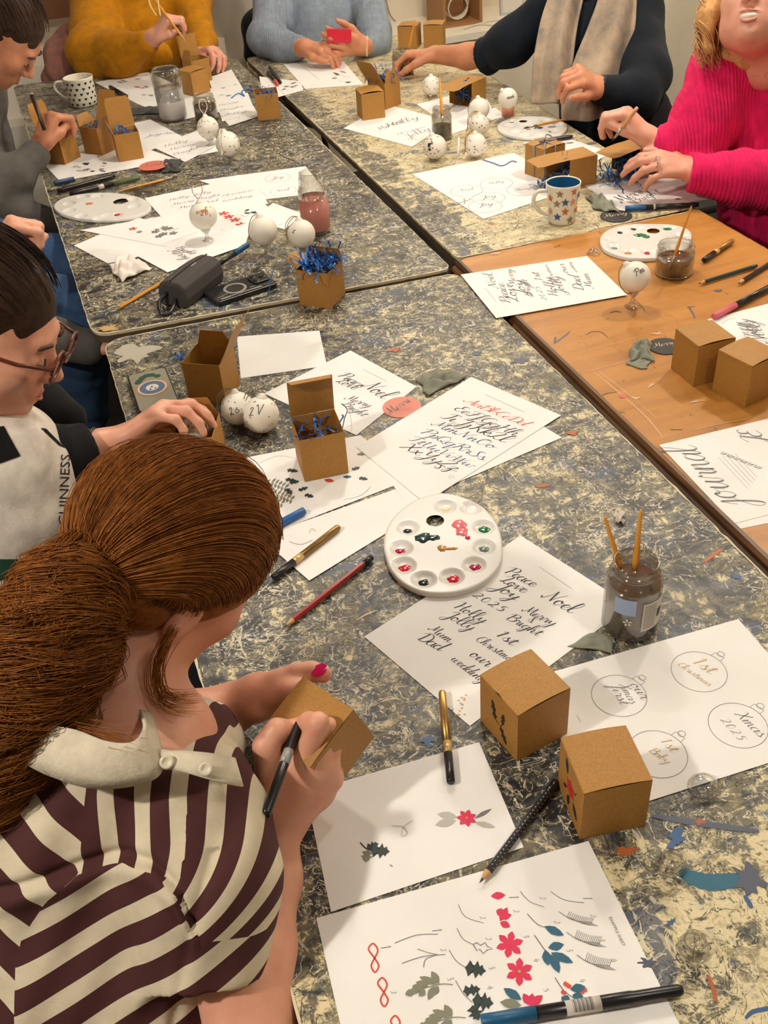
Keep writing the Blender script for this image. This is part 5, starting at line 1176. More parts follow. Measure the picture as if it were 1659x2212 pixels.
def case():
    a, b = at(392, 632), at(462, 578); ang = math.atan2((b-a).y, (b-a).x); c = at(418, 630); t = thing('pencil_case', 'charcoal soft pencil case with a small metal label, beside the black phone', 'pencil case', (c.x, c.y, TZ+.001), ang)
    m = mcol('charcoal_canvas', (62, 58, 56), .85); n = noise(m, coord(m), 900, 2); bump(m, n.outputs[0], .4, .001)
    prof = [(-.036, 0), (-.040, .02), (-.036, .044), (-.022, .056), (.010, .058), (.030, .050), (.038, .028), (.036, .0)]
    v = []; f = []; ts = [-.078, -.074, -.04, 0, .04, .072, .077]; sc = [.82, .97, 1, 1.02, 1, .95, .8]
    for x, s in zip(ts, sc):
        for y, z in prof: v.append(Vector((x, y*s, z*(s if s < .9 else s) + .0005)))
    k = len(prof)
    for i in range(len(ts)-1):
        for q in range(k): f.append((i*k+q, i*k+(q+1) % k, (i+1)*k+(q+1) % k, (i+1)*k+q))
    f += [tuple(reversed(range(k))), tuple((len(ts)-1)*k+q for q in range(k))]
    o = G().add(v, f).make('body', m, t, False); bevel(o, .004, 3)
    G().tube([(-.074, .0, .058), (0, 0, .0605), (.074, 0, .056)], .0016, 5).make('zip', BK, t)
    G().tube(catmull([Vector(p) for p in [(-.078, .01, .03), (-.105, .014, .022), (-.125, 0, .006), (-.115, -.014, .004), (-.09, -.012, .012), (-.078, -.01, .02)]], 5), .0042, 6).make('wrist_strap', BK, t, True)
    rbox('metal_label', mcol('silver_print', (1, 1, 1)), t, .020, .005, .001, .001, .0585, 0, (.012, -.006))
    return t
case()
# loose blue curls and strings
def curl(label, pts, r=.0012, m=M_SHRED, zs=None, name='ribbon_curl', cat='ribbon'):
    P = [at(p[0], p[1], p[2] if len(p) > 2 else .0035) for p in pts]; c = sum(P, Vector())/len(P); c.z = TZ
    o = G().tube(catmull([p-c for p in P], 6), r, 5).make(name, m, None, True, loc=c); return tag(o, label, cat)
curl('thin dark blue thread curling by the tall open box', [(738, 872, .07), (750, 885, .05), (744, 905, .02), (738, 935, .004)], .0009, M_SHRED2)
curl('loop of blue ribbon on the sheets left of the open box by the seam', [(500, 212), (515, 202), (528, 208), (522, 198), (536, 192), (548, 196)], .0022)
curl('thin dark blue thread crossing the bauble circle sheet', [(1043, 345), (1065, 352), (1085, 358), (1105, 348), (1116, 350)], .0013, M_SHRED2)
curl('thin blue thread standing up beside the black phone', [(578, 640, .002), (582, 625, .02), (586, 600, .05), (592, 578, .075)], .0010)
curl('curled blue ribbon at the open box nearest the hearts mug', [(128, 262, .08), (140, 250, .09), (150, 268, .08), (145, 275, .07)], .0022)
curl('blue ribbon hanging down the front of the leftmost open box', [(112, 305, .075), (118, 318, .05), (122, 330, .03), (128, 342, .01)], .0024)
def pile(label, cx, cy, r, n, seed, zs=.8):
    c = at(cx, cy); o = shred(None, (0, 0, .004), r, n, seed, zs, 'shredded_paper'); o.location = (c.x, c.y, TZ); o['kind'] = 'stuff'; return tag(o, label, 'shredded paper')
pile('heap of blue shredded paper in front of the box held by the woman in pink', 1332, 388, .055, 70, 31)
pile('blue shredded paper spilling at the foot of the star mug handle', 1178, 402, .03, 26, 32)
pile('small blue scrap left of the open box on the near table', 393, 775, .012, 14, 33, .3)
def ribbon19():
    g = G(); c = b19.matrix_world
    a = BW/2+.0012
    for (p, q) in (((-a, 0), (a, 0)),):
        pts = [(-a, .0, 0.002), (-a, .0, BH+.003), (0, 0, BH+.006), (a, 0, BH+.003), (a, 0, .002)]
    o = G().tube([Vector(x) for x in pts], .0022, 6).make('string', mcol('grey_blue_cord', (134, 140, 148), .6), None, True)
    o2 = G().tube([Vector((y, x, z)) for x, y, z in pts], .0022, 6)
    o2.tube(catmull([Vector(p) for p in [(0, 0, BH+.006), (.012, .01, BH+.018), (.022, 0, BH+.012), (0, 0, BH+.008), (-.014, -.012, BH+.018), (-.02, 0, BH+.01), (0, 0, BH+.006)]], 5), .002, 6)
    o2.tube(catmull([Vector(p) for p in [(0, 0, BH+.006), (-.03, -.03, BH+.004), (-.042, -.045, .05), (-.05, -.05, .005)]], 5), .002, 6)
    n = len(o.data.vertices); v = [x.co.copy() for x in o.data.vertices] + o2.v; f = [tuple(p.vertices) for p in o.data.polygons] + [tuple(i+n for i in q) for q in o2.f]
    bpy.data.objects.remove(o)
    x = mk('ribbon_bow', v, f, mcol('grey_blue_cord', (134, 140, 148), .6), None, True); x.matrix_world = c; tag(x, 'grey cord tied round the kraft box beside the star mug', 'ribbon')
ribbon19()
# ---------------------------------------------------------------- smooth body surfaces
def K(px, py, d): return onray(px, py, d)
class Sdf:
    def __init__(s, vox=.004): s.vox = vox; s.pr = []
    def cap(s, a, b, ra, rb=None, k=.012, cut=None, sub=False, flat=None):
        s.pr.append(('c', np.array(a, float), np.array(b, float), ra, ra if rb is None else rb, k, cut, sub)); return s
    def chain(s, pts, rs, k=.008, **kw):
        for i in range(len(pts)-1): s.cap(pts[i], pts[i+1], rs[i], rs[i+1], k, **kw)
        return s
    def ell(s, c, r, M_=None, k=.012, cut=None, sub=False):
        s.pr.append(('e', np.array(c, float), np.array(r, float), np.eye(3) if M_ is None else np.array(M_, float), None, k, cut, sub)); return s
    def bb(s, p):
        if p[0] == 'c':
            r = max(p[3], p[4]); return np.minimum(p[1], p[2])-r, np.maximum(p[1], p[2])+r
        r = p[2].max(); return p[1]-r, p[1]+r
    def mesh(s):
        h = s.vox; los, his = zip(*[s.bb(p) for p in s.pr if not p[7]]); lo = np.min(los, 0)-.02; hi = np.max(his, 0)+.02
        n = np.ceil((hi-lo)/h).astype(int)+1; D = np.full(n, .06, np.float32)
        for p in s.pr:
            a, b = s.bb(p); mrg = p[5]+3*h; i0 = np.maximum(0, ((a-mrg-lo)/h).astype(int)); i1 = np.minimum(n, ((b+mrg-lo)/h).astype(int)+2)
            if (i1 <= i0).any(): continue
            X, Y, Z = [lo[q] + h*np.arange(i0[q], i1[q], dtype=np.float32) for q in range(3)]
            P = np.stack(np.meshgrid(X, Y, Z, indexing='ij'), -1)
            if p[0] == 'c':
                ba = p[2]-p[1]; L2 = max(ba@ba, 1e-12); t = np.clip(((P-p[1])@ba)/L2, 0, 1); d = np.linalg.norm(P-p[1]-t[..., None]*ba, axis=-1) - (p[3]+(p[4]-p[3])*t)
            else:
                q = (P-p[1])@p[3].T; k0 = np.linalg.norm(q/p[2], axis=-1); k1 = np.linalg.norm(q/p[2]**2, axis=-1)+1e-9; d = k0*(k0-1)/k1
            if p[6] is not None:
                for (cp, cn) in (p[6] if isinstance(p[6], list) else [p[6]]): cn = np.array(cn, float); cn = cn/np.linalg.norm(cn); d = np.maximum(d, (P-np.array(cp, float))@cn)
            S_ = D[i0[0]:i1[0], i0[1]:i1[1], i0[2]:i1[2]]; k = p[5]
            if p[7]:
                d = -d; hh = np.clip(.5-.5*(S_-d)/k, 0, 1); S_[:] = S_*(1-hh) + d*hh + k*hh*(1-hh)
            else:
                hh = np.clip(.5+.5*(d-S_)/k, 0, 1); S_[:] = d*(1-hh) + S_*hh - k*hh*(1-hh)
        N_ = D < 0; A = N_[:-1, :-1, :-1].astype(np.int8); cnt = np.zeros_like(A)
        for dx in (0, 1):
            for dy in (0, 1):
                for dz in (0, 1): cnt += N_[dx:n[0]-1+dx, dy:n[1]-1+dy, dz:n[2]-1+dz]
        C_ = np.argwhere((cnt > 0) & (cnt < 8)); idx = np.full(cnt.shape, -1, np.int32); idx[tuple(C_.T)] = np.arange(len(C_))
        acc = np.zeros((len(C_), 3)); num = np.zeros(len(C_))
        cor = [(0,0,0),(1,0,0),(0,1,0),(1,1,0),(0,0,1),(1,0,1),(0,1,1),(1,1,1)]
        for a, b in ((0,1),(2,3),(4,5),(6,7),(0,2),(1,3),(4,6),(5,7),(0,4),(1,5),(2,6),(3,7)):
            ca, cb = np.array(cor[a]), np.array(cor[b]); da = D[tuple((C_+ca).T)]; db = D[tuple((C_+cb).T)]; m = (da < 0) != (db < 0)
            t = np.where(m, da/(da-db+1e-12), 0); acc += np.where(m[:, None], ca+(cb-ca)*t[:, None], 0); num += m
        V_ = lo + h*(C_ + acc/num[:, None]); F = []
        for ax in range(3):
            o1, o2 = [(1, 2), (2, 0), (0, 1)][ax]; sl = [slice(None)]*3; sl[ax] = slice(0, -1); s2 = [slice(None)]*3; s2[ax] = slice(1, None)
            E = np.argwhere(N_[tuple(sl)] != N_[tuple(s2)]); ok = (E[:, o1] > 0) & (E[:, o2] > 0) & (E[:, o1] < n[o1]-1) & (E[:, o2] < n[o2]-1); E = E[ok]
            u1 = np.zeros(3, int); u1[o1] = 1; u2 = np.zeros(3, int); u2[o2] = 1
            q = np.stack([idx[tuple((E-u1-u2).T)], idx[tuple((E-u2).T)], idx[tuple(E.T)], idx[tuple((E-u1).T)]], 1)
            fl = ~N_[tuple(E.T)]; q[fl] = q[fl][:, ::-1]; F.append(q)
        return V_, np.concatenate(F)
def sdf_obj(name, s, m, parent, smooth=2, disp=None, attr=None):
    V_, F = s.mesh(); me = bpy.data.meshes.new(name)
    # laplacian smoothing
    e = np.concatenate([F[:, [0, 1]], F[:, [1, 2]], F[:, [2, 3]], F[:, [3, 0]]]); e = np.concatenate([e, e[:, ::-1]])
    deg = np.bincount(e[:, 0], minlength=len(V_))[:, None]
    def avg(X): return np.stack([np.bincount(e[:, 0], weights=X[e[:, 1], q], minlength=len(V_)) for q in range(3)], 1)/np.maximum(deg, 1)
    for _ in range(smooth):
        V_ = V_*.4 + .6*avg(V_)
    if disp:
        a, b, c, d = (V_[F[:, q]] for q in range(4)); fn = np.cross(c-a, d-b); vn = np.zeros_like(V_)
        for q in range(4):
            for w in range(3): vn[:, w] += np.bincount(F[:, q], weights=fn[:, w], minlength=len(V_))
        vn /= np.linalg.norm(vn, axis=1)[:, None]+1e-9; V_ = V_ + vn*disp(V_)[:, None]
    me.vertices.add(len(V_)); me.vertices.foreach_set('co', V_.astype(np.float32).ravel())
    me.loops.add(4*len(F)); me.loops.foreach_set('vertex_index', F.astype(np.int32).ravel())
    me.polygons.add(len(F)); me.polygons.foreach_set('loop_start', np.arange(0, 4*len(F), 4, dtype=np.int32)); me.polygons.foreach_set('loop_total', np.full(len(F), 4, np.int32))
    me.polygons.foreach_set('use_smooth', [True]*len(F)); me.materials.append(m)
    if attr:
        for nm, fn_ in attr.items(): at_ = me.attributes.new(nm, 'FLOAT', 'POINT'); at_.data.foreach_set('value', fn_(V_).astype(np.float32))
    me.update(); me.validate()
    o = bpy.data.objects.new(name, me); COL.objects.link(o)
    if parent: o.parent = parent; o.matrix_parent_inverse = parent.matrix_world.inverted() if False else Matrix.Identity(4); o.location = -parent.location
    return o
def folds(amp, f, seed=0, dirs=None):
    rs = np.random.RandomState(seed); D_ = rs.normal(size=(7, 3)); D_ /= np.linalg.norm(D_, axis=1)[:, None]; ph = rs.uniform(0, 6, 7)
    def fn(V_):
        w = V_ + .02*np.stack([np.sin(V_[:, (i+1) % 3]*25+ph[i]) for i in range(3)], 1)
        r = sum(np.sin(w@D_[i]*f*(1+.35*i)+ph[i])/(1+.35*i) for i in range(7))
        return amp*np.abs(r)*.6 - amp*.4
    return fn
# ---- materials for people
def skin(name, a, b):
    m = mat(name, srgb(*a), .48); c = coord(m); n = noise(m, c, 22, 4, .6); L(m, ramp(m, n.outputs[0], [(.3, srgb(*a)), (.7, srgb(*b))]), bsdf(m).inputs['Base Color'])
    bsdf(m).inputs['Subsurface Weight'].default_value = .12; bsdf(m).inputs['Subsurface Radius'].default_value = (.01, .004, .002)
    bump(m, noise(m, c, 260, 3).outputs[0], .12, .001); return m
SK1 = skin('fair_skin', (214, 150, 124), (228, 170, 142)); SK2 = skin('tan_skin', (190, 124, 90), (206, 142, 106)); SK3 = skin('rosy_skin', (212, 150, 126), (228, 168, 142))
def hairm(name, a, b, sc=(1, 1, 1)):
    m = mat(name, srgb(*a), .62, Specular_IOR_Level=.25); n = noise(m, mapping(m, coord(m), sc), 60, 4, .7, 1.0); L(m, ramp(m, n.outputs[0], [(.3, srgb(*a)), (.7, srgb(*b))]), bsdf(m).inputs['Base Color'])
    bump(m, n.outputs[0], .15, .002); return m
H_RED = hairm('auburn_hair', (118, 66, 20), (162, 100, 38)); H_DK = hairm('dark_brown_hair', (36, 22, 14), (66, 42, 26)); H_BR = hairm('brown_hair', (74, 40, 22), (128, 78, 44)); H_BL = hairm('blonde_hair', (176, 124, 70), (220, 172, 112))
def fabric(name, c1, rough=.9, rib=None, scale=240):
    m = mat(name, srgb(*c1), rough, Specular_IOR_Level=.18); c = coord(m); n = noise(m, c, 30, 3, .6)
    L(m, ramp(m, n.outputs[0], [(.3, srgb(*[int(x*.9) for x in c1])), (.7, srgb(*[min(255, int(x*1.05)) for x in c1]))]), bsdf(m).inputs['Base Color'])
    if rib:
        w = m.node_tree.nodes.new('ShaderNodeTexWave'); w.inputs['Scale'].default_value = rib[0]; w.inputs['Distortion'].default_value = 1.5; w.inputs['Detail'].default_value = 1; w.bands_direction = rib[1]; L(m, c, w.inputs[0]); bump(m, w.outputs[0], .55, .004)
    else: bump(m, noise(m, c, scale, 3, .7).outputs[0], .4, .002)
    bsdf(m).inputs['Sheen Weight'].default_value = .04; bsdf(m).inputs['Sheen Roughness'].default_value = .5
    return m
# ---- hands and heads
def nrm(v): v = Vector(v); return v.normalized()
def hand(s, W_, Kd, N_, side, curls=((.5, .7, .4),)*4, sc=1.0, thumb=((.7, .6, -.3), (.3, .9, -.3), (.1, 1, -.2)), spread=.10, k=.007, wr=.026):
    """W wrist, Kd towards the knuckles, N_ out of the back of the hand, side=+1 when the thumb is on Kd x N side"""
    Kd = nrm(Kd); N_ = nrm(Vector(N_) - Kd*Vector(N_).dot(Kd)); S_ = Kd.cross(N_)*side; W_ = Vector(W_); tips = []
    LN = [(.043, .026, .021), (.048, .030, .023), (.045, .028, .022), (.035, .021, .019)]; off = [.030, .010, -.011, -.030]; kl = [.088, .092, .087, .078]; RR = [.0092, .0095, .0090, .0080]
    for i in range(4):
        M0 = W_ + (Kd*kl[i] + S_*off[i] + N_*(.003 - (.004 if i in (0, 3) else 0)))*sc
        s.cap(W_ + (Kd*.012 + S_*off[i]*.45)*sc, M0, .0155*sc, .0118*sc, .012)
        a = 0; P = M0; r = RR[i]*sc; pts = [M0]; sp = spread*(1.5-i)*.6
        for j, (ang, ln) in enumerate(zip(curls[i % len(curls)], LN[i])):
            a += ang; d = (Kd*math.cos(a) - N_*math.sin(a) + S_*sp*(1 if j == 0 else .5)).normalized(); P = P + d*ln*sc; pts.append(P)
        s.chain(pts, [r*1.12, r*1.04, r*.95, r*.78], .004); s.ell(pts[1], (r*1.13,)*3, k=.003); tips.append((pts[-1], N_, d))
    T0 = W_ + (Kd*.020 + S_*.022 - N_*.006)*sc; P = T0; pts = [T0]
    for (a, b, c), ln in zip(thumb, (.045, .034, .027)): d = nrm(S_*a + Kd*b + N_*c); P = P + d*ln*sc; pts.append(P)
    s.chain(pts, [.0175*sc, .0125*sc, .0108*sc, .0085*sc], .007); s.cap(T0, W_ + (Kd*.07 + S_*.02)*sc, .013*sc, .009*sc, .014)
    tips.append((pts[-1], S_, d))
    return tips, pts
def basis(up, face):
    Z = nrm(up); Y = nrm(Vector(face) - Z*Vector(face).dot(Z)); X = Y.cross(Z); return Matrix((X, Y, Z)).transposed()
def head(s, c, up, face, sc=1.0, ears=(1, -1), neck=None, smile=0):
    B = basis(up, face); Bi = np.array(B.transposed()); c = Vector(c); Q = lambda x, y, z: c + B @ Vector((x, y, z))*sc
    E = lambda p, r, k=.015, **kw: s.ell(Q(*p), [q*sc for q in r], Bi, k, **kw)
    E((0, -.012, .028), (.076, .097, .090)); E((0, .028, -.03), (.062, .062, .082), .03); E((0, .040, -.072), (.046, .045, .036), .03); E((0, .070, -.097), (.018, .016, .014), .018)
    for q in (1, -1): E((q*.040, .058, -.024), (.024, .026, .026), .02); E((q*.050, .015, -.065), (.018, .035, .028), .025)
    s.cap(Q(-.030, .080, .018), Q(.030, .080, .018), .0105*sc, k=.014)
    for q in (1, -1): E((q*.031, .101, -.003), (.0135, .014, .009), .010, sub=True); E((q*.031, .080, -.004), (.0125, .0115, .0115), .003)
    s.cap(Q(0, .086, .004), Q(0, .107, -.032), .0075*sc, .0095*sc, k=.010); E((.011, .096, -.037), (.0075, .009, .007), .006); E((-.011, .096, -.037), (.0075, .009, .007), .006)
    if smile:
        s.chain([Q(-.026, .080, -.060), Q(-.013, .091, -.061), Q(0, .094, -.060), Q(.013, .091, -.061), Q(.026, .080, -.060)], [.003, .0045, .005, .0045, .003], .005)
        s.chain([Q(-.024, .080, -.064), Q(-.012, .088, -.075), Q(0, .090, -.078), Q(.012, .088, -.075), Q(.024, .080, -.064)], [.003, .0048, .0055, .0048, .003], .005)
    else:
        s.cap(Q(-.018, .086, -.064), Q(.018, .086, -.064), .0048*sc, k=.008); s.cap(Q(-.014, .088, -.073), Q(.014, .088, -.073), .0055*sc, k=.008); s.cap(Q(-.020, .094, -.0685), Q(.020, .094, -.0685), .0016*sc, k=.003, sub=True)
    for q in ears:
        E((q*.078, -.012, -.010), (.009, .018, .031), .008); E((q*.088, -.007, -.006), (.006, .010, .018), .006, sub=True)
    if neck: s.cap(Q(0, -.022, -.055), neck, .050*sc, .054*sc, .03)
    return Q, B
def strands(name, paths, m, parent, r=.0008, n=3):
    """paths: array (k, steps, 3)"""
    P = np.array(paths, dtype=np.float64); k, st, _ = P.shape; T = np.gradient(P, axis=1); T /= np.linalg.norm(T, axis=2, keepdims=True)+1e-9
    up = np.array([.31, .27, .91]); A = np.cross(T, up); A /= np.linalg.norm(A, axis=2, keepdims=True)+1e-9; B = np.cross(T, A)
    rad = (np.full(st, r)*np.concatenate([np.linspace(.8, 1, st//3), np.ones(st-2*(st//3)), np.linspace(1, .25, st//3)]))[None, :, None]
    V_ = np.stack([P + rad*(A*math.cos(2*math.pi*q/n) + B*math.sin(2*math.pi*q/n)) for q in range(n)], 2).reshape(-1, 3)
    base = (np.arange(k)[:, None, None]*st + np.arange(st-1)[None, :, None])*n; q = np.arange(n)[None, None, :]; q2 = (q+1) % n
    F = np.stack([base+q, base+q2, base+n+q2, base+n+q], -1).reshape(-1, 4)
    me = bpy.data.meshes.new(name); me.vertices.add(len(V_)); me.vertices.foreach_set('co', V_.astype(np.float32).ravel()); me.loops.add(4*len(F)); me.loops.foreach_set('vertex_index', F.astype(np.int32).ravel())
    me.polygons.add(len(F)); me.polygons.foreach_set('loop_start', np.arange(0, 4*len(F), 4, dtype=np.int32)); me.polygons.foreach_set('loop_total', np.full(len(F), 4, np.int32)); me.polygons.foreach_set('use_smooth', [True]*len(F))
    me.materials.append(m); me.update(); o = bpy.data.objects.new(name, me); COL.objects.link(o); o.parent = parent; o.location = -parent.location; return o
def person(label, base): return thing('person', label, 'person', base)
def loc(p, g, name, m, smooth=True):
    o = g.make(name, m, p, smooth); o.location = -p.location; return o
def scalp_paths(Q, tie, n, seed, lo=-.35, shell=(.083, .106, .099), cen=(0, -.012, .028), front=True, lift=.035, steps=16, spread=1.0, jit=.004, hl=0.0):
    """strands that run over the skull from the hairline to the tie point (local head coordinates)"""
    rs = np.random.RandomState(seed); out = []; cen = np.array(cen); sh = np.array(shell); t0 = (np.array(tie)-cen)/sh; t0 /= np.linalg.norm(t0)
    while len(out) < n:
        a = rs.uniform(-math.pi, math.pi); 
        # hairline: a loop round face, temples and nape
        d = np.array([math.sin(a), math.cos(a), 0.0]); z = .62*max(0, math.cos(a))**1.2 - .42*max(0, -math.cos(a)) - .05 - .18*abs(math.sin(a)) + hl
        u = rs.uniform(0, .75)
        d = np.array([d[0], d[1], z+lo*0]); d /= np.linalg.norm(d)
        w0 = math.acos(np.clip(d@t0, -1, 1))
        if w0 < .12: continue
        rr = 1 + rs.normal(0, 1)*jit/.09; tt = np.linspace(u, 1, steps); wv = rs.uniform(0, 6.28); side = np.cross(d, t0); side /= np.linalg.norm(side)+1e-9
        tt_ = tt
        via = np.array([d[0]*.95, -.12, .95*max(0, math.cos(a)) + .12]); via /= max(.35, np.linalg.norm(via))
        P = ((1-tt_)**2)[:, None]*d + (2*tt_*(1-tt_))[:, None]*via*1.15 + (tt_**2)[:, None]*t0
        P = P/np.linalg.norm(P, axis=1)[:, None] + (side*rs.normal(0, .02)*spread)[None, :] + side[None, :]*(.02*np.sin(tt*5+wv))[:, None]
        P = P*(rr + lift*tt[:, None])*sh + cen
        out.append([np.array(Q(*p)) for p in P])
    return out
# ---------------------------------------------------------------- the red-haired girl in the striped shirt
SHIRTX0 = K(300, 1850, .95)
def plane_px(V_):
    """flat pattern coordinates on the cloth: two fixed directions in the room, in units of about half a millimetre"""
    d = V_ - np.array(SHIRTX0); return 300 + d@np.array(RT)*2126/.95, 1850 - d@np.array(UP)*2126/.95
def stripe(V_):
    x, y = plane_px(V_)
    seam = np.interp(y, [1500, 1859, 1918, 1968, 2006, 2057, 2145, 2300], [215, 194, 126, 91, 67, 55, 57, 60])
    fold = np.interp(x, [-100, 120, 194, 290, 355, 410, 440, 470, 560], [1990, 1925, 1859, 1832, 1842, 1880, 1955, 1975, 1985])
    sl = (y - .9*x - 1681)/141
    xx = np.clip(x-57, 0, 600); sb = (y + 217*(xx/353)**1.12 - 2108)/97
    xb = x + .0034*np.clip(y-1780, 0, 400)**2*(x > 380) - .10*np.clip(y-1700, 0, 200)*(x < 420)
    su = (xb - 186)/77
    s = np.where(x < seam, sl, np.where(y > fold, sb, su))
    return sl, sb, su, (x-seam)/100, (y-fold)/100
def shirt_mat():
    """three runs of stripes (back, lower body, yoke) meeting at two seams, all kept as woven coordinates on the cloth"""
    m = mat('cream_and_maroon_striped_knit', (.8, .7, .5), .85); c = coord(m); n = noise(m, c, 40, 3)
    def A(nm): a = m.node_tree.nodes.new('ShaderNodeAttribute'); a.attribute_name = nm; return a.outputs['Fac']
    def band(nm):
        f = N(m, 'ShaderNodeMath', operation='FRACT'); L(m, A(nm), f.inputs[0]); q = N(m, 'ShaderNodeMath', operation='LESS_THAN'); L(m, f.outputs[0], q.inputs[0]); q.inputs[1].default_value = .54; return q.outputs[0]
    def pick(nm, a, b):
        q = N(m, 'ShaderNodeMath', operation='LESS_THAN'); L(m, A(nm), q.inputs[0]); q.inputs[1].default_value = 0; return mix(m, q.outputs[0], b, a)
    st = pick('r1', band('sl'), pick('r2', band('su'), band('sb')))
    cr = ramp(m, n.outputs[0], [(.3, srgb(206, 194, 166)), (.7, srgb(220, 208, 182))])
    L(m, mix(m, st, cr, srgb(70, 28, 28)), bsdf(m).inputs['Base Color'])
    bump(m, noise(m, mapping(m, c, (1, 1, 5)), 320, 2, .6).outputs[0], .3, .0015); return m
M_SHIRT = shirt_mat()
gp = person("red-haired person in a cream and maroon striped shirt drawing on a kraft box", (-.42, .48, 0))
# skin: head, neck, both arms and hands
s = Sdf(.003)
HC = K(368, 1218, 1.03); HUP = nrm(RT*.60+UP*.76-FW*.22); HFACE = nrm(RT*.60-UP*.28+FW*.75)
NB = K(262, 1560, 1.00)
Qg, Bg = head(s, HC, HUP, HFACE, 1.0, neck=NB)
s.cap(K(250, 1560, 1.0), K(330, 1660, .98), .052, .05, .03); s.ell(K(240, 1610, 1.01), (.11, .08, .07), k=.03)
s.cap(K(250, 1640, 1.03), K(170, 1950, 1.10), .075, .09, .03)
# right arm
s.chain([K(450, 1850, .98), K(545, 2290, .93), K(596, 1900, 1.03), K(606, 1770, 1.06)], [.040, .038, .024, .0215], .02)
s.chain([K(545, 2290, .93), K(578, 2080, .985)], [.038, .034], .02)
# right hand holding the pen
def palm(pts, rs, k=.012): s.chain(pts, rs, k)
Wr = K(606, 1768, 1.065)
mcp = [K(650, 1650, 1.035), K(682, 1640, 1.035), K(706, 1655, 1.045), K(716, 1682, 1.06)]
for q, r in zip(mcp, (.0145, .0145, .014, .0135)): s.cap(Wr, q, .022, r, .016)
s.cap(K(600, 1730, 1.055), K(585, 1650, 1.04), .019, .014, .016)
s.cap(K(640, 1700, 1.07), K(690, 1710, 1.075), .020, .017, .016)
s.chain([mcp[0], K(688, 1562, 1.015), K(668, 1558, 1.03), K(646, 1568, 1.055)], [.0125, .0112, .0098, .0085], .005)      # index
s.chain([mcp[1], K(712, 1572, 1.035), K(700, 1585, 1.06), K(672, 1605, 1.075)], [.0125, .0108, .0096, .0085], .005)      # middle
s.chain([mcp[2], K(722, 1600, 1.055), K(712, 1612, 1.08), K(686, 1628, 1.088)], [.0120, .0102, .0092, .0082], .005)
s.chain([mcp[3], K(726, 1645, 1.08), K(714, 1640, 1.095), K(694, 1648, 1.098)], [.0112, .0092, .0084, .0075], .005)
s.chain([K(585, 1690, 1.05), K(574, 1612, 1.025), K(598, 1578, 1.028), K(628, 1572, 1.045)], [.0165, .0128, .0118, .0092], .008)   # thumb
# left arm and hand behind the box
s.chain([K(360, 1600, 1.10), K(420, 1560, 1.15), K(500, 1530, 1.17), K(560, 1500, 1.15)], [.040, .034, .0265, .0225], .02)
s.cap(K(555, 1503, 1.15), K(612, 1478, 1.135), .023, .0165, .016); s.cap(K(560, 1510, 1.155), K(612, 1505, 1.15), .022, .018, .016)
s.chain([K(600, 1474, 1.135), K(640, 1456, 1.13), K(672, 1450, 1.13), K(698, 1456, 1.135)], [.0150, .0115, .0110, .0108], .007)     # index along the top edge
s.chain([K(592, 1502, 1.13), K(626, 1493, 1.115), K(650, 1488, 1.11)], [.0150, .0125, .0105], .007)                                # thumb
for i, (dy, dd) in enumerate(((26, 0), (48, .004), (68, .010))):
    s.chain([K(606, 1490+dy*.6, 1.165+dd), K(650, 1500+dy, 1.185+dd), K(690, 1512+dy, 1.19+dd), K(716, 1525+dy, 1.185+dd)], [.0140, .0110, .0100, .0085], .007)
sdf_obj('body', s, SK1, gp, 2)
# nails
def nail(p, c, nv, dv, m, w=.0052, l=.0075):
    nv = nrm(nv); dv = nrm(Vector(dv)-nv*Vector(dv).dot(nv)); sd = dv.cross(nv); v = [Vector(c)+nv*.0015]; 
    for i in range(12):
        a = i*math.pi/6; v.append(Vector(c) + dv*(l*math.cos(a)) + sd*(w*math.sin(a)) - nv*(.0012*abs(math.sin(a))))
    return loc(p, G().add(v, [(0, 1+i, 1+(i+1) % 12) for i in range(12)]), 'fingernail', m)
toc = lambda P: (CAMP - P).normalized()
P_ = K(690, 1447, 1.119); nail(gp, P_, toc(P_)+UP*.35, RT*.8+UP*.6, mcol('hot_pink_nail_polish', (214, 20, 96), .15), .0070, .0098)['label'] = 'hot pink fingernail'
# shirt
s = Sdf(.0032)
s.chain([K(270, 1665, 1.03), K(215, 1800, 1.04), K(150, 2050, 1.06), K(90, 2350, 1.09)], [.086, .112, .132, .150], .04)
s.ell(K(120, 1760, 1.03), (.13, .11, .11), k=.04)
s.cap(K(330, 1700, 1.00), K(400, 1735, .985), .075, .066, .05)
s.cap(K(395, 1620, 1.06), K(420, 1640, 1.09), .055, .050, .04)
s.cap(K(370, 1850, 1.02), K(330, 2250, 1.03), .080, .105, .04)
e0, e1 = K(425, 1765, .985), K(452, 2120, .95)
s.chain([e0, K(440, 1900, .965), e1], [.066, .070, .060], .03, cut=(e1, e1-e0))
lc0, lc1 = K(400, 1600, 1.10), K(455, 1600, 1.14)
s.cap(lc0, lc1, .048, .044, .03, cut=(lc1, lc1-lc0))
s.cap(NB + Vector((0, 0, .01)), K(330, 1440, 1.03), .058, .062, .008, sub=True)
def shirt_disp(V_):
    x, y = plane_px(V_); f = np.interp(x, [-100, 194, 290, 355, 410, 440], [1950, 1852, 1826, 1836, 1874, 1950]); d = y-f
    r = .006*np.exp(-((d-18)/26)**2)*(x < 450) - .007*np.exp(-((d+10)/12)**2)*(x < 450)
    r += .0035*np.sin((x*.7+y*.25)/26)*np.exp(-((y-1780)/90)**2) + .004*np.exp(-((x-455+(y-1900)*.25)/14)**2)*(y > 1800)*-1
    return r + .0012*np.sin(x/17+y/40)
shirt = sdf_obj('striped_shirt', s, M_SHIRT, gp, 2, shirt_disp, {k: (lambda V_, i=i: stripe(V_)[i]) for i, k in enumerate(('sl', 'sb', 'su', 'r1', 'r2'))})
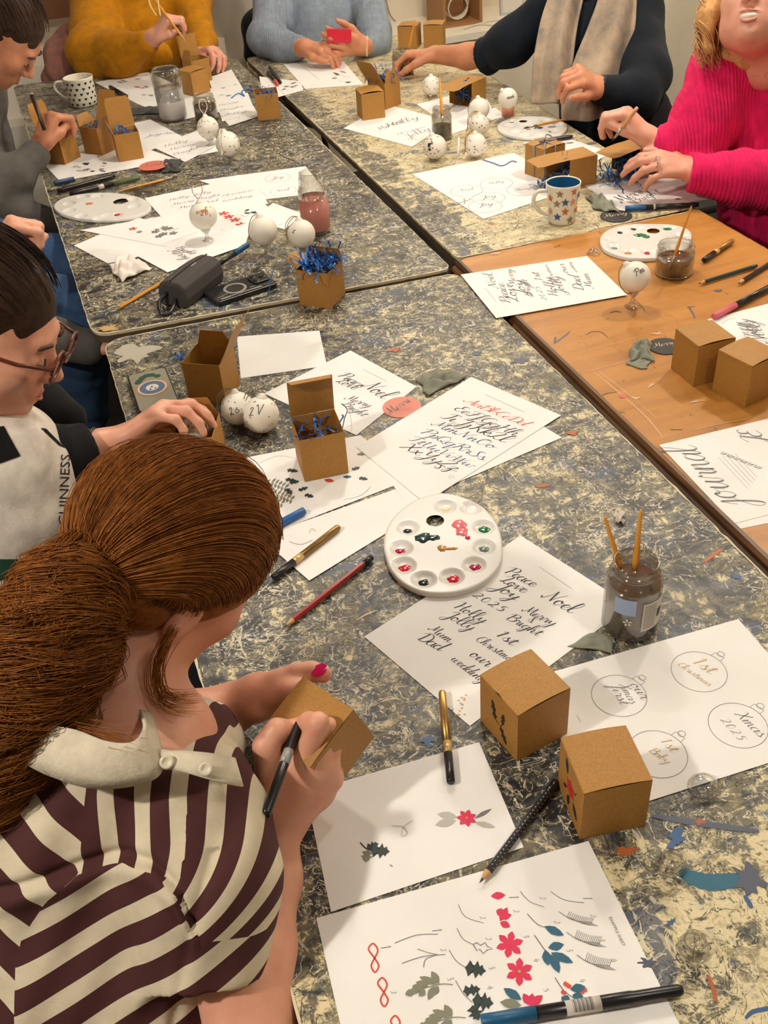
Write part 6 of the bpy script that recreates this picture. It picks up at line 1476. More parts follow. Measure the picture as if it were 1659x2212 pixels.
# collar: a broad cream band lying round the neck
def band(parent, name, inner, outer, m, th=.003, closed=False, n=8, bulge=.004):
    I = catmull(inner, n, closed); O = catmull(outer, n, closed); k = len(I); v = []; f = []; T = [0, .25, .5, .75, 1]
    for i in range(k):
        for t in T: 
            p = I[i].lerp(O[i], t); v.append(p + (CAMP-p).normalized()*bulge*math.sin(math.pi*t))
    w = len(T)
    for i in range(k-1 if not closed else k):
        for q in range(w-1): a = i*w+q; b = ((i+1) % k)*w+q; f.append((a, b, b+1, a+1))
    o = loc(parent, G().add(v, f), name, m); md = o.modifiers.new('t', 'SOLIDIFY'); md.thickness = th; md.offset = -1; return o
M_COL = fabric('cream_collar_knit', (222, 212, 188)); 
band(gp, 'collar', [K(10, 1590, .95), K(90, 1572, .905), K(160, 1575, .885), K(230, 1600, .878), K(285, 1602, .885), K(308, 1572, .91), K(300, 1540, .95)],
     [K(0, 1640, .95), K(40, 1640, .905), K(110, 1672, .890), K(200, 1698, .885), K(300, 1690, .89), K(345, 1660, .90), K(325, 1545, .955)], M_COL, .004)
band(gp, 'button_placket', [K(322, 1600, .915), K(350, 1622, .905), K(400, 1625, .905), K(450, 1630, .91), K(505, 1640, .925)], [K(345, 1660, .905), K(375, 1662, .895), K(430, 1678, .895), K(480, 1692, .90), K(522, 1700, .915)], M_COL, .003, bulge=.002)
for x, y, d in ((360, 1646, .893), (444, 1661, .892)):
    c = K(x, y, d); G_ = G().lathe([(.0002, .002), (.003, .0022), (.0045, .0036), (.0062, .003), (.0066, .001), (.0002, 0)], 20, cap=False, T=frame_to(c, toc(c)))
    loc(gp, G_, 'button', mcol('cream_button', (224, 214, 190), .3))
# hair
s = Sdf(.004)
Bi = np.array(Bg.transposed())
s.ell(Qg(0, -.014, .032), (.086, .108, .100), Bi, .02, cut=[(Qg(0, .055, .0), Bg @ Vector((0, .80, -.60))), (Qg(0, 0, -.045), Bg @ Vector((0, .35, -1)))])
s.ell(Qg(0, -.052, -.028), (.066, .046, .050), Bi, .03)
TIE = Qg(.035, -.096, -.030)
bun = [K(178, 1265, .935), K(140, 1320, .925), K(105, 1395, .922), K(72, 1475, .925), K(30, 1575, .93), K(-25, 1690, .935), K(-80, 1800, .94)]
s.chain([TIE]+bun, [.024, .026, .034, .038, .036, .030, .024, .016], .03)
sdf_obj('hair', s, H_RED, gp, 2, folds(.0035, 60, 3))
tl = [.035, -.100, -.030]
pth = scalp_paths(Qg, tl, 17000, 5, hl=-.13, jit=.0016, shell=(.0875, .109, .102), cen=(0, -.014, .032))
strands('hair_strands', pth, H_RED, gp, .00045)['kind'] = 'stuff'
def tail_paths(P, R_, locks, per, seed, curl=1.0, steps=40):
    """wavy locks: every lock is a bundle of near-parallel strands winding down the tail"""
    rs = np.random.RandomState(seed); C_ = np.array([list(p) for p in catmull(P, 10)]); L_ = len(C_); out = []; rad = np.interp(np.linspace(0, 1, L_), np.linspace(0, 1, len(R_)), R_)
    T = np.gradient(C_, axis=0); T /= np.linalg.norm(T, axis=1)[:, None]; A = np.cross(T, [0.2, .1, 1]); A /= np.linalg.norm(A, axis=1)[:, None]; B = np.cross(T, A)
    for _ in range(locks):
        a0 = rs.uniform(0, 6.28); i0 = rs.randint(0, L_//2); i1 = min(L_-1, i0 + rs.randint(L_//3, L_)); t = np.linspace(i0, i1, steps); ii = np.clip(t.astype(int), 0, L_-2); fr = (t-ii)[:, None]
        c = C_[ii]*(1-fr)+C_[ii+1]*fr; r = np.interp(t, np.arange(L_), rad); w = rs.uniform(.25, .6)*curl; f = rs.uniform(.22, .5); ph = rs.uniform(0, 6.28); tw = rs.uniform(-.03, .05)
        ang = a0 + w*np.sin(t*f+ph) + tw*t; rr = r*(rs.uniform(.82, 1.08) + .14*curl*np.cos(t*f+ph))
        path = c + A[ii]*(np.cos(ang)*rr)[:, None] + B[ii]*(np.sin(ang)*rr)[:, None]
        thick = rs.uniform(.0035, .0065)*np.sin(np.linspace(.35, math.pi-.15, steps))**.6
        for _q in range(per):
            o = rs.normal(0, 1, 3); o2 = rs.normal(0, .35, 3); out.append(path + thick[:, None]*(o + o2*np.sin(np.linspace(0, 7, steps)+ph)[:, None]))
    return out
strands('ponytail_strands', tail_paths([Qg(.03, -.085, -.022)] + bun, [.036, .040, .047, .050, .046, .041, .034, .022], 230, 84, 6, 1.25, 28), H_RED, gp, .00042)['kind'] = 'stuff'
# a few loose locks by the ear and nape
lk = []
rs = np.random.RandomState(9)
for (pts, n) in (([K(372, 1362, .945), K(352, 1400, .945), K(338, 1450, .95), K(345, 1500, .95), K(375, 1520, .95), K(420, 1520, .95)], 26), ([K(30, 1530, .93), K(120, 1560, .91), K(230, 1590, .89), K(285, 1600, .885)], 16), ([K(170, 1420, .95), K(150, 1500, .94), K(60, 1570, .93)], 30), ([K(350, 970, 1.05), K(240, 1000, 1.05), K(190, 1100, 1.03), K(170, 1200, 1.01)], 60), ([K(90, 1360, .93), K(60, 1480, .92), K(20, 1600, .92), K(-40, 1660, .92)], 80)):
    C_ = np.array([list(p) for p in catmull(pts, 6)])
    C_ = np.stack([np.interp(np.linspace(0, 1, 20), np.linspace(0, 1, len(C_)), C_[:, q]) for q in range(3)], 1)
    for _ in range(n*2): lk.append(C_ + rs.normal(0, .0035, 3) + np.linspace(0, 1, 20)[:, None]*rs.normal(0, .006, 3))
strands('loose_hair_locks', lk, H_RED, gp, .0004)['kind'] = 'stuff'
# jeans / lap below the table edge
s = Sdf(.008)
s.chain([K(90, 2330, 1.12), uv(-.20, .42, .52), uv(.12, .46, .50)], [.15, .10, .08], .05); s.chain([uv(-.22, .25, .50), uv(.12, .30, .50)], [.10, .08], .05)
s.chain([uv(.12, .46, .50), uv(.14, .46, .06)], [.075, .05], .04); s.chain([uv(.12, .30, .50), uv(.14, .30, .06)], [.075, .05], .04)
M_BLKCL = fabric('black_trousers', (22, 22, 26)); sdf_obj('trousers', s, M_BLKCL, gp, 1)
# the pen and the box she holds
def held_box():
    Rm = Matrix(((.6525, -.7239, -.2241), (.6661, .6889, -.2858), (.3613, .0373, .9317))); M4 = Rm.to_4x4(); M4.translation = Vector((-.0816, .7129, .0512+TZ)); return M4
hb = kbox('closed kraft box held tilted in the red-haired person\'s left hand', mat4=held_box(), hinge=0, bow=.002)
pen('black drawing pen with a silver label in the red-haired person\'s right hand', None, None, [('tip', BK, [(0, .1), (.04, .3), (.08, .75)]), ('barrel', BK, [(.08, .9), (.70, .95), (.98, .95), (1, .8)]), ('label', mcol('silver_label', (150, 152, 148), .35), [(.36, 1.0), (.50, 1.0)])], .0054, pts=(K(650, 1549, 1.045), K(574, 1760, .960)))
# ---------------------------------------------------------------- everybody else
from mathutils.bvhtree import BVHTree
def bvh(o):
    me = o.data; return BVHTree.FromPolygons([v.co + o.parent.location + o.location for v in me.vertices], [tuple(p.vertices) for p in me.polygons]) if o.parent else BVHTree.FromPolygons([v.co + o.location for v in me.vertices], [tuple(p.vertices) for p in me.polygons])
def drape(b, px, py, off=.0015):
    d = (FW + ((px - W0/2)/FPX)*RT - ((py - H0/2)/FPX)*UP).normalized(); h = b.ray_cast(CAMP, d)
    return None if h[0] is None else h[0] - d*off
def glasses(p, Q, B, m, m2):
    g = G()
    for q in (1, -1):
        P = [Q(q*(.034 + .027*math.cos(a)), .109, -.002 + .021*math.sin(a)) for a in [i*math.pi/8 for i in range(17)]]; g.tube(P, .0024, 5)
        g.tube([Q(q*.061, .108, .006), Q(q*.080, .07, .006), Q(q*.084, .0, .004), Q(q*.082, -.02, -.010)], .0028, 5)
    g.tube([Q(-.008, .109, .002), Q(0, .112, .005), Q(.008, .109, .002)], .0022, 5); f = loc(p, g, 'glasses', m)
    for q in (1, -1):
        P = [Q(q*(.034 + .026*math.cos(a)), .109, -.002 + .020*math.sin(a)) for a in [i*math.pi/8 for i in range(16)]]
        g = G().add([sum(P, Vector())/16]+P, [(0, 1+i, 1+(i+1) % 16) for i in range(16)]); o = loc(p, g, 'lens', m2)
def face_bits(p, Q, B, browm, lip=None, smile=0, lid=True):
    for q in (1, -1):
        P = [Q(q*.016, .093, .016), Q(q*.030, .094, .021), Q(q*.046, .083, .017)]; loc(p, G().tube(catmull(P, 4), [.0028]*8+[.0015], 5), 'eyebrow', browm)
        P = [Q(q*.019, .0905, -.005), Q(q*.031, .0935, -.009), Q(q*.043, .0870, -.005)]; loc(p, G().tube(catmull(P, 4), .0014, 4), 'eyelashes', INK)
    lm = lip or mcol('lip_skin', (186, 112, 98), .45)
    if smile:
        loc(p, G().tube([Q(-.020, .083, -.066), Q(-.010, .0885, -.0675), Q(0, .090, -.068), Q(.010, .0885, -.0675), Q(.020, .083, -.066)], [.0050, .0075, .0082, .0075, .0050], 8), 'teeth', mcol('teeth', (238, 228, 208), .25))
        loc(p, G().tube([Q(-.027, .0825, -.0605), Q(-.013, .094, -.0600), Q(0, .097, -.0590), Q(.013, .094, -.0600), Q(.027, .0825, -.0605)], [.0015, .0026, .0030, .0026, .0015], 8), 'upper_lip', lm)
        loc(p, G().tube([Q(-.025, .0825, -.064), Q(-.012, .0905, -.0775), Q(0, .093, -.0810), Q(.012, .0905, -.0775), Q(.025, .0825, -.064)], [.0015, .0036, .0042, .0036, .0015], 8), 'lower_lip', lm)
    else:
        loc(p, G().tube([Q(-.021, .0895, -.067), Q(-.008, .0935, -.0645), Q(0, .0940, -.066), Q(.008, .0935, -.0645), Q(.021, .0895, -.067)], [.001, .0026, .0022, .0026, .001], 6), 'upper_lip', lm)
        loc(p, G().tube([Q(-.019, .0895, -.070), Q(0, .0955, -.0735), Q(.019, .0895, -.070)], [.001, .0032, .001], 6), 'lower_lip', lm)
def hair_cap(s, Q, B, face_cut=.055):
    Bi = np.array(B.transposed()); s.ell(Q(0, -.014, .032), (.084, .107, .099), Bi, .02, cut=[(Q(0, face_cut, .0), B @ Vector((0, .80, -.60))), (Q(0, 0, -.045), B @ Vector((0, .35, -1)))]); s.ell(Q(0, -.06, -.03), (.070, .050, .055), Bi, .03)
# ---- woman with glasses at the left
lw = person('person in glasses and a white printed apron filling a kraft box, behind the red-haired one', (-.62, 1.2, 0))
HC = K(-40, 700, 1.38); s = Sdf(.0035); NBl = K(-70, 930, 1.50)
Q, B = head(s, HC, (.46, .08, .86), (.86, -.08, -.46), 1.08, neck=NBl)
wl = K(262, 950, 1.575); el = K(40, 1035, 1.50)
s.chain([K(20, 960, 1.46), el, K(150, 975, 1.54), wl], [.040, .038, .030, .0235], .02)
tips, th = hand(s, wl, K(345, 888, 1.57)-wl, UP*.9 - FW*.25 - RT*.25, -1, ((.5, .6, .4), (.6, .65, .4), (.7, .7, .4), (.8, .8, .5)), .93, ((.35, .9, -.3), (-.1, 1, -.2), (-.3, 1, -.1)), .12)
s.chain([K(-90, 950, 1.55), K(-60, 1150, 1.6)], [.10, .11], .03)
larm = [NBl, K(-60, 950, 1.64), uv(-.10, 1.44, .66), uv(.05, 1.34, .60)]; s.chain(larm, [.04, .04, .03, .024], .02); hand(s, larm[-1], U*.9-V*.3, Vector((0, 0, 1)), -1, ((.4, .5, .3),)*4)
sdf_obj('body', s, SK1, lw, 2)
face_bits(lw, Q, B, mcol('brown_brow', (70, 44, 30), .8)); glasses(lw, Q, B, mcol('tortoise_frame', (96, 44, 24), .25), glass_mat('spectacle_lens', (.96, .95, .93), .5))
s = Sdf(.005); hair_cap(s, Q, B); s.ell(Q(0, -.135, .03), (.04, .035, .04), k=.02); sdf_obj('hair', s, H_DK, lw, 2, folds(.002, 60, 4))
strands('hair_strands', scalp_paths(Q, [0, -.125, .04], 900, 15, jit=.002, shell=(.0855, .1085, .1005), cen=(0, -.014, .032), lift=.008), H_DK, lw, .0008)['kind'] = 'stuff'
s = Sdf(.005); M_BLKSH = fabric('black_jersey', (20, 19, 22))
s.chain([K(-70, 1000, 1.58), K(-80, 1200, 1.66), K(-100, 1420, 1.75)], [.115, .125, .13], .04); s.chain([K(-40, 950, 1.50), K(30, 985, 1.50)], [.065, .06], .04)
c1 = K(195, 966, 1.55); s.chain([K(30, 985, 1.49), K(85, 1010, 1.51), c1], [.062, .055, .040], .03, cut=(c1, c1-K(85, 1000, 1.51)))
s.cap(K(140, 905, 1.60), K(90, 880, 1.62), .035, .05, .02); s.chain(larm[1:], [.065, .052, .040], .03)
s.cap(NBl+UP*.01, HC, .062, .062, .006, sub=True)
sdf_obj('black_top', s, M_BLKSH, lw, 2, folds(.003, 28, 7))
M_APR = fabric('white_apron_cotton', (222, 214, 202)); s = Sdf(.005)
axn = (FW*-1+RT*.5).normalized()
s.chain([K(-40, 935, 1.47), K(-10, 1010, 1.49), K(-20, 1150, 1.54), K(-30, 1330, 1.60)], [.045, .100, .118, .125], .04, cut=None); s.cap(K(10, 1000, 1.47), K(52, 1090, 1.50), .075, .080, .04)
apron = sdf_obj('white_apron', s, M_APR, lw, 3, folds(.004, 22, 2)); ab = bvh(apron)
def drape_text(txt, a, b, hh, m, parent, body, name='printed_lettering', italic=0.0):
    cu = bpy.data.curves.new('t', 'FONT'); cu.body = txt; cu.resolution_u = 2; tmp = bpy.data.objects.new('t', cu); COL.objects.link(tmp); dg = bpy.context.evaluated_depsgraph_get(); me = bpy.data.meshes.new_from_object(tmp.evaluated_get(dg)); bpy.data.objects.remove(tmp)
    vs = [v.co.copy() for v in me.vertices]; fs = [tuple(p.vertices) for p in me.polygons]; x0 = min(v.x for v in vs); x1 = max(v.x for v in vs); dx, dy = b[0]-a[0], b[1]-a[1]; L_ = math.hypot(dx, dy); ux, uy = dx/L_, dy/L_; px_, py_ = uy, -ux; out = []
    for v in vs:
        t = (v.x-x0)/(x1-x0)*L_; h_ = v.y*hh/.7; P = drape(body, a[0]+ux*t+px_*h_, a[1]+uy*t+py_*h_, .002); out.append(P if P is not None else (out[-1] if out else K(*a, 1.5)))
    o = mk(name, out, fs, m, parent); o.location = -parent.location; return o
drape_text('GUINNESS', (146, 1135), (152, 982), 20, INK, lw, ab)
def drape_patch(poly, m, parent, body, name, off=.0018, n=6):
    P = [Vector((x, y, 0)) for x, y in poly]; v = []; f = []
    for j in range(n+1):
        for i in range(n+1):
            s_, t_ = i/n, j/n; q = (1-s_)*(1-t_)*P[0] + s_*(1-t_)*P[1] + s_*t_*P[2] + (1-s_)*t_*P[3]; h = drape(body, q.x, q.y, off); v.append(h if h is not None else (v[-1] if v else K(q.x, q.y, 1.5)))
    for j in range(n):
        for i in range(n): a = j*(n+1)+i; f.append((a, a+1, a+n+2, a+n+1))
    o = mk(name, v, f, m, parent, True); o.location = -parent.location; return o
drape_patch([(88, 924), (100, 926), (142, 968), (128, 962)], M_BLKSH, lw, ab, 'printed_black_bar')
drape_patch([(-20, 925), (8, 920), (44, 985), (-20, 1008)], M_BLKSH, lw, ab, 'printed_black_shape')
drape_patch([(-40, 1208), (64, 1208), (40, 1245), (-40, 1262)], mcol('dark_green_print', (24, 70, 52), .8), lw, ab, 'printed_green_band')
s = Sdf(.01); s.chain([K(-90, 1420, 1.8), uv(-.18, 1.22, .50), uv(.16, 1.26, .50), uv(.16, 1.26, .06)], [.14, .10, .085, .05], .05); s.chain([uv(-.2, 1.05, .5), uv(.16, 1.08, .50), uv(.16, 1.08, .06)], [.10, .085, .05], .05); sdf_obj('trousers', s, M_BLKCL, lw, 1)
loc(lw, G().tube([c1 + Vector((math.cos(a)*0, 0, 0)) + (UP*math.cos(a) + FW*math.sin(a))*.030 + RT*.006 for a in [i*math.pi/10 for i in range(21)]], .0022, 6), 'hair_tie_bracelet', BK)
kbox('open kraft box in the hand of the person in the white apron, a bauble inside', A=(380, 1036), B=(478, 1032), hinge=2, lid=R(170), lidlen=.03, tuck=None, dust=(None, R(85)))
bauble('cream bauble with gold script sitting inside the apron wearer\'s open box', 425, 916, 40, .035, (-.1, .1, 1), None, 0, [('Merry', -.6, -.3, .6, -.1, GOLDINK), ('Xmas', -.5, .15, .5, .3, GOLDINK)], seed=40)
# ---- dark haired person at the far left
p3 = person('dark-haired person in a grey sweater drawing on a kraft box at the far left', (-1.2, 2.7, 0))
s = Sdf(.004); HC = K(2, 70, 2.62)
Q, B = head(s, HC, (.76, -.05, .64), (.60, -.05, -.80), 1.08, neck=K(-70, 160, 2.78))
wr = K(84, 318, 2.86); tips, th = hand(s, wr, K(104, 262, 2.86)-wr, -FW*.75 - RT*.45 + UP*.3, 1, ((1.1, 1.2, .6), (1.2, 1.2, .7), (1.3, 1.3, .7), (1.4, 1.3, .7)), 1.06, ((.2, .9, -.5), (-.3, .9, -.4), (-.4, .7, -.6)), .1)
s.chain([K(-70, 160, 2.78), K(-60, 240, 2.82), K(-40, 440, 2.80), wr], [.04, .04, .038, .026], .02); la3 = [K(-70, 160, 2.78), K(-60, 200, 3.0), uv(-.12, 2.98, .66), uv(.06, 2.92, .60)]; s.chain(la3, [.04, .04, .03, .024], .02); hand(s, la3[-1], U*.9, Vector((0, 0, 1)), -1, ((.4, .5, .3),)*4); sdf_obj('body', s, SK2, p3, 2); face_bits(p3, Q, B, INK)
s = Sdf(.006); hair_cap(s, Q, B); s.ell(Q(0, -.14, .06), (.045, .04, .045), k=.02); sdf_obj('hair', s, H_DK, p3, 2, folds(.003, 50, 5))
strands('hair_strands', scalp_paths(Q, [0, -.13, .05], 500, 25, jit=.002, shell=(.0855, .1085, .1005), cen=(0, -.014, .032), lift=.008), H_DK, p3, .0012)['kind'] = 'stuff'
s = Sdf(.006); s.chain([K(-85, 200, 2.85), K(-110, 380, 2.95), K(-120, 600, 3.1)], [.13, .15, .16], .05); c1 = K(76, 333, 2.86); s.chain([K(-60, 240, 2.80), K(-38, 440, 2.78), K(30, 385, 2.82), c1], [.075, .060, .052, .040], .03); s.cap(c1, c1+(c1-K(30, 385, 2.82)).normalized()*.001, .040, .040, .01)
s.chain(la3[1:], [.07, .055, .042], .03); M_GREY = fabric('grey_wool', (92, 88, 84)); sdf_obj('grey_sweater', s, M_GREY, p3, 2, folds(.006, 22, 8))
s = Sdf(.01); s.chain([K(-120, 620, 3.1), uv(-.22, 2.62, .5), uv(.15, 2.66, .48), uv(.15, 2.66, .06)], [.16, .12, .085, .05], .05); s.chain([uv(-.22, 2.80, .5), uv(.15, 2.84, .48), uv(.15, 2.84, .06)], [.11, .085, .05], .05); M_NAVYJ = fabric('dark_navy_denim', (28, 34, 48)); sdf_obj('trousers', s, M_NAVYJ, p3, 1)
pen('dark marker with a white end upright in the fist of the person at far left', None, None, [('barrel', mcol('dark_brown_plastic', (58, 38, 28), .4), [(0, .9), (.97, 1)]), ('end_cap', LW, [(.97, .9), (1, .8)])], .0062, pts=(K(96, 280, 2.80), K(68, 203, 2.80)), name='marker_pen')
# ---- person mostly outside the frame between them
p4 = person('person in blue jeans mostly outside the left edge, one fist raised', (-1.05, 1.95, 0))
s = Sdf(.004); wr = K(-18, 560, 2.08); hand(s, wr, K(22, 492, 2.06)-wr, -FW*.6 + UP*.7 - RT*.2, 1, ((1.2, 1.3, .7),)*4, 1.05, ((.1, .8, -.6), (-.5, .7, -.5), (-.6, .5, -.6)), .1)
s.chain([K(-260, 400, 2.12), K(-200, 480, 2.13), K(-150, 690, 2.06), wr], [.04, .04, .038, .026], .02); la4 = [K(-260, 400, 2.12), K(-250, 450, 2.32), uv(-.20, 2.30, .66), uv(-.02, 2.20, .60)]; s.chain(la4, [.04, .04, .03, .024], .02); hand(s, la4[-1], U*.9-V*.2, Vector((0, 0, 1)), -1, ((.4, .5, .3),)*4); HC = K(-230, 250, 2.05); Q, B = head(s, HC, (.25, 0, .97), (.9, 0, -.4), 1.05, neck=K(-260, 400, 2.12)); sdf_obj('body', s, SK1, p4, 2); face_bits(p4, Q, B, INK)
s = Sdf(.008); hair_cap(s, Q, B); sdf_obj('hair', s, H_BR, p4, 2)
s = Sdf(.008); s.chain([K(-260, 470, 2.18), K(-260, 640, 2.3), K(-250, 800, 2.4)], [.14, .15, .15], .05); s.chain([K(-200, 480, 2.12), K(-160, 690, 2.06), K(-50, 600, 2.07)], [.07, .055, .042], .03); s.chain(la4[1:], [.07, .055, .042], .03); sdf_obj('grey_sweater', s, M_GREY, p4, 2, folds(.006, 22, 18))
M_JEAN = fabric('blue_denim', (58, 84, 120), .85); s = Sdf(.007); s.chain([K(-240, 800, 2.42), K(-60, 640, 2.38), K(160, 680, 2.42)], [.14, .10, .085], .05); s.chain([K(-220, 700, 2.5), K(-40, 560, 2.62), K(140, 590, 2.66)], [.12, .10, .085], .05); s.chain([K(160, 680, 2.42), K(185, 900, 2.72)], [.085, .06], .04); s.chain([K(140, 590, 2.66), K(160, 830, 2.95)], [.085, .06], .04); sdf_obj('jeans', s, M_JEAN, p4, 2, folds(.007, 26, 9))
# ---- mustard sweater
p5 = person('person in a mustard yellow sweater holding strings and a brush', (-.75, 4.25, 0))
s = Sdf(.0045); HC = K(335, -125, 3.86); Q, B = head(s, HC, UP*.75+Vector((0, -.2, .3)), Vector((.1, -.9, -.5)), 1.0, neck=K(325, -30, 3.95))
wr = K(330, 84, 3.58); hand(s, wr, K(352, 52, 3.55)-wr, -FW*.7+UP*.5-RT*.2, 1, ((.9, 1.2, .6), (1.0, 1.2, .7), (1.1, 1.2, .7), (1.2, 1.2, .7)), 1.05, ((.2, .8, -.5), (-.4, .8, -.4), (-.6, .7, -.4)), .08); s.cap(K(308, 96, 3.60), wr, .030, .026, .02)
wr2 = K(432, 118, 3.72); hand(s, wr2, K(466, 108, 3.66)-wr2, UP*.8-FW*.4+RT*.2, 1, ((.8, .9, .4),)*4, 1.0, ((.3, .9, -.4), (0, .9, -.4), (0, .9, -.3)), .14)
s.chain([K(325, -30, 3.95), K(205, 10, 3.94), K(205, 115, 3.80), K(262, 118, 3.69), wr], [.04, .04, .035, .03, .026], .02); s.chain([K(325, -30, 3.95), K(415, 15, 3.94), K(436, 92, 3.86), K(436, 112, 3.77), wr2], [.04, .04, .035, .03, .026], .02)
sdf_obj('body', s, SK3, p5, 2); face_bits(p5, Q, B, INK)
M_MUST = fabric('mustard_wool', (184, 122, 12)); s = Sdf(.006)
s.chain([K(318, 10, 4.0), K(315, 100, 4.03), K(310, 220, 4.1)], [.155, .165, .17], .05); s.chain([K(230, 0, 3.96), K(400, 0, 3.96)], [.10, .10], .05)
s.chain([K(205, 10, 3.92), K(205, 115, 3.78), K(262, 118, 3.68), K(314, 92, 3.60)], [.098, .095, .070, .045], .04); s.chain([K(415, 15, 3.92), K(436, 92, 3.84), K(436, 112, 3.75)], [.075, .055, .042], .04); s.cap(K(262, 128, 3.74), K(345, 122, 3.8), .06, .05, .03)
sdf_obj('mustard_sweater', s, M_MUST, p5, 2, folds(.009, 15, 10))
def long_hair(p, Q, B, m, n, seed, length=.2, curl=.8, cap=True, r=.0016, drop=Vector((0, 0, -1))):
    s = Sdf(.007); hair_cap(s, Q, B); 
    sdf_obj('hair', s, m, p, 2, folds(.003, 45, seed)); rs = np.random.RandomState(seed); out = []
    for _ in range(n):
        a = rs.uniform(-2.5, 2.5); d0 = np.array([math.sin(a+math.pi), math.cos(a+math.pi), 0]); tt = np.linspace(0, 1, 22); P = []
        ph = rs.uniform(0, 6); ln = length*rs.uniform(.7, 1.1); rr = rs.uniform(.98, 1.1)
        for t in tt:
            if t < .4: u = t/.4; e = u*math.pi/2; q = np.array([d0[0]*.088*math.sin(e), -.014 + d0[1]*.108*math.sin(e), .030 + .102*math.cos(e)])*rr; v = np.array(Q(*q))
            else:
                u = (t-.4)/.6; base = np.array(Q(*(np.array([d0[0]*.092, -.014+d0[1]*.110, .03])*rr))); wv = np.array(B @ Vector((d0[0], d0[1], 0)))*.015*curl*math.sin(u*9+ph); v = base + np.array(drop)*u*ln + wv
            P.append(v)
        out.append(P)
    strands('hair_strands', out, m, p, r)['kind'] = 'stuff'
long_hair(p5, Q, B, H_DK, 500, 31, .26, 1, r=.002)
pen('orange pencil gripped by the person in mustard', None, None, [('hexagonal_shaft', WDN, [(0, 1), (.9, 1)]), ('lead_cone', RAWW, [(.9, 1), (1, .1)])], .0042, pts=(K(326, -12, 3.52), K(401, 90, 3.50)), name='pencil', cat='pencil')
for k_, pts in enumerate((((320, -5), (326, 15), (338, 34)), ((340, -5), (343, 15), (346, 34)))):
    P = [K(x, y, 3.50) for x, y in pts]; c = P[0].copy(); o = G().tube(catmull([q-c for q in P], 4), .0028, 5).make('string', mcol('cream_cord', (220, 196, 160), .8), None, True, loc=c); tag(o, ['left strand of pale cord held up by the person in mustard', 'right strand of pale cord held up by the person in mustard'][k_], 'string')
# ---- pale blue sweater with red phone
p6 = person('person in a pale blue sweater looking at a red phone', (.05, 4.3, 0))
s = Sdf(.0045); HC = K(690, -150, 3.86); Q, B = head(s, HC, UP*.8+Vector((0, -.2, .3)), Vector((.05, -.9, -.45)), 1.0, neck=K(690, -50, 3.95))
wr = K(658, 103, 3.66); hand(s, wr, K(698, 104, 3.62)-wr, -FW*.7+UP*.6, 1, ((.5, .8, .4), (.6, .8, .4), (.6, .8, .5), (.7, .8, .5)), 1.05, ((.5, .8, -.2), (.1, 1, -.2), (0, 1, -.2)), .06); s.cap(K(625, 105, 3.75), wr, .034, .027, .02)
wr2 = K(784, 100, 3.66); hand(s, wr2, K(746, 96, 3.61)-wr2, -FW*.7-UP*.5, 1, ((.5, .9, .5),)*4, 1.05, ((.6, .7, -.2), (.3, .9, -.2), (.2, .9, -.2)), .07); s.cap(K(800, 104, 3.75), wr2, .034, .027, .02)
s.chain([K(690, -50, 3.95), K(588, -5, 3.94), K(577, 82, 3.82), K(612, 104, 3.77), wr], [.04, .04, .035, .03, .027], .02); s.chain([K(690, -50, 3.95), K(795, -5, 3.94), K(808, 70, 3.82), K(812, 92, 3.77), wr2], [.04, .04, .035, .03, .027], .02)
sdf_obj('body', s, SK2, p6, 2); face_bits(p6, Q, B, INK); long_hair(p6, Q, B, H_BR, 200, 32, .12, .6, r=.002)
M_BLUE = fabric('pale_blue_knit', (138, 148, 160), .9, (60, 'X')); s = Sdf(.006)
s.chain([K(690, 0, 4.0), K(690, 60, 4.0), K(690, 190, 4.05)], [.150, .155, .16], .05); s.chain([K(610, -20, 3.96), K(770, -20, 3.96)], [.085, .085], .05)
c1 = K(644, 104, 3.70); s.chain([K(588, -5, 3.92), K(577, 82, 3.80), K(612, 104, 3.75), c1], [.072, .064, .052, .042], .04); c2 = K(793, 100, 3.70); s.chain([K(795, -5, 3.92), K(808, 70, 3.80), K(812, 92, 3.76), c2], [.068, .060, .050, .040], .04)
sdf_obj('pale_blue_sweater', s, M_BLUE, p6, 2, folds(.006, 18, 11))
loc(p6, G().tube([K(792, 100, 3.665) + (UP*math.cos(a) + FW*math.sin(a))*.031 for a in [i*math.pi/10 for i in range(21)]], .005, 6), 'watch', mcol('cream_watch_strap', (222, 206, 170), .5))
def redphone():
    c = K(733, 76, 3.575); M4 = Matrix((RT, (UP*.75-FW*.66).normalized(), RT.cross((UP*.75-FW*.66).normalized()))).transposed().to_4x4(); M4.translation = c
    t = thing('mobile_phone', 'bright red phone held by the person in pale blue', 'phone', mat=M4); rbox('case', mcol('bright_red_case', (206, 22, 54), .3), t, .088, .046, .010, .007, 0, .001); rbox('screen', mcol('dark_screen', (20, 20, 26), .1), t, .080, .040, .0006, .005, .0102, 0) if False else None
redphone()
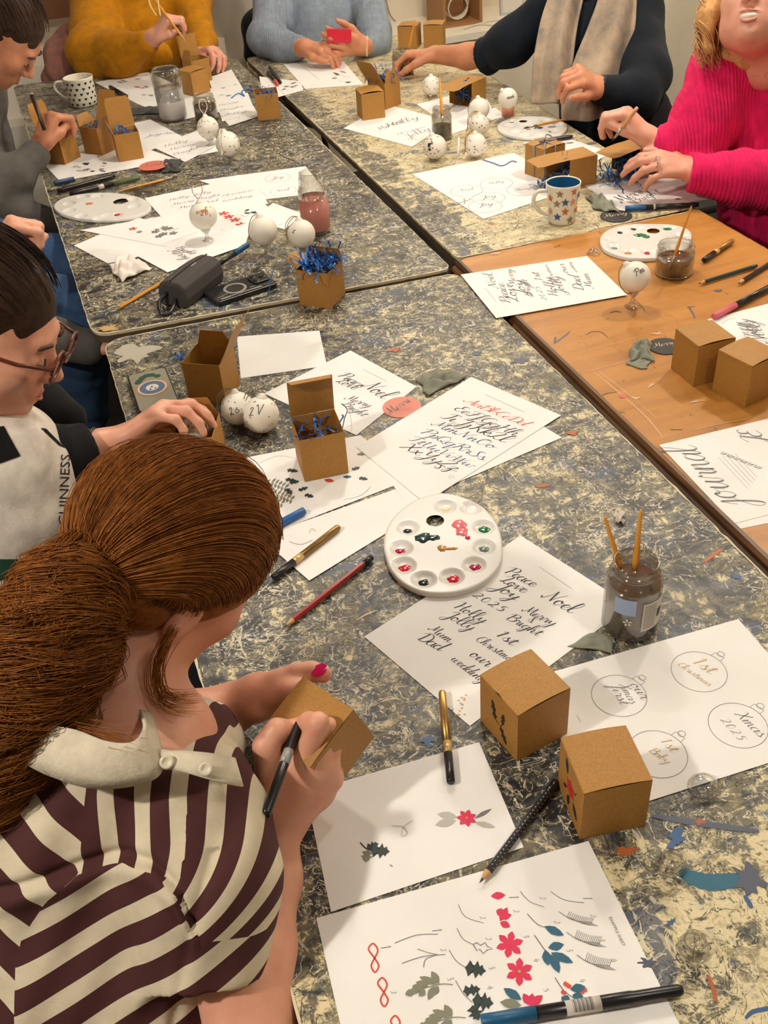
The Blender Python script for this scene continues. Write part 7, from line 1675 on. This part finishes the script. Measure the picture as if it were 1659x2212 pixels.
# ---- navy cardigan and scarf
p7 = person('person in a navy top and long grey scarf reaching for a bauble', (.85, 3.25, 0))
s = Sdf(.0045); HC = K(1278, -95, 3.02); Q, B = head(s, HC, UP*.85+Vector((-.1, -.15, .2)), Vector((-.35, -.75, -.62)), 1.02, neck=K(1290, 0, 3.12))
wr = K(942, 118, 3.40); hand(s, wr, K(905, 118, 3.42)-wr, UP*.85-FW*.4, -1, ((.7, .6, .3), (.8, .6, .3), (.9, .6, .3), (1.0, .6, .4)), 1.08, ((.5, .8, -.5), (.1, .9, -.5), (-.1, .9, -.6)), .10); s.chain([K(1110, 105, 3.22), K(1010, 122, 3.32), wr], [.045, .040, .029], .02)
wr2 = K(1290, 190, 2.86); hand(s, wr2, K(1258, 165, 2.80)-wr2, -FW*.75+RT*.1+UP*.3, -1, ((.9, 1.1, .5), (1.0, 1.1, .5), (1.1, 1.1, .6), (1.2, 1.2, .6)), 1.08, ((.5, .8, -.2), (.3, .9, -.3), (.2, .9, -.4)), .08); s.cap(K(1318, 199, 2.885), wr2, .030, .028, .02)
s.cap(K(1285, 20, 3.14), K(1280, 70, 3.16), .05, .05, .03); s.chain([K(1290, 0, 3.14), K(1200, 20, 3.15), K(1110, 95, 3.21)], [.04, .04, .04], .02); s.chain([K(1290, 0, 3.14), K(1378, 50, 3.12), K(1392, 165, 3.0), K(1380, 205, 2.94), wr2], [.04, .04, .035, .03, .028], .02); sdf_obj('body', s, SK2, p7, 2); face_bits(p7, Q, B, INK); long_hair(p7, Q, B, H_BR, 420, 33, .17, .9, r=.0018)
M_NAVY = fabric('navy_cotton', (15, 22, 32), .85); s = Sdf(.0055)
s.chain([K(1290, 60, 3.20), K(1300, 150, 3.22), K(1310, 320, 3.30)], [.120, .135, .15], .05); s.chain([K(1200, 20, 3.12), K(1372, 25, 3.12)], [.065, .085], .05)
c1 = K(1046, 122, 3.275); s.chain([K(1180, 25, 3.12), K(1110, 90, 3.19), c1], [.070, .066, .056], .03, cut=(c1, c1-K(1110, 95, 3.19)))
c2 = K(1302, 195, 2.87); s.chain([K(1378, 50, 3.10), K(1392, 165, 2.98), K(1380, 205, 2.93), c2], [.080, .072, .056, .042], .04)
s.cap(K(1284, 20, 3.08), K(1282, 120, 3.08), .07, .09, .04)
sdf_obj('navy_top', s, M_NAVY, p7, 2, folds(.007, 16, 12))
s = Sdf(.01); s.chain([K(1310, 330, 3.3), uv(1.66, 2.62, .48), uv(1.42, 2.60, .48), uv(1.42, 2.6, .06)], [.16, .12, .085, .05], .05); s.chain([K(1380, 250, 3.1), K(1420, 330, 3.1)], [.10, .09], .05); s.chain([uv(1.72, 2.85, .48), uv(1.42, 2.82, .48), uv(1.42, 2.82, .06)], [.12, .085, .05], .05); sdf_obj('black_trousers', s, M_BLKCL, p7, 1)
def scarf_band(p, name, C_, Wd, m, th=.012, fr=0):
    C_ = catmull([K(*q) for q in C_], 8); k = len(C_); v = []; f = []; n = 14; rs = random.Random(5)
    for i, c in enumerate(C_):
        t = C_[min(i+1, k-1)]-C_[max(i-1, 0)]; t.normalize(); sd = t.cross(-FW).normalized(); nr = sd.cross(t)
        w = np.interp(i/(k-1), np.linspace(0, 1, len(Wd)), Wd)
        for j in range(n+1):
            a = (j/n-.5)*2; v.append(c + sd*(a*w) + nr*(.016*math.cos(a*5+.6)*(1-.2*a) - .030*a*a))
    for i in range(k-1):
        for j in range(n): a = i*(n+1)+j; f.append((a, a+1, a+n+2, a+n+1))
    o = mk(name, v, f, m, p, True); o.location = -p.location; md = o.modifiers.new('t', 'SOLIDIFY'); md.thickness = th; md.offset = 0; sb = o.modifiers.new('s', 'SUBSURF'); sb.levels = 1; sb.render_levels = 1; return o
M_SCARF = fabric('mottled_grey_wool_scarf', (142, 124, 106), 1.0, None, 500); n_ = noise(M_SCARF, coord(M_SCARF), 9, 6, .7); L(M_SCARF, ramp(M_SCARF, n_.outputs[0], [(.3, srgb(104, 100, 96)), (.5, srgb(150, 134, 116)), (.7, srgb(178, 158, 134))]), bsdf(M_SCARF).inputs['Base Color'])
scarf_band(p7, 'scarf', [(1235, -40, 2.98), (1212, 40, 2.95), (1198, 130, 2.94), (1190, 225, 2.97)], [.050, .058, .062, .060], M_SCARF)
scarf_band(p7, 'scarf', [(1345, -40, 2.98), (1330, 40, 2.94), (1300, 130, 2.93), (1268, 205, 2.90), (1262, 262, 2.93)], [.055, .070, .078, .070, .064], M_SCARF)
loc(p7, G().tube([K(1297, 193, 2.865) + (UP*math.cos(a) + RT*.3*math.cos(a) + FW*math.sin(a))*.032 for a in [i*math.pi/10 for i in range(21)]], .007, 6), 'watch', BK)
# ---- pink sweater
p8 = person('smiling blonde person in a hot pink ribbed sweater decorating a box', (1.15, 2.1, 0))
s = Sdf(.004); HC = K(1634, 8, 2.28); Q, B = head(s, HC, UP*.93+RT*.10+Vector((0, 0, .05)), -FW*.82-RT*.42-UP*.15, 1.05, neck=K(1672, 120, 2.40), smile=1)
s.ell(K(1668, 150, 2.40), (.09, .06, .05), k=.04)
wr = K(1404, 300, 2.43); tips, th = hand(s, wr, K(1362, 254, 2.42)-wr, UP*.55+RT*.35-FW*.55, -1, ((.9, 1.1, .5), (1.0, 1.1, .5), (1.1, 1.1, .6), (1.15, 1.1, .6)), 1.0, ((.35, .9, -.35), (-.1, .9, -.35), (-.2, .9, -.4)), .09); s.cap(K(1450, 330, 2.42), wr, .036, .027, .02)
wr2 = K(1500, 368, 2.37); hand(s, wr2, K(1430, 352, 2.35)-wr2, -FW*.85+UP*.45, 1, ((.5, .5, .3), (.5, .55, .3), (.6, .6, .3), (.7, .7, .4)), 1.0, ((.75, .6, -.2), (.35, .9, -.3), (.2, .9, -.3)), .07); s.cap(K(1520, 372, 2.36), wr2, .036, .030, .02)
s.chain([K(1672, 120, 2.42), K(1575, 155, 2.47), K(1525, 270, 2.45), K(1500, 330, 2.45), K(1450, 330, 2.425)], [.04, .04, .035, .035, .033], .02); s.chain([K(1672, 120, 2.42), K(1740, 165, 2.5), K(1760, 300, 2.44), K(1720, 400, 2.37), K(1600, 388, 2.36), K(1520, 372, 2.36)], [.04, .04, .035, .035, .033, .033], .02)
sdf_obj('body', s, SK3, p8, 2); face_bits(p8, Q, B, mcol('blonde_brow', (150, 104, 66), .8), smile=1)
def curls(p, Q, m, n, seed):
    s = Sdf(.005); hair_cap(s, Q, Bp8, .045); 
    for q in (1, -1): s.chain([Q(q*.075, .02, .05), Q(q*.098, .01, -.02), Q(q*.095, .0, -.085)], [.018, .020, .014], .02)
    s.ell(Q(0, -.08, -.05), (.09, .05, .07), k=.03)
    sdf_obj('hair', s, m, p, 2, folds(.008, 40, seed)); rs = np.random.RandomState(seed); out = []
    for _ in range(n):
        q = rs.choice([-1, 1]); a = rs.uniform(-1.9, .25); r0 = rs.uniform(.95, 1.12); bx, by = q*math.cos(a)*.10*r0, -.01 + math.sin(a)*.09; ph = rs.uniform(0, 6); rr = rs.uniform(.012, .024); tt = np.linspace(0, 1, 22); z0 = rs.uniform(.06, .12); z1 = rs.uniform(-.13, -.07)
        out.append([np.array(Q(bx*min(1, .6+t) + rr*math.cos(ph+t*9), by + rr*math.sin(ph+t*9), z0 + (z1-z0)*t)) for t in tt])
    strands('hair_strands', out, m, p, .0015)['kind'] = 'stuff'
Bp8 = B; curls(p8, Q, H_BL, 900, 41)
M_PINK = fabric('hot_pink_rib_knit', (226, 30, 96), .85, (34, 'X')); s = Sdf(.005)
s.chain([K(1668, 170, 2.52), K(1690, 300, 2.54), K(1700, 470, 2.58)], [.150, .165, .17], .05); s.chain([K(1600, 135, 2.46), K(1740, 140, 2.5)], [.085, .10], .05)
c1 = K(1412, 308, 2.43); s.chain([K(1562, 150, 2.45), K(1520, 270, 2.44), K(1500, 330, 2.44)], [.088, .075, .062], .04); s.chain([K(1500, 330, 2.44), K(1450, 322, 2.43), c1], [.062, .050, .040], .03, cut=(c1, c1-K(1450, 322, 2.43)))
c2 = K(1488, 372, 2.36); s.chain([K(1760, 300, 2.42), K(1720, 400, 2.36), K(1600, 388, 2.35), c2], [.08, .075, .060, .045], .03, cut=(c2, c2-K(1600, 380, 2.35)))
s.cap(K(1672, 60, 2.36), K(1672, 130, 2.37), .060, .066, .008, sub=True)
def cable(V_):
    d = V_ - np.array(K(1560, 200, 2.4)); x = d@np.array(RT); y = d@np.array(UP); return .0022*np.sin((x*.9+y*.35)/.0075)*(.6+.4*np.sin(y/.03)) + folds(.006, 16, 13)(V_)
sdf_obj('hot_pink_sweater', s, M_PINK, p8, 2, cable)
s = Sdf(.009); s.chain([K(1720, 520, 2.6), uv(1.72, 1.80, .50), uv(1.42, 1.86, .50), uv(1.42, 1.86, .06)], [.16, .12, .095, .05], .05); s.chain([uv(1.75, 2.02, .50), uv(1.46, 2.08, .50), uv(1.44, 2.08, .06)], [.12, .09, .05], .05); sdf_obj('dark_jeans', s, M_NAVYJ, p8, 1, folds(.006, 20, 19))
loc(p8, G().tube([K(1418, 350, 2.335) + (UP*math.cos(a)*1.0 + FW*math.sin(a))*.0125 for a in [i*math.pi/8 for i in range(17)]], .0018, 6), 'ring', mcol('silver_ring', (220, 214, 200), .2, .9))
pen('wooden-handled brush in the raised hand of the person in pink', None, None, [('handle', RAWW, [(0, .8), (.1, 1), (.6, 1), (.62, .9)]), ('ferrule', FER, [(.62, .9), (.9, .6)]), ('bristles', BRS, [(.9, .6), (1, .1)])], .0050, pts=(K(1377, 232, 2.36), K(1322, 305, 2.42)), name='paintbrush', cat='brush')
lying('kraft box on its side with a level flap, held by the person in pink', (1424, 368), (1366, 388), shreds=60, seed=14)
# ---------------------------------------------------------------- the back of the room
def onV(px, py, v):
    d = FW + ((px - W0/2)/FPX)*RT - ((py - H0/2)/FPX)*UP; t = (v - CAMP.dot(V))/d.dot(V); return CAMP + d*t
zl = onV(1110, 50, 4.72).z
struct('trim_1', uvbox(G(), 1.0, UR, 4.70, VB, 0, zl-.03), M_WALL); struct('trim_2', uvbox(G(), .98, UR, 4.66, VB, zl-.03, zl), M_WHITE)
zs = onV(600, 75, 4.72).z
struct('trim_3', uvbox(G(), -1.1, .98, 4.72, VB, 0, .46), M_WHITE); struct('trim_4', uvbox(G(), -1.1, .98, 4.85, VB, .46, .66), M_WHITE)
pc = onV(527, 40, 4.95); g = G().lathe([(.16, 0), (.16, 2.7)], 28, T=Matrix.Translation((pc.x, pc.y, 0))); struct('trim_5', g, M_WHITE)
for o_ in (bpy.data.objects['trim_5'],):
    for p_ in o_.data.polygons: p_.use_smooth = len(p_.vertices) == 4
dc = onV(470, 10, VB-.03)
def panelv(name, label, px0, px1, py0, py1, v, m, th=.03):
    a = onV(px0, py1, v); b = onV(px1, py1, v); top = onV(px0, py0, v).z; g = uvbox(G(), a.dot(U), b.dot(U), v, v+th, a.z, top+.5, 0); o = g.make(name, m); return o
struct('window_1', (lambda a, b: uvbox(G(), a.dot(U), b.dot(U), VB-.02, VB+.02, a.z, 1.9))(onV(452, 28, VB), onV(492, 28, VB)), mcol('dark_night_window', (24, 24, 28), .2))
bw = onV(90, 45, 4.95); bw2 = onV(168, 45, 4.95)
o = uvbox(G(), bw.dot(U)-.05, bw2.dot(U)+.25, 4.95, 4.98, bw.z, bw.z+.9).make('wooden_board', mcol('dark_brown_board', (98, 58, 26), .5)); tag(o, 'dark brown wooden board standing on the white ledge behind the person in mustard', 'board')
struct('trim_6', uvbox(G(), bw.dot(U)-.5, -1.1, 4.86, VB, 0, bw.z), M_WHITE)
# crate with cables on the windowsill
ca = onV(958, 60, 4.82); cb = onV(1042, 48, 4.82)
t = thing('wooden_crate', 'small wooden crate on the white windowsill with pale cable in it', 'crate', mat=Matrix.Translation((ca.x, ca.y, zl)) @ Matrix.Rotation(TH, 4, 'Z')); wd_ = (cb-ca).length
m = mcol('crate_wood', (150, 106, 62), .6); g = G()
G().box((0, .2, 0), (wd_, .215, .28)).make('back_panel', m, t); G().box((0, 0, 0), (.015, .2, .28)).make('side_panel', m, t); G().box((wd_-.015, 0, 0), (wd_, .2, .28)).make('side_panel', m, t); G().box((.015, 0, 0), (wd_-.015, .2, .012)).make('bottom_panel', m, t)
cm = mcol('pale_cable', (206, 198, 176), .5)
for i in range(3):
    c = ca + U*(wd_*.5) + V*(.10-i*.02) ; c.z = zl+.02; r = .075-i*.012
    o = G().tube([U*(math.cos(a)*r) + Vector((0, 0, 1))*(math.sin(a)*r + r) for a in [k*math.pi/12 for k in range(25)]], .004, 6).make('coiled_cable', cm, None, True, loc=c); tag(o, ['largest pale cable coil standing in the crate', 'middle pale cable coil standing in the crate', 'smallest pale cable coil standing in the crate'][i], 'cable', )
c = onV(1060, 50, 4.74); c.z = zl; o = G().tube(catmull([U*-.14+Vector((0, 0, .004)), U*-.05+V*.04+Vector((0, 0, .006)), U*.03-V*.02+Vector((0, 0, .004)), U*.12+V*.05+Vector((0, 0, .004)), U*.02+V*.07+Vector((0, 0, .004)), U*-.1+V*.03+Vector((0, 0, .005))], 6), .004, 6).make('loose_cable', cm, None, True, loc=c); tag(o, 'loose pale cable trailing along the windowsill beside the crate', 'cable')
pa = onV(1082, 42, 4.9)
t = thing('picture', 'small framed line drawing leaning on the white windowsill', 'picture', mat=Matrix.Translation((pa.x, pa.y, zl)) @ Matrix.Rotation(TH, 4, 'Z') @ Matrix.Rotation(R(-8), 4, 'X'))
G().box((0, 0, 0), (.13, .012, .19)).make('frame', mcol('pale_grey_frame', (176, 176, 172), .5), t); G().box((.012, -.001, .012), (.118, 0, .178)).make('print', LW, t)
g = G()
for i in range(5): g.box((.04+i*.012, -.002, .07), (.043+i*.012, -.0012, .11+.01*(i % 2)))
g.box((.035, -.002, .09), (.10, -.0012, .093)); g.make('line_drawing', GREYINK, t)
# cable hanging on the wall
P = [onV(832, -10, VB-.03), onV(842, 30, VB-.03), onV(858, 50, VB-.03), onV(872, 60, VB-.03)]; c = P[0].copy(); o = G().tube(catmull([p-c for p in P], 6), .004, 6).make('wall_cable', mcol('grey_cable', (150, 144, 130), .6), None, True, loc=c); tag(o, 'thin grey cable running down the back wall', 'cable')
# coat over a chair, black chair
def chair(label, px, py, v, m, rot=0, h=.92, seatc=None):
    c = onV(px, py, v); t = thing('chair', label, 'chair', (c.x, c.y, 0), TH+rot)
    for x in (-.18, .18):
        for y in (-.18, .18): G().tube([(x, y, 0), (x*.95, y*.95, .43)], .013, 8).make('leg', M_DARK, t, True)
        G().tube([(x, .19, .43), (x, .23, h-.06)], .013, 8).make('back_post', M_DARK, t, True)
    bevel(G().box((-.21, -.21, .43), (.21, .21, .46)).make('seat', m, t), .01); bevel(G().box((-.21, .20, .60), (.21, .235, h)).make('backrest', m, t), .012); return t
c = onV(135, 150, 4.32)
s = Sdf(.008); s.chain([onV(120, 165, 4.30), onV(150, 130, 4.36), onV(180, 95, 4.40)], [.05, .085, .07], .04); s.chain([onV(165, 110, 4.45), onV(190, 170, 4.5)], [.09, .10], .04); o = sdf_obj('coat', s, fabric('dusty_pink_coat', (140, 96, 84), .9), None, 2, folds(.010, 16, 21)); tag(o, 'dusty pink coat slung over a chair behind the heart mug', 'coat')
for lab, q in (('dark stool under the person in mustard', uv(.42, 4.62)), ('dark stool under the person in pale blue', uv(1.12, 4.62))):
    t = thing('stool', lab, 'stool', (q.x, q.y, 0)); G().lathe([(.0002, .40), (.17, .40), (.175, .415), (.17, .43), (.0002, .43)], 28, cap=False).make('seat', M_DARK, t, True)
    for i in range(4): a_ = i*math.pi/2; G().tube([(.17*math.cos(a_), .17*math.sin(a_), 0), (.11*math.cos(a_), .11*math.sin(a_), .40)], .012, 8).make('leg', M_DARK, t, True)
s = Sdf(.008); s.chain([onV(548, 118, 4.42), onV(560, 60, 4.46), onV(575, 30, 4.5)], [.04, .07, .05], .04); o = sdf_obj('jacket', s, M_BLKCL, None, 2, folds(.006, 16, 22)); tag(o, 'black jacket on the chair back beside the person in pale blue', 'jacket')
for lab, u_, v_, r_ in (('dark chair under the red-haired person', -.42, .42, R(90)), ('dark chair under the apron wearer', -.42, 1.22, R(90)), ('dark chair under the person in the mostly hidden blue jeans', -.50, 2.1, R(90)), ('dark chair under the person drawing at the far left', -.50, 2.78, R(90)), ('dark chair under the person in the scarf', 1.98, 2.80, R(-90)), ('dark chair under the person in pink', 2.0, 1.95, R(-90))):
    q = uv(u_, v_); t = thing('chair', lab, 'chair', (q.x, q.y, 0), TH + r_)
    for x in (-.18, .18):
        for y in (-.18, .18): G().tube([(x, y, 0), (x*.95, y*.95, .40)], .013, 8).make('leg', M_DARK, t, True)
        G().tube([(x, .19, .40), (x, .24, .70)], .013, 8).make('back_post', M_DARK, t, True)
    bevel(G().box((-.21, -.21, .40), (.21, .21, .43)).make('seat', M_DARK, t), .01); bevel(G().box((-.20, .225, .56), (.20, .25, .74)).make('backrest', M_DARK, t), .01)
# ---------------------------------------------------------------- repeats of a kind share a group phrase
GRP = {'kraft_box': 'brown kraft gift boxes on the tables', 'bauble': 'white ceramic baubles', 'bauble_stand': 'stands under the baubles', 'clear_stand': 'loose clear plastic bauble stands', 'paper_sheet': 'paper sheets lying on the tables', 'glass_jar': 'glass jars of painting water', 'glass_bottle': 'tall glass bottles of painting water', 'mug': 'mugs on the tables', 'paint_palette': 'white plastic paint palettes', 'marker_pen': 'marker and brush pens', 'pen': 'black pens', 'pencil': 'pencils', 'paintbrush': 'paintbrushes', 'mobile_phone': 'mobile phones', 'gift_tag': 'round gift tags', 'fabric_scrap': 'fabric scraps on the tables', 'tissue': 'crumpled white tissues', 'chair': 'dark chairs round the tables', 'stool': 'dark stools at the far end', 'ceiling_lamp': 'warm ceiling lamps', 'person': 'people seated round the tables', 'paint_spattered_table': 'paint spattered tables', 'ribbon_curl': 'loose blue ribbon curls and threads', 'shredded_paper': 'loose blue shredded paper', 'string': 'strands of pale cord held up', 'coiled_cable': 'pale cable coils in the crate'}
for o in bpy.data.objects:
    b = o.name.split('.')[0]
    if o.parent is None and 'label' in o.keys() and b in GRP: o['group'] = GRP[b]
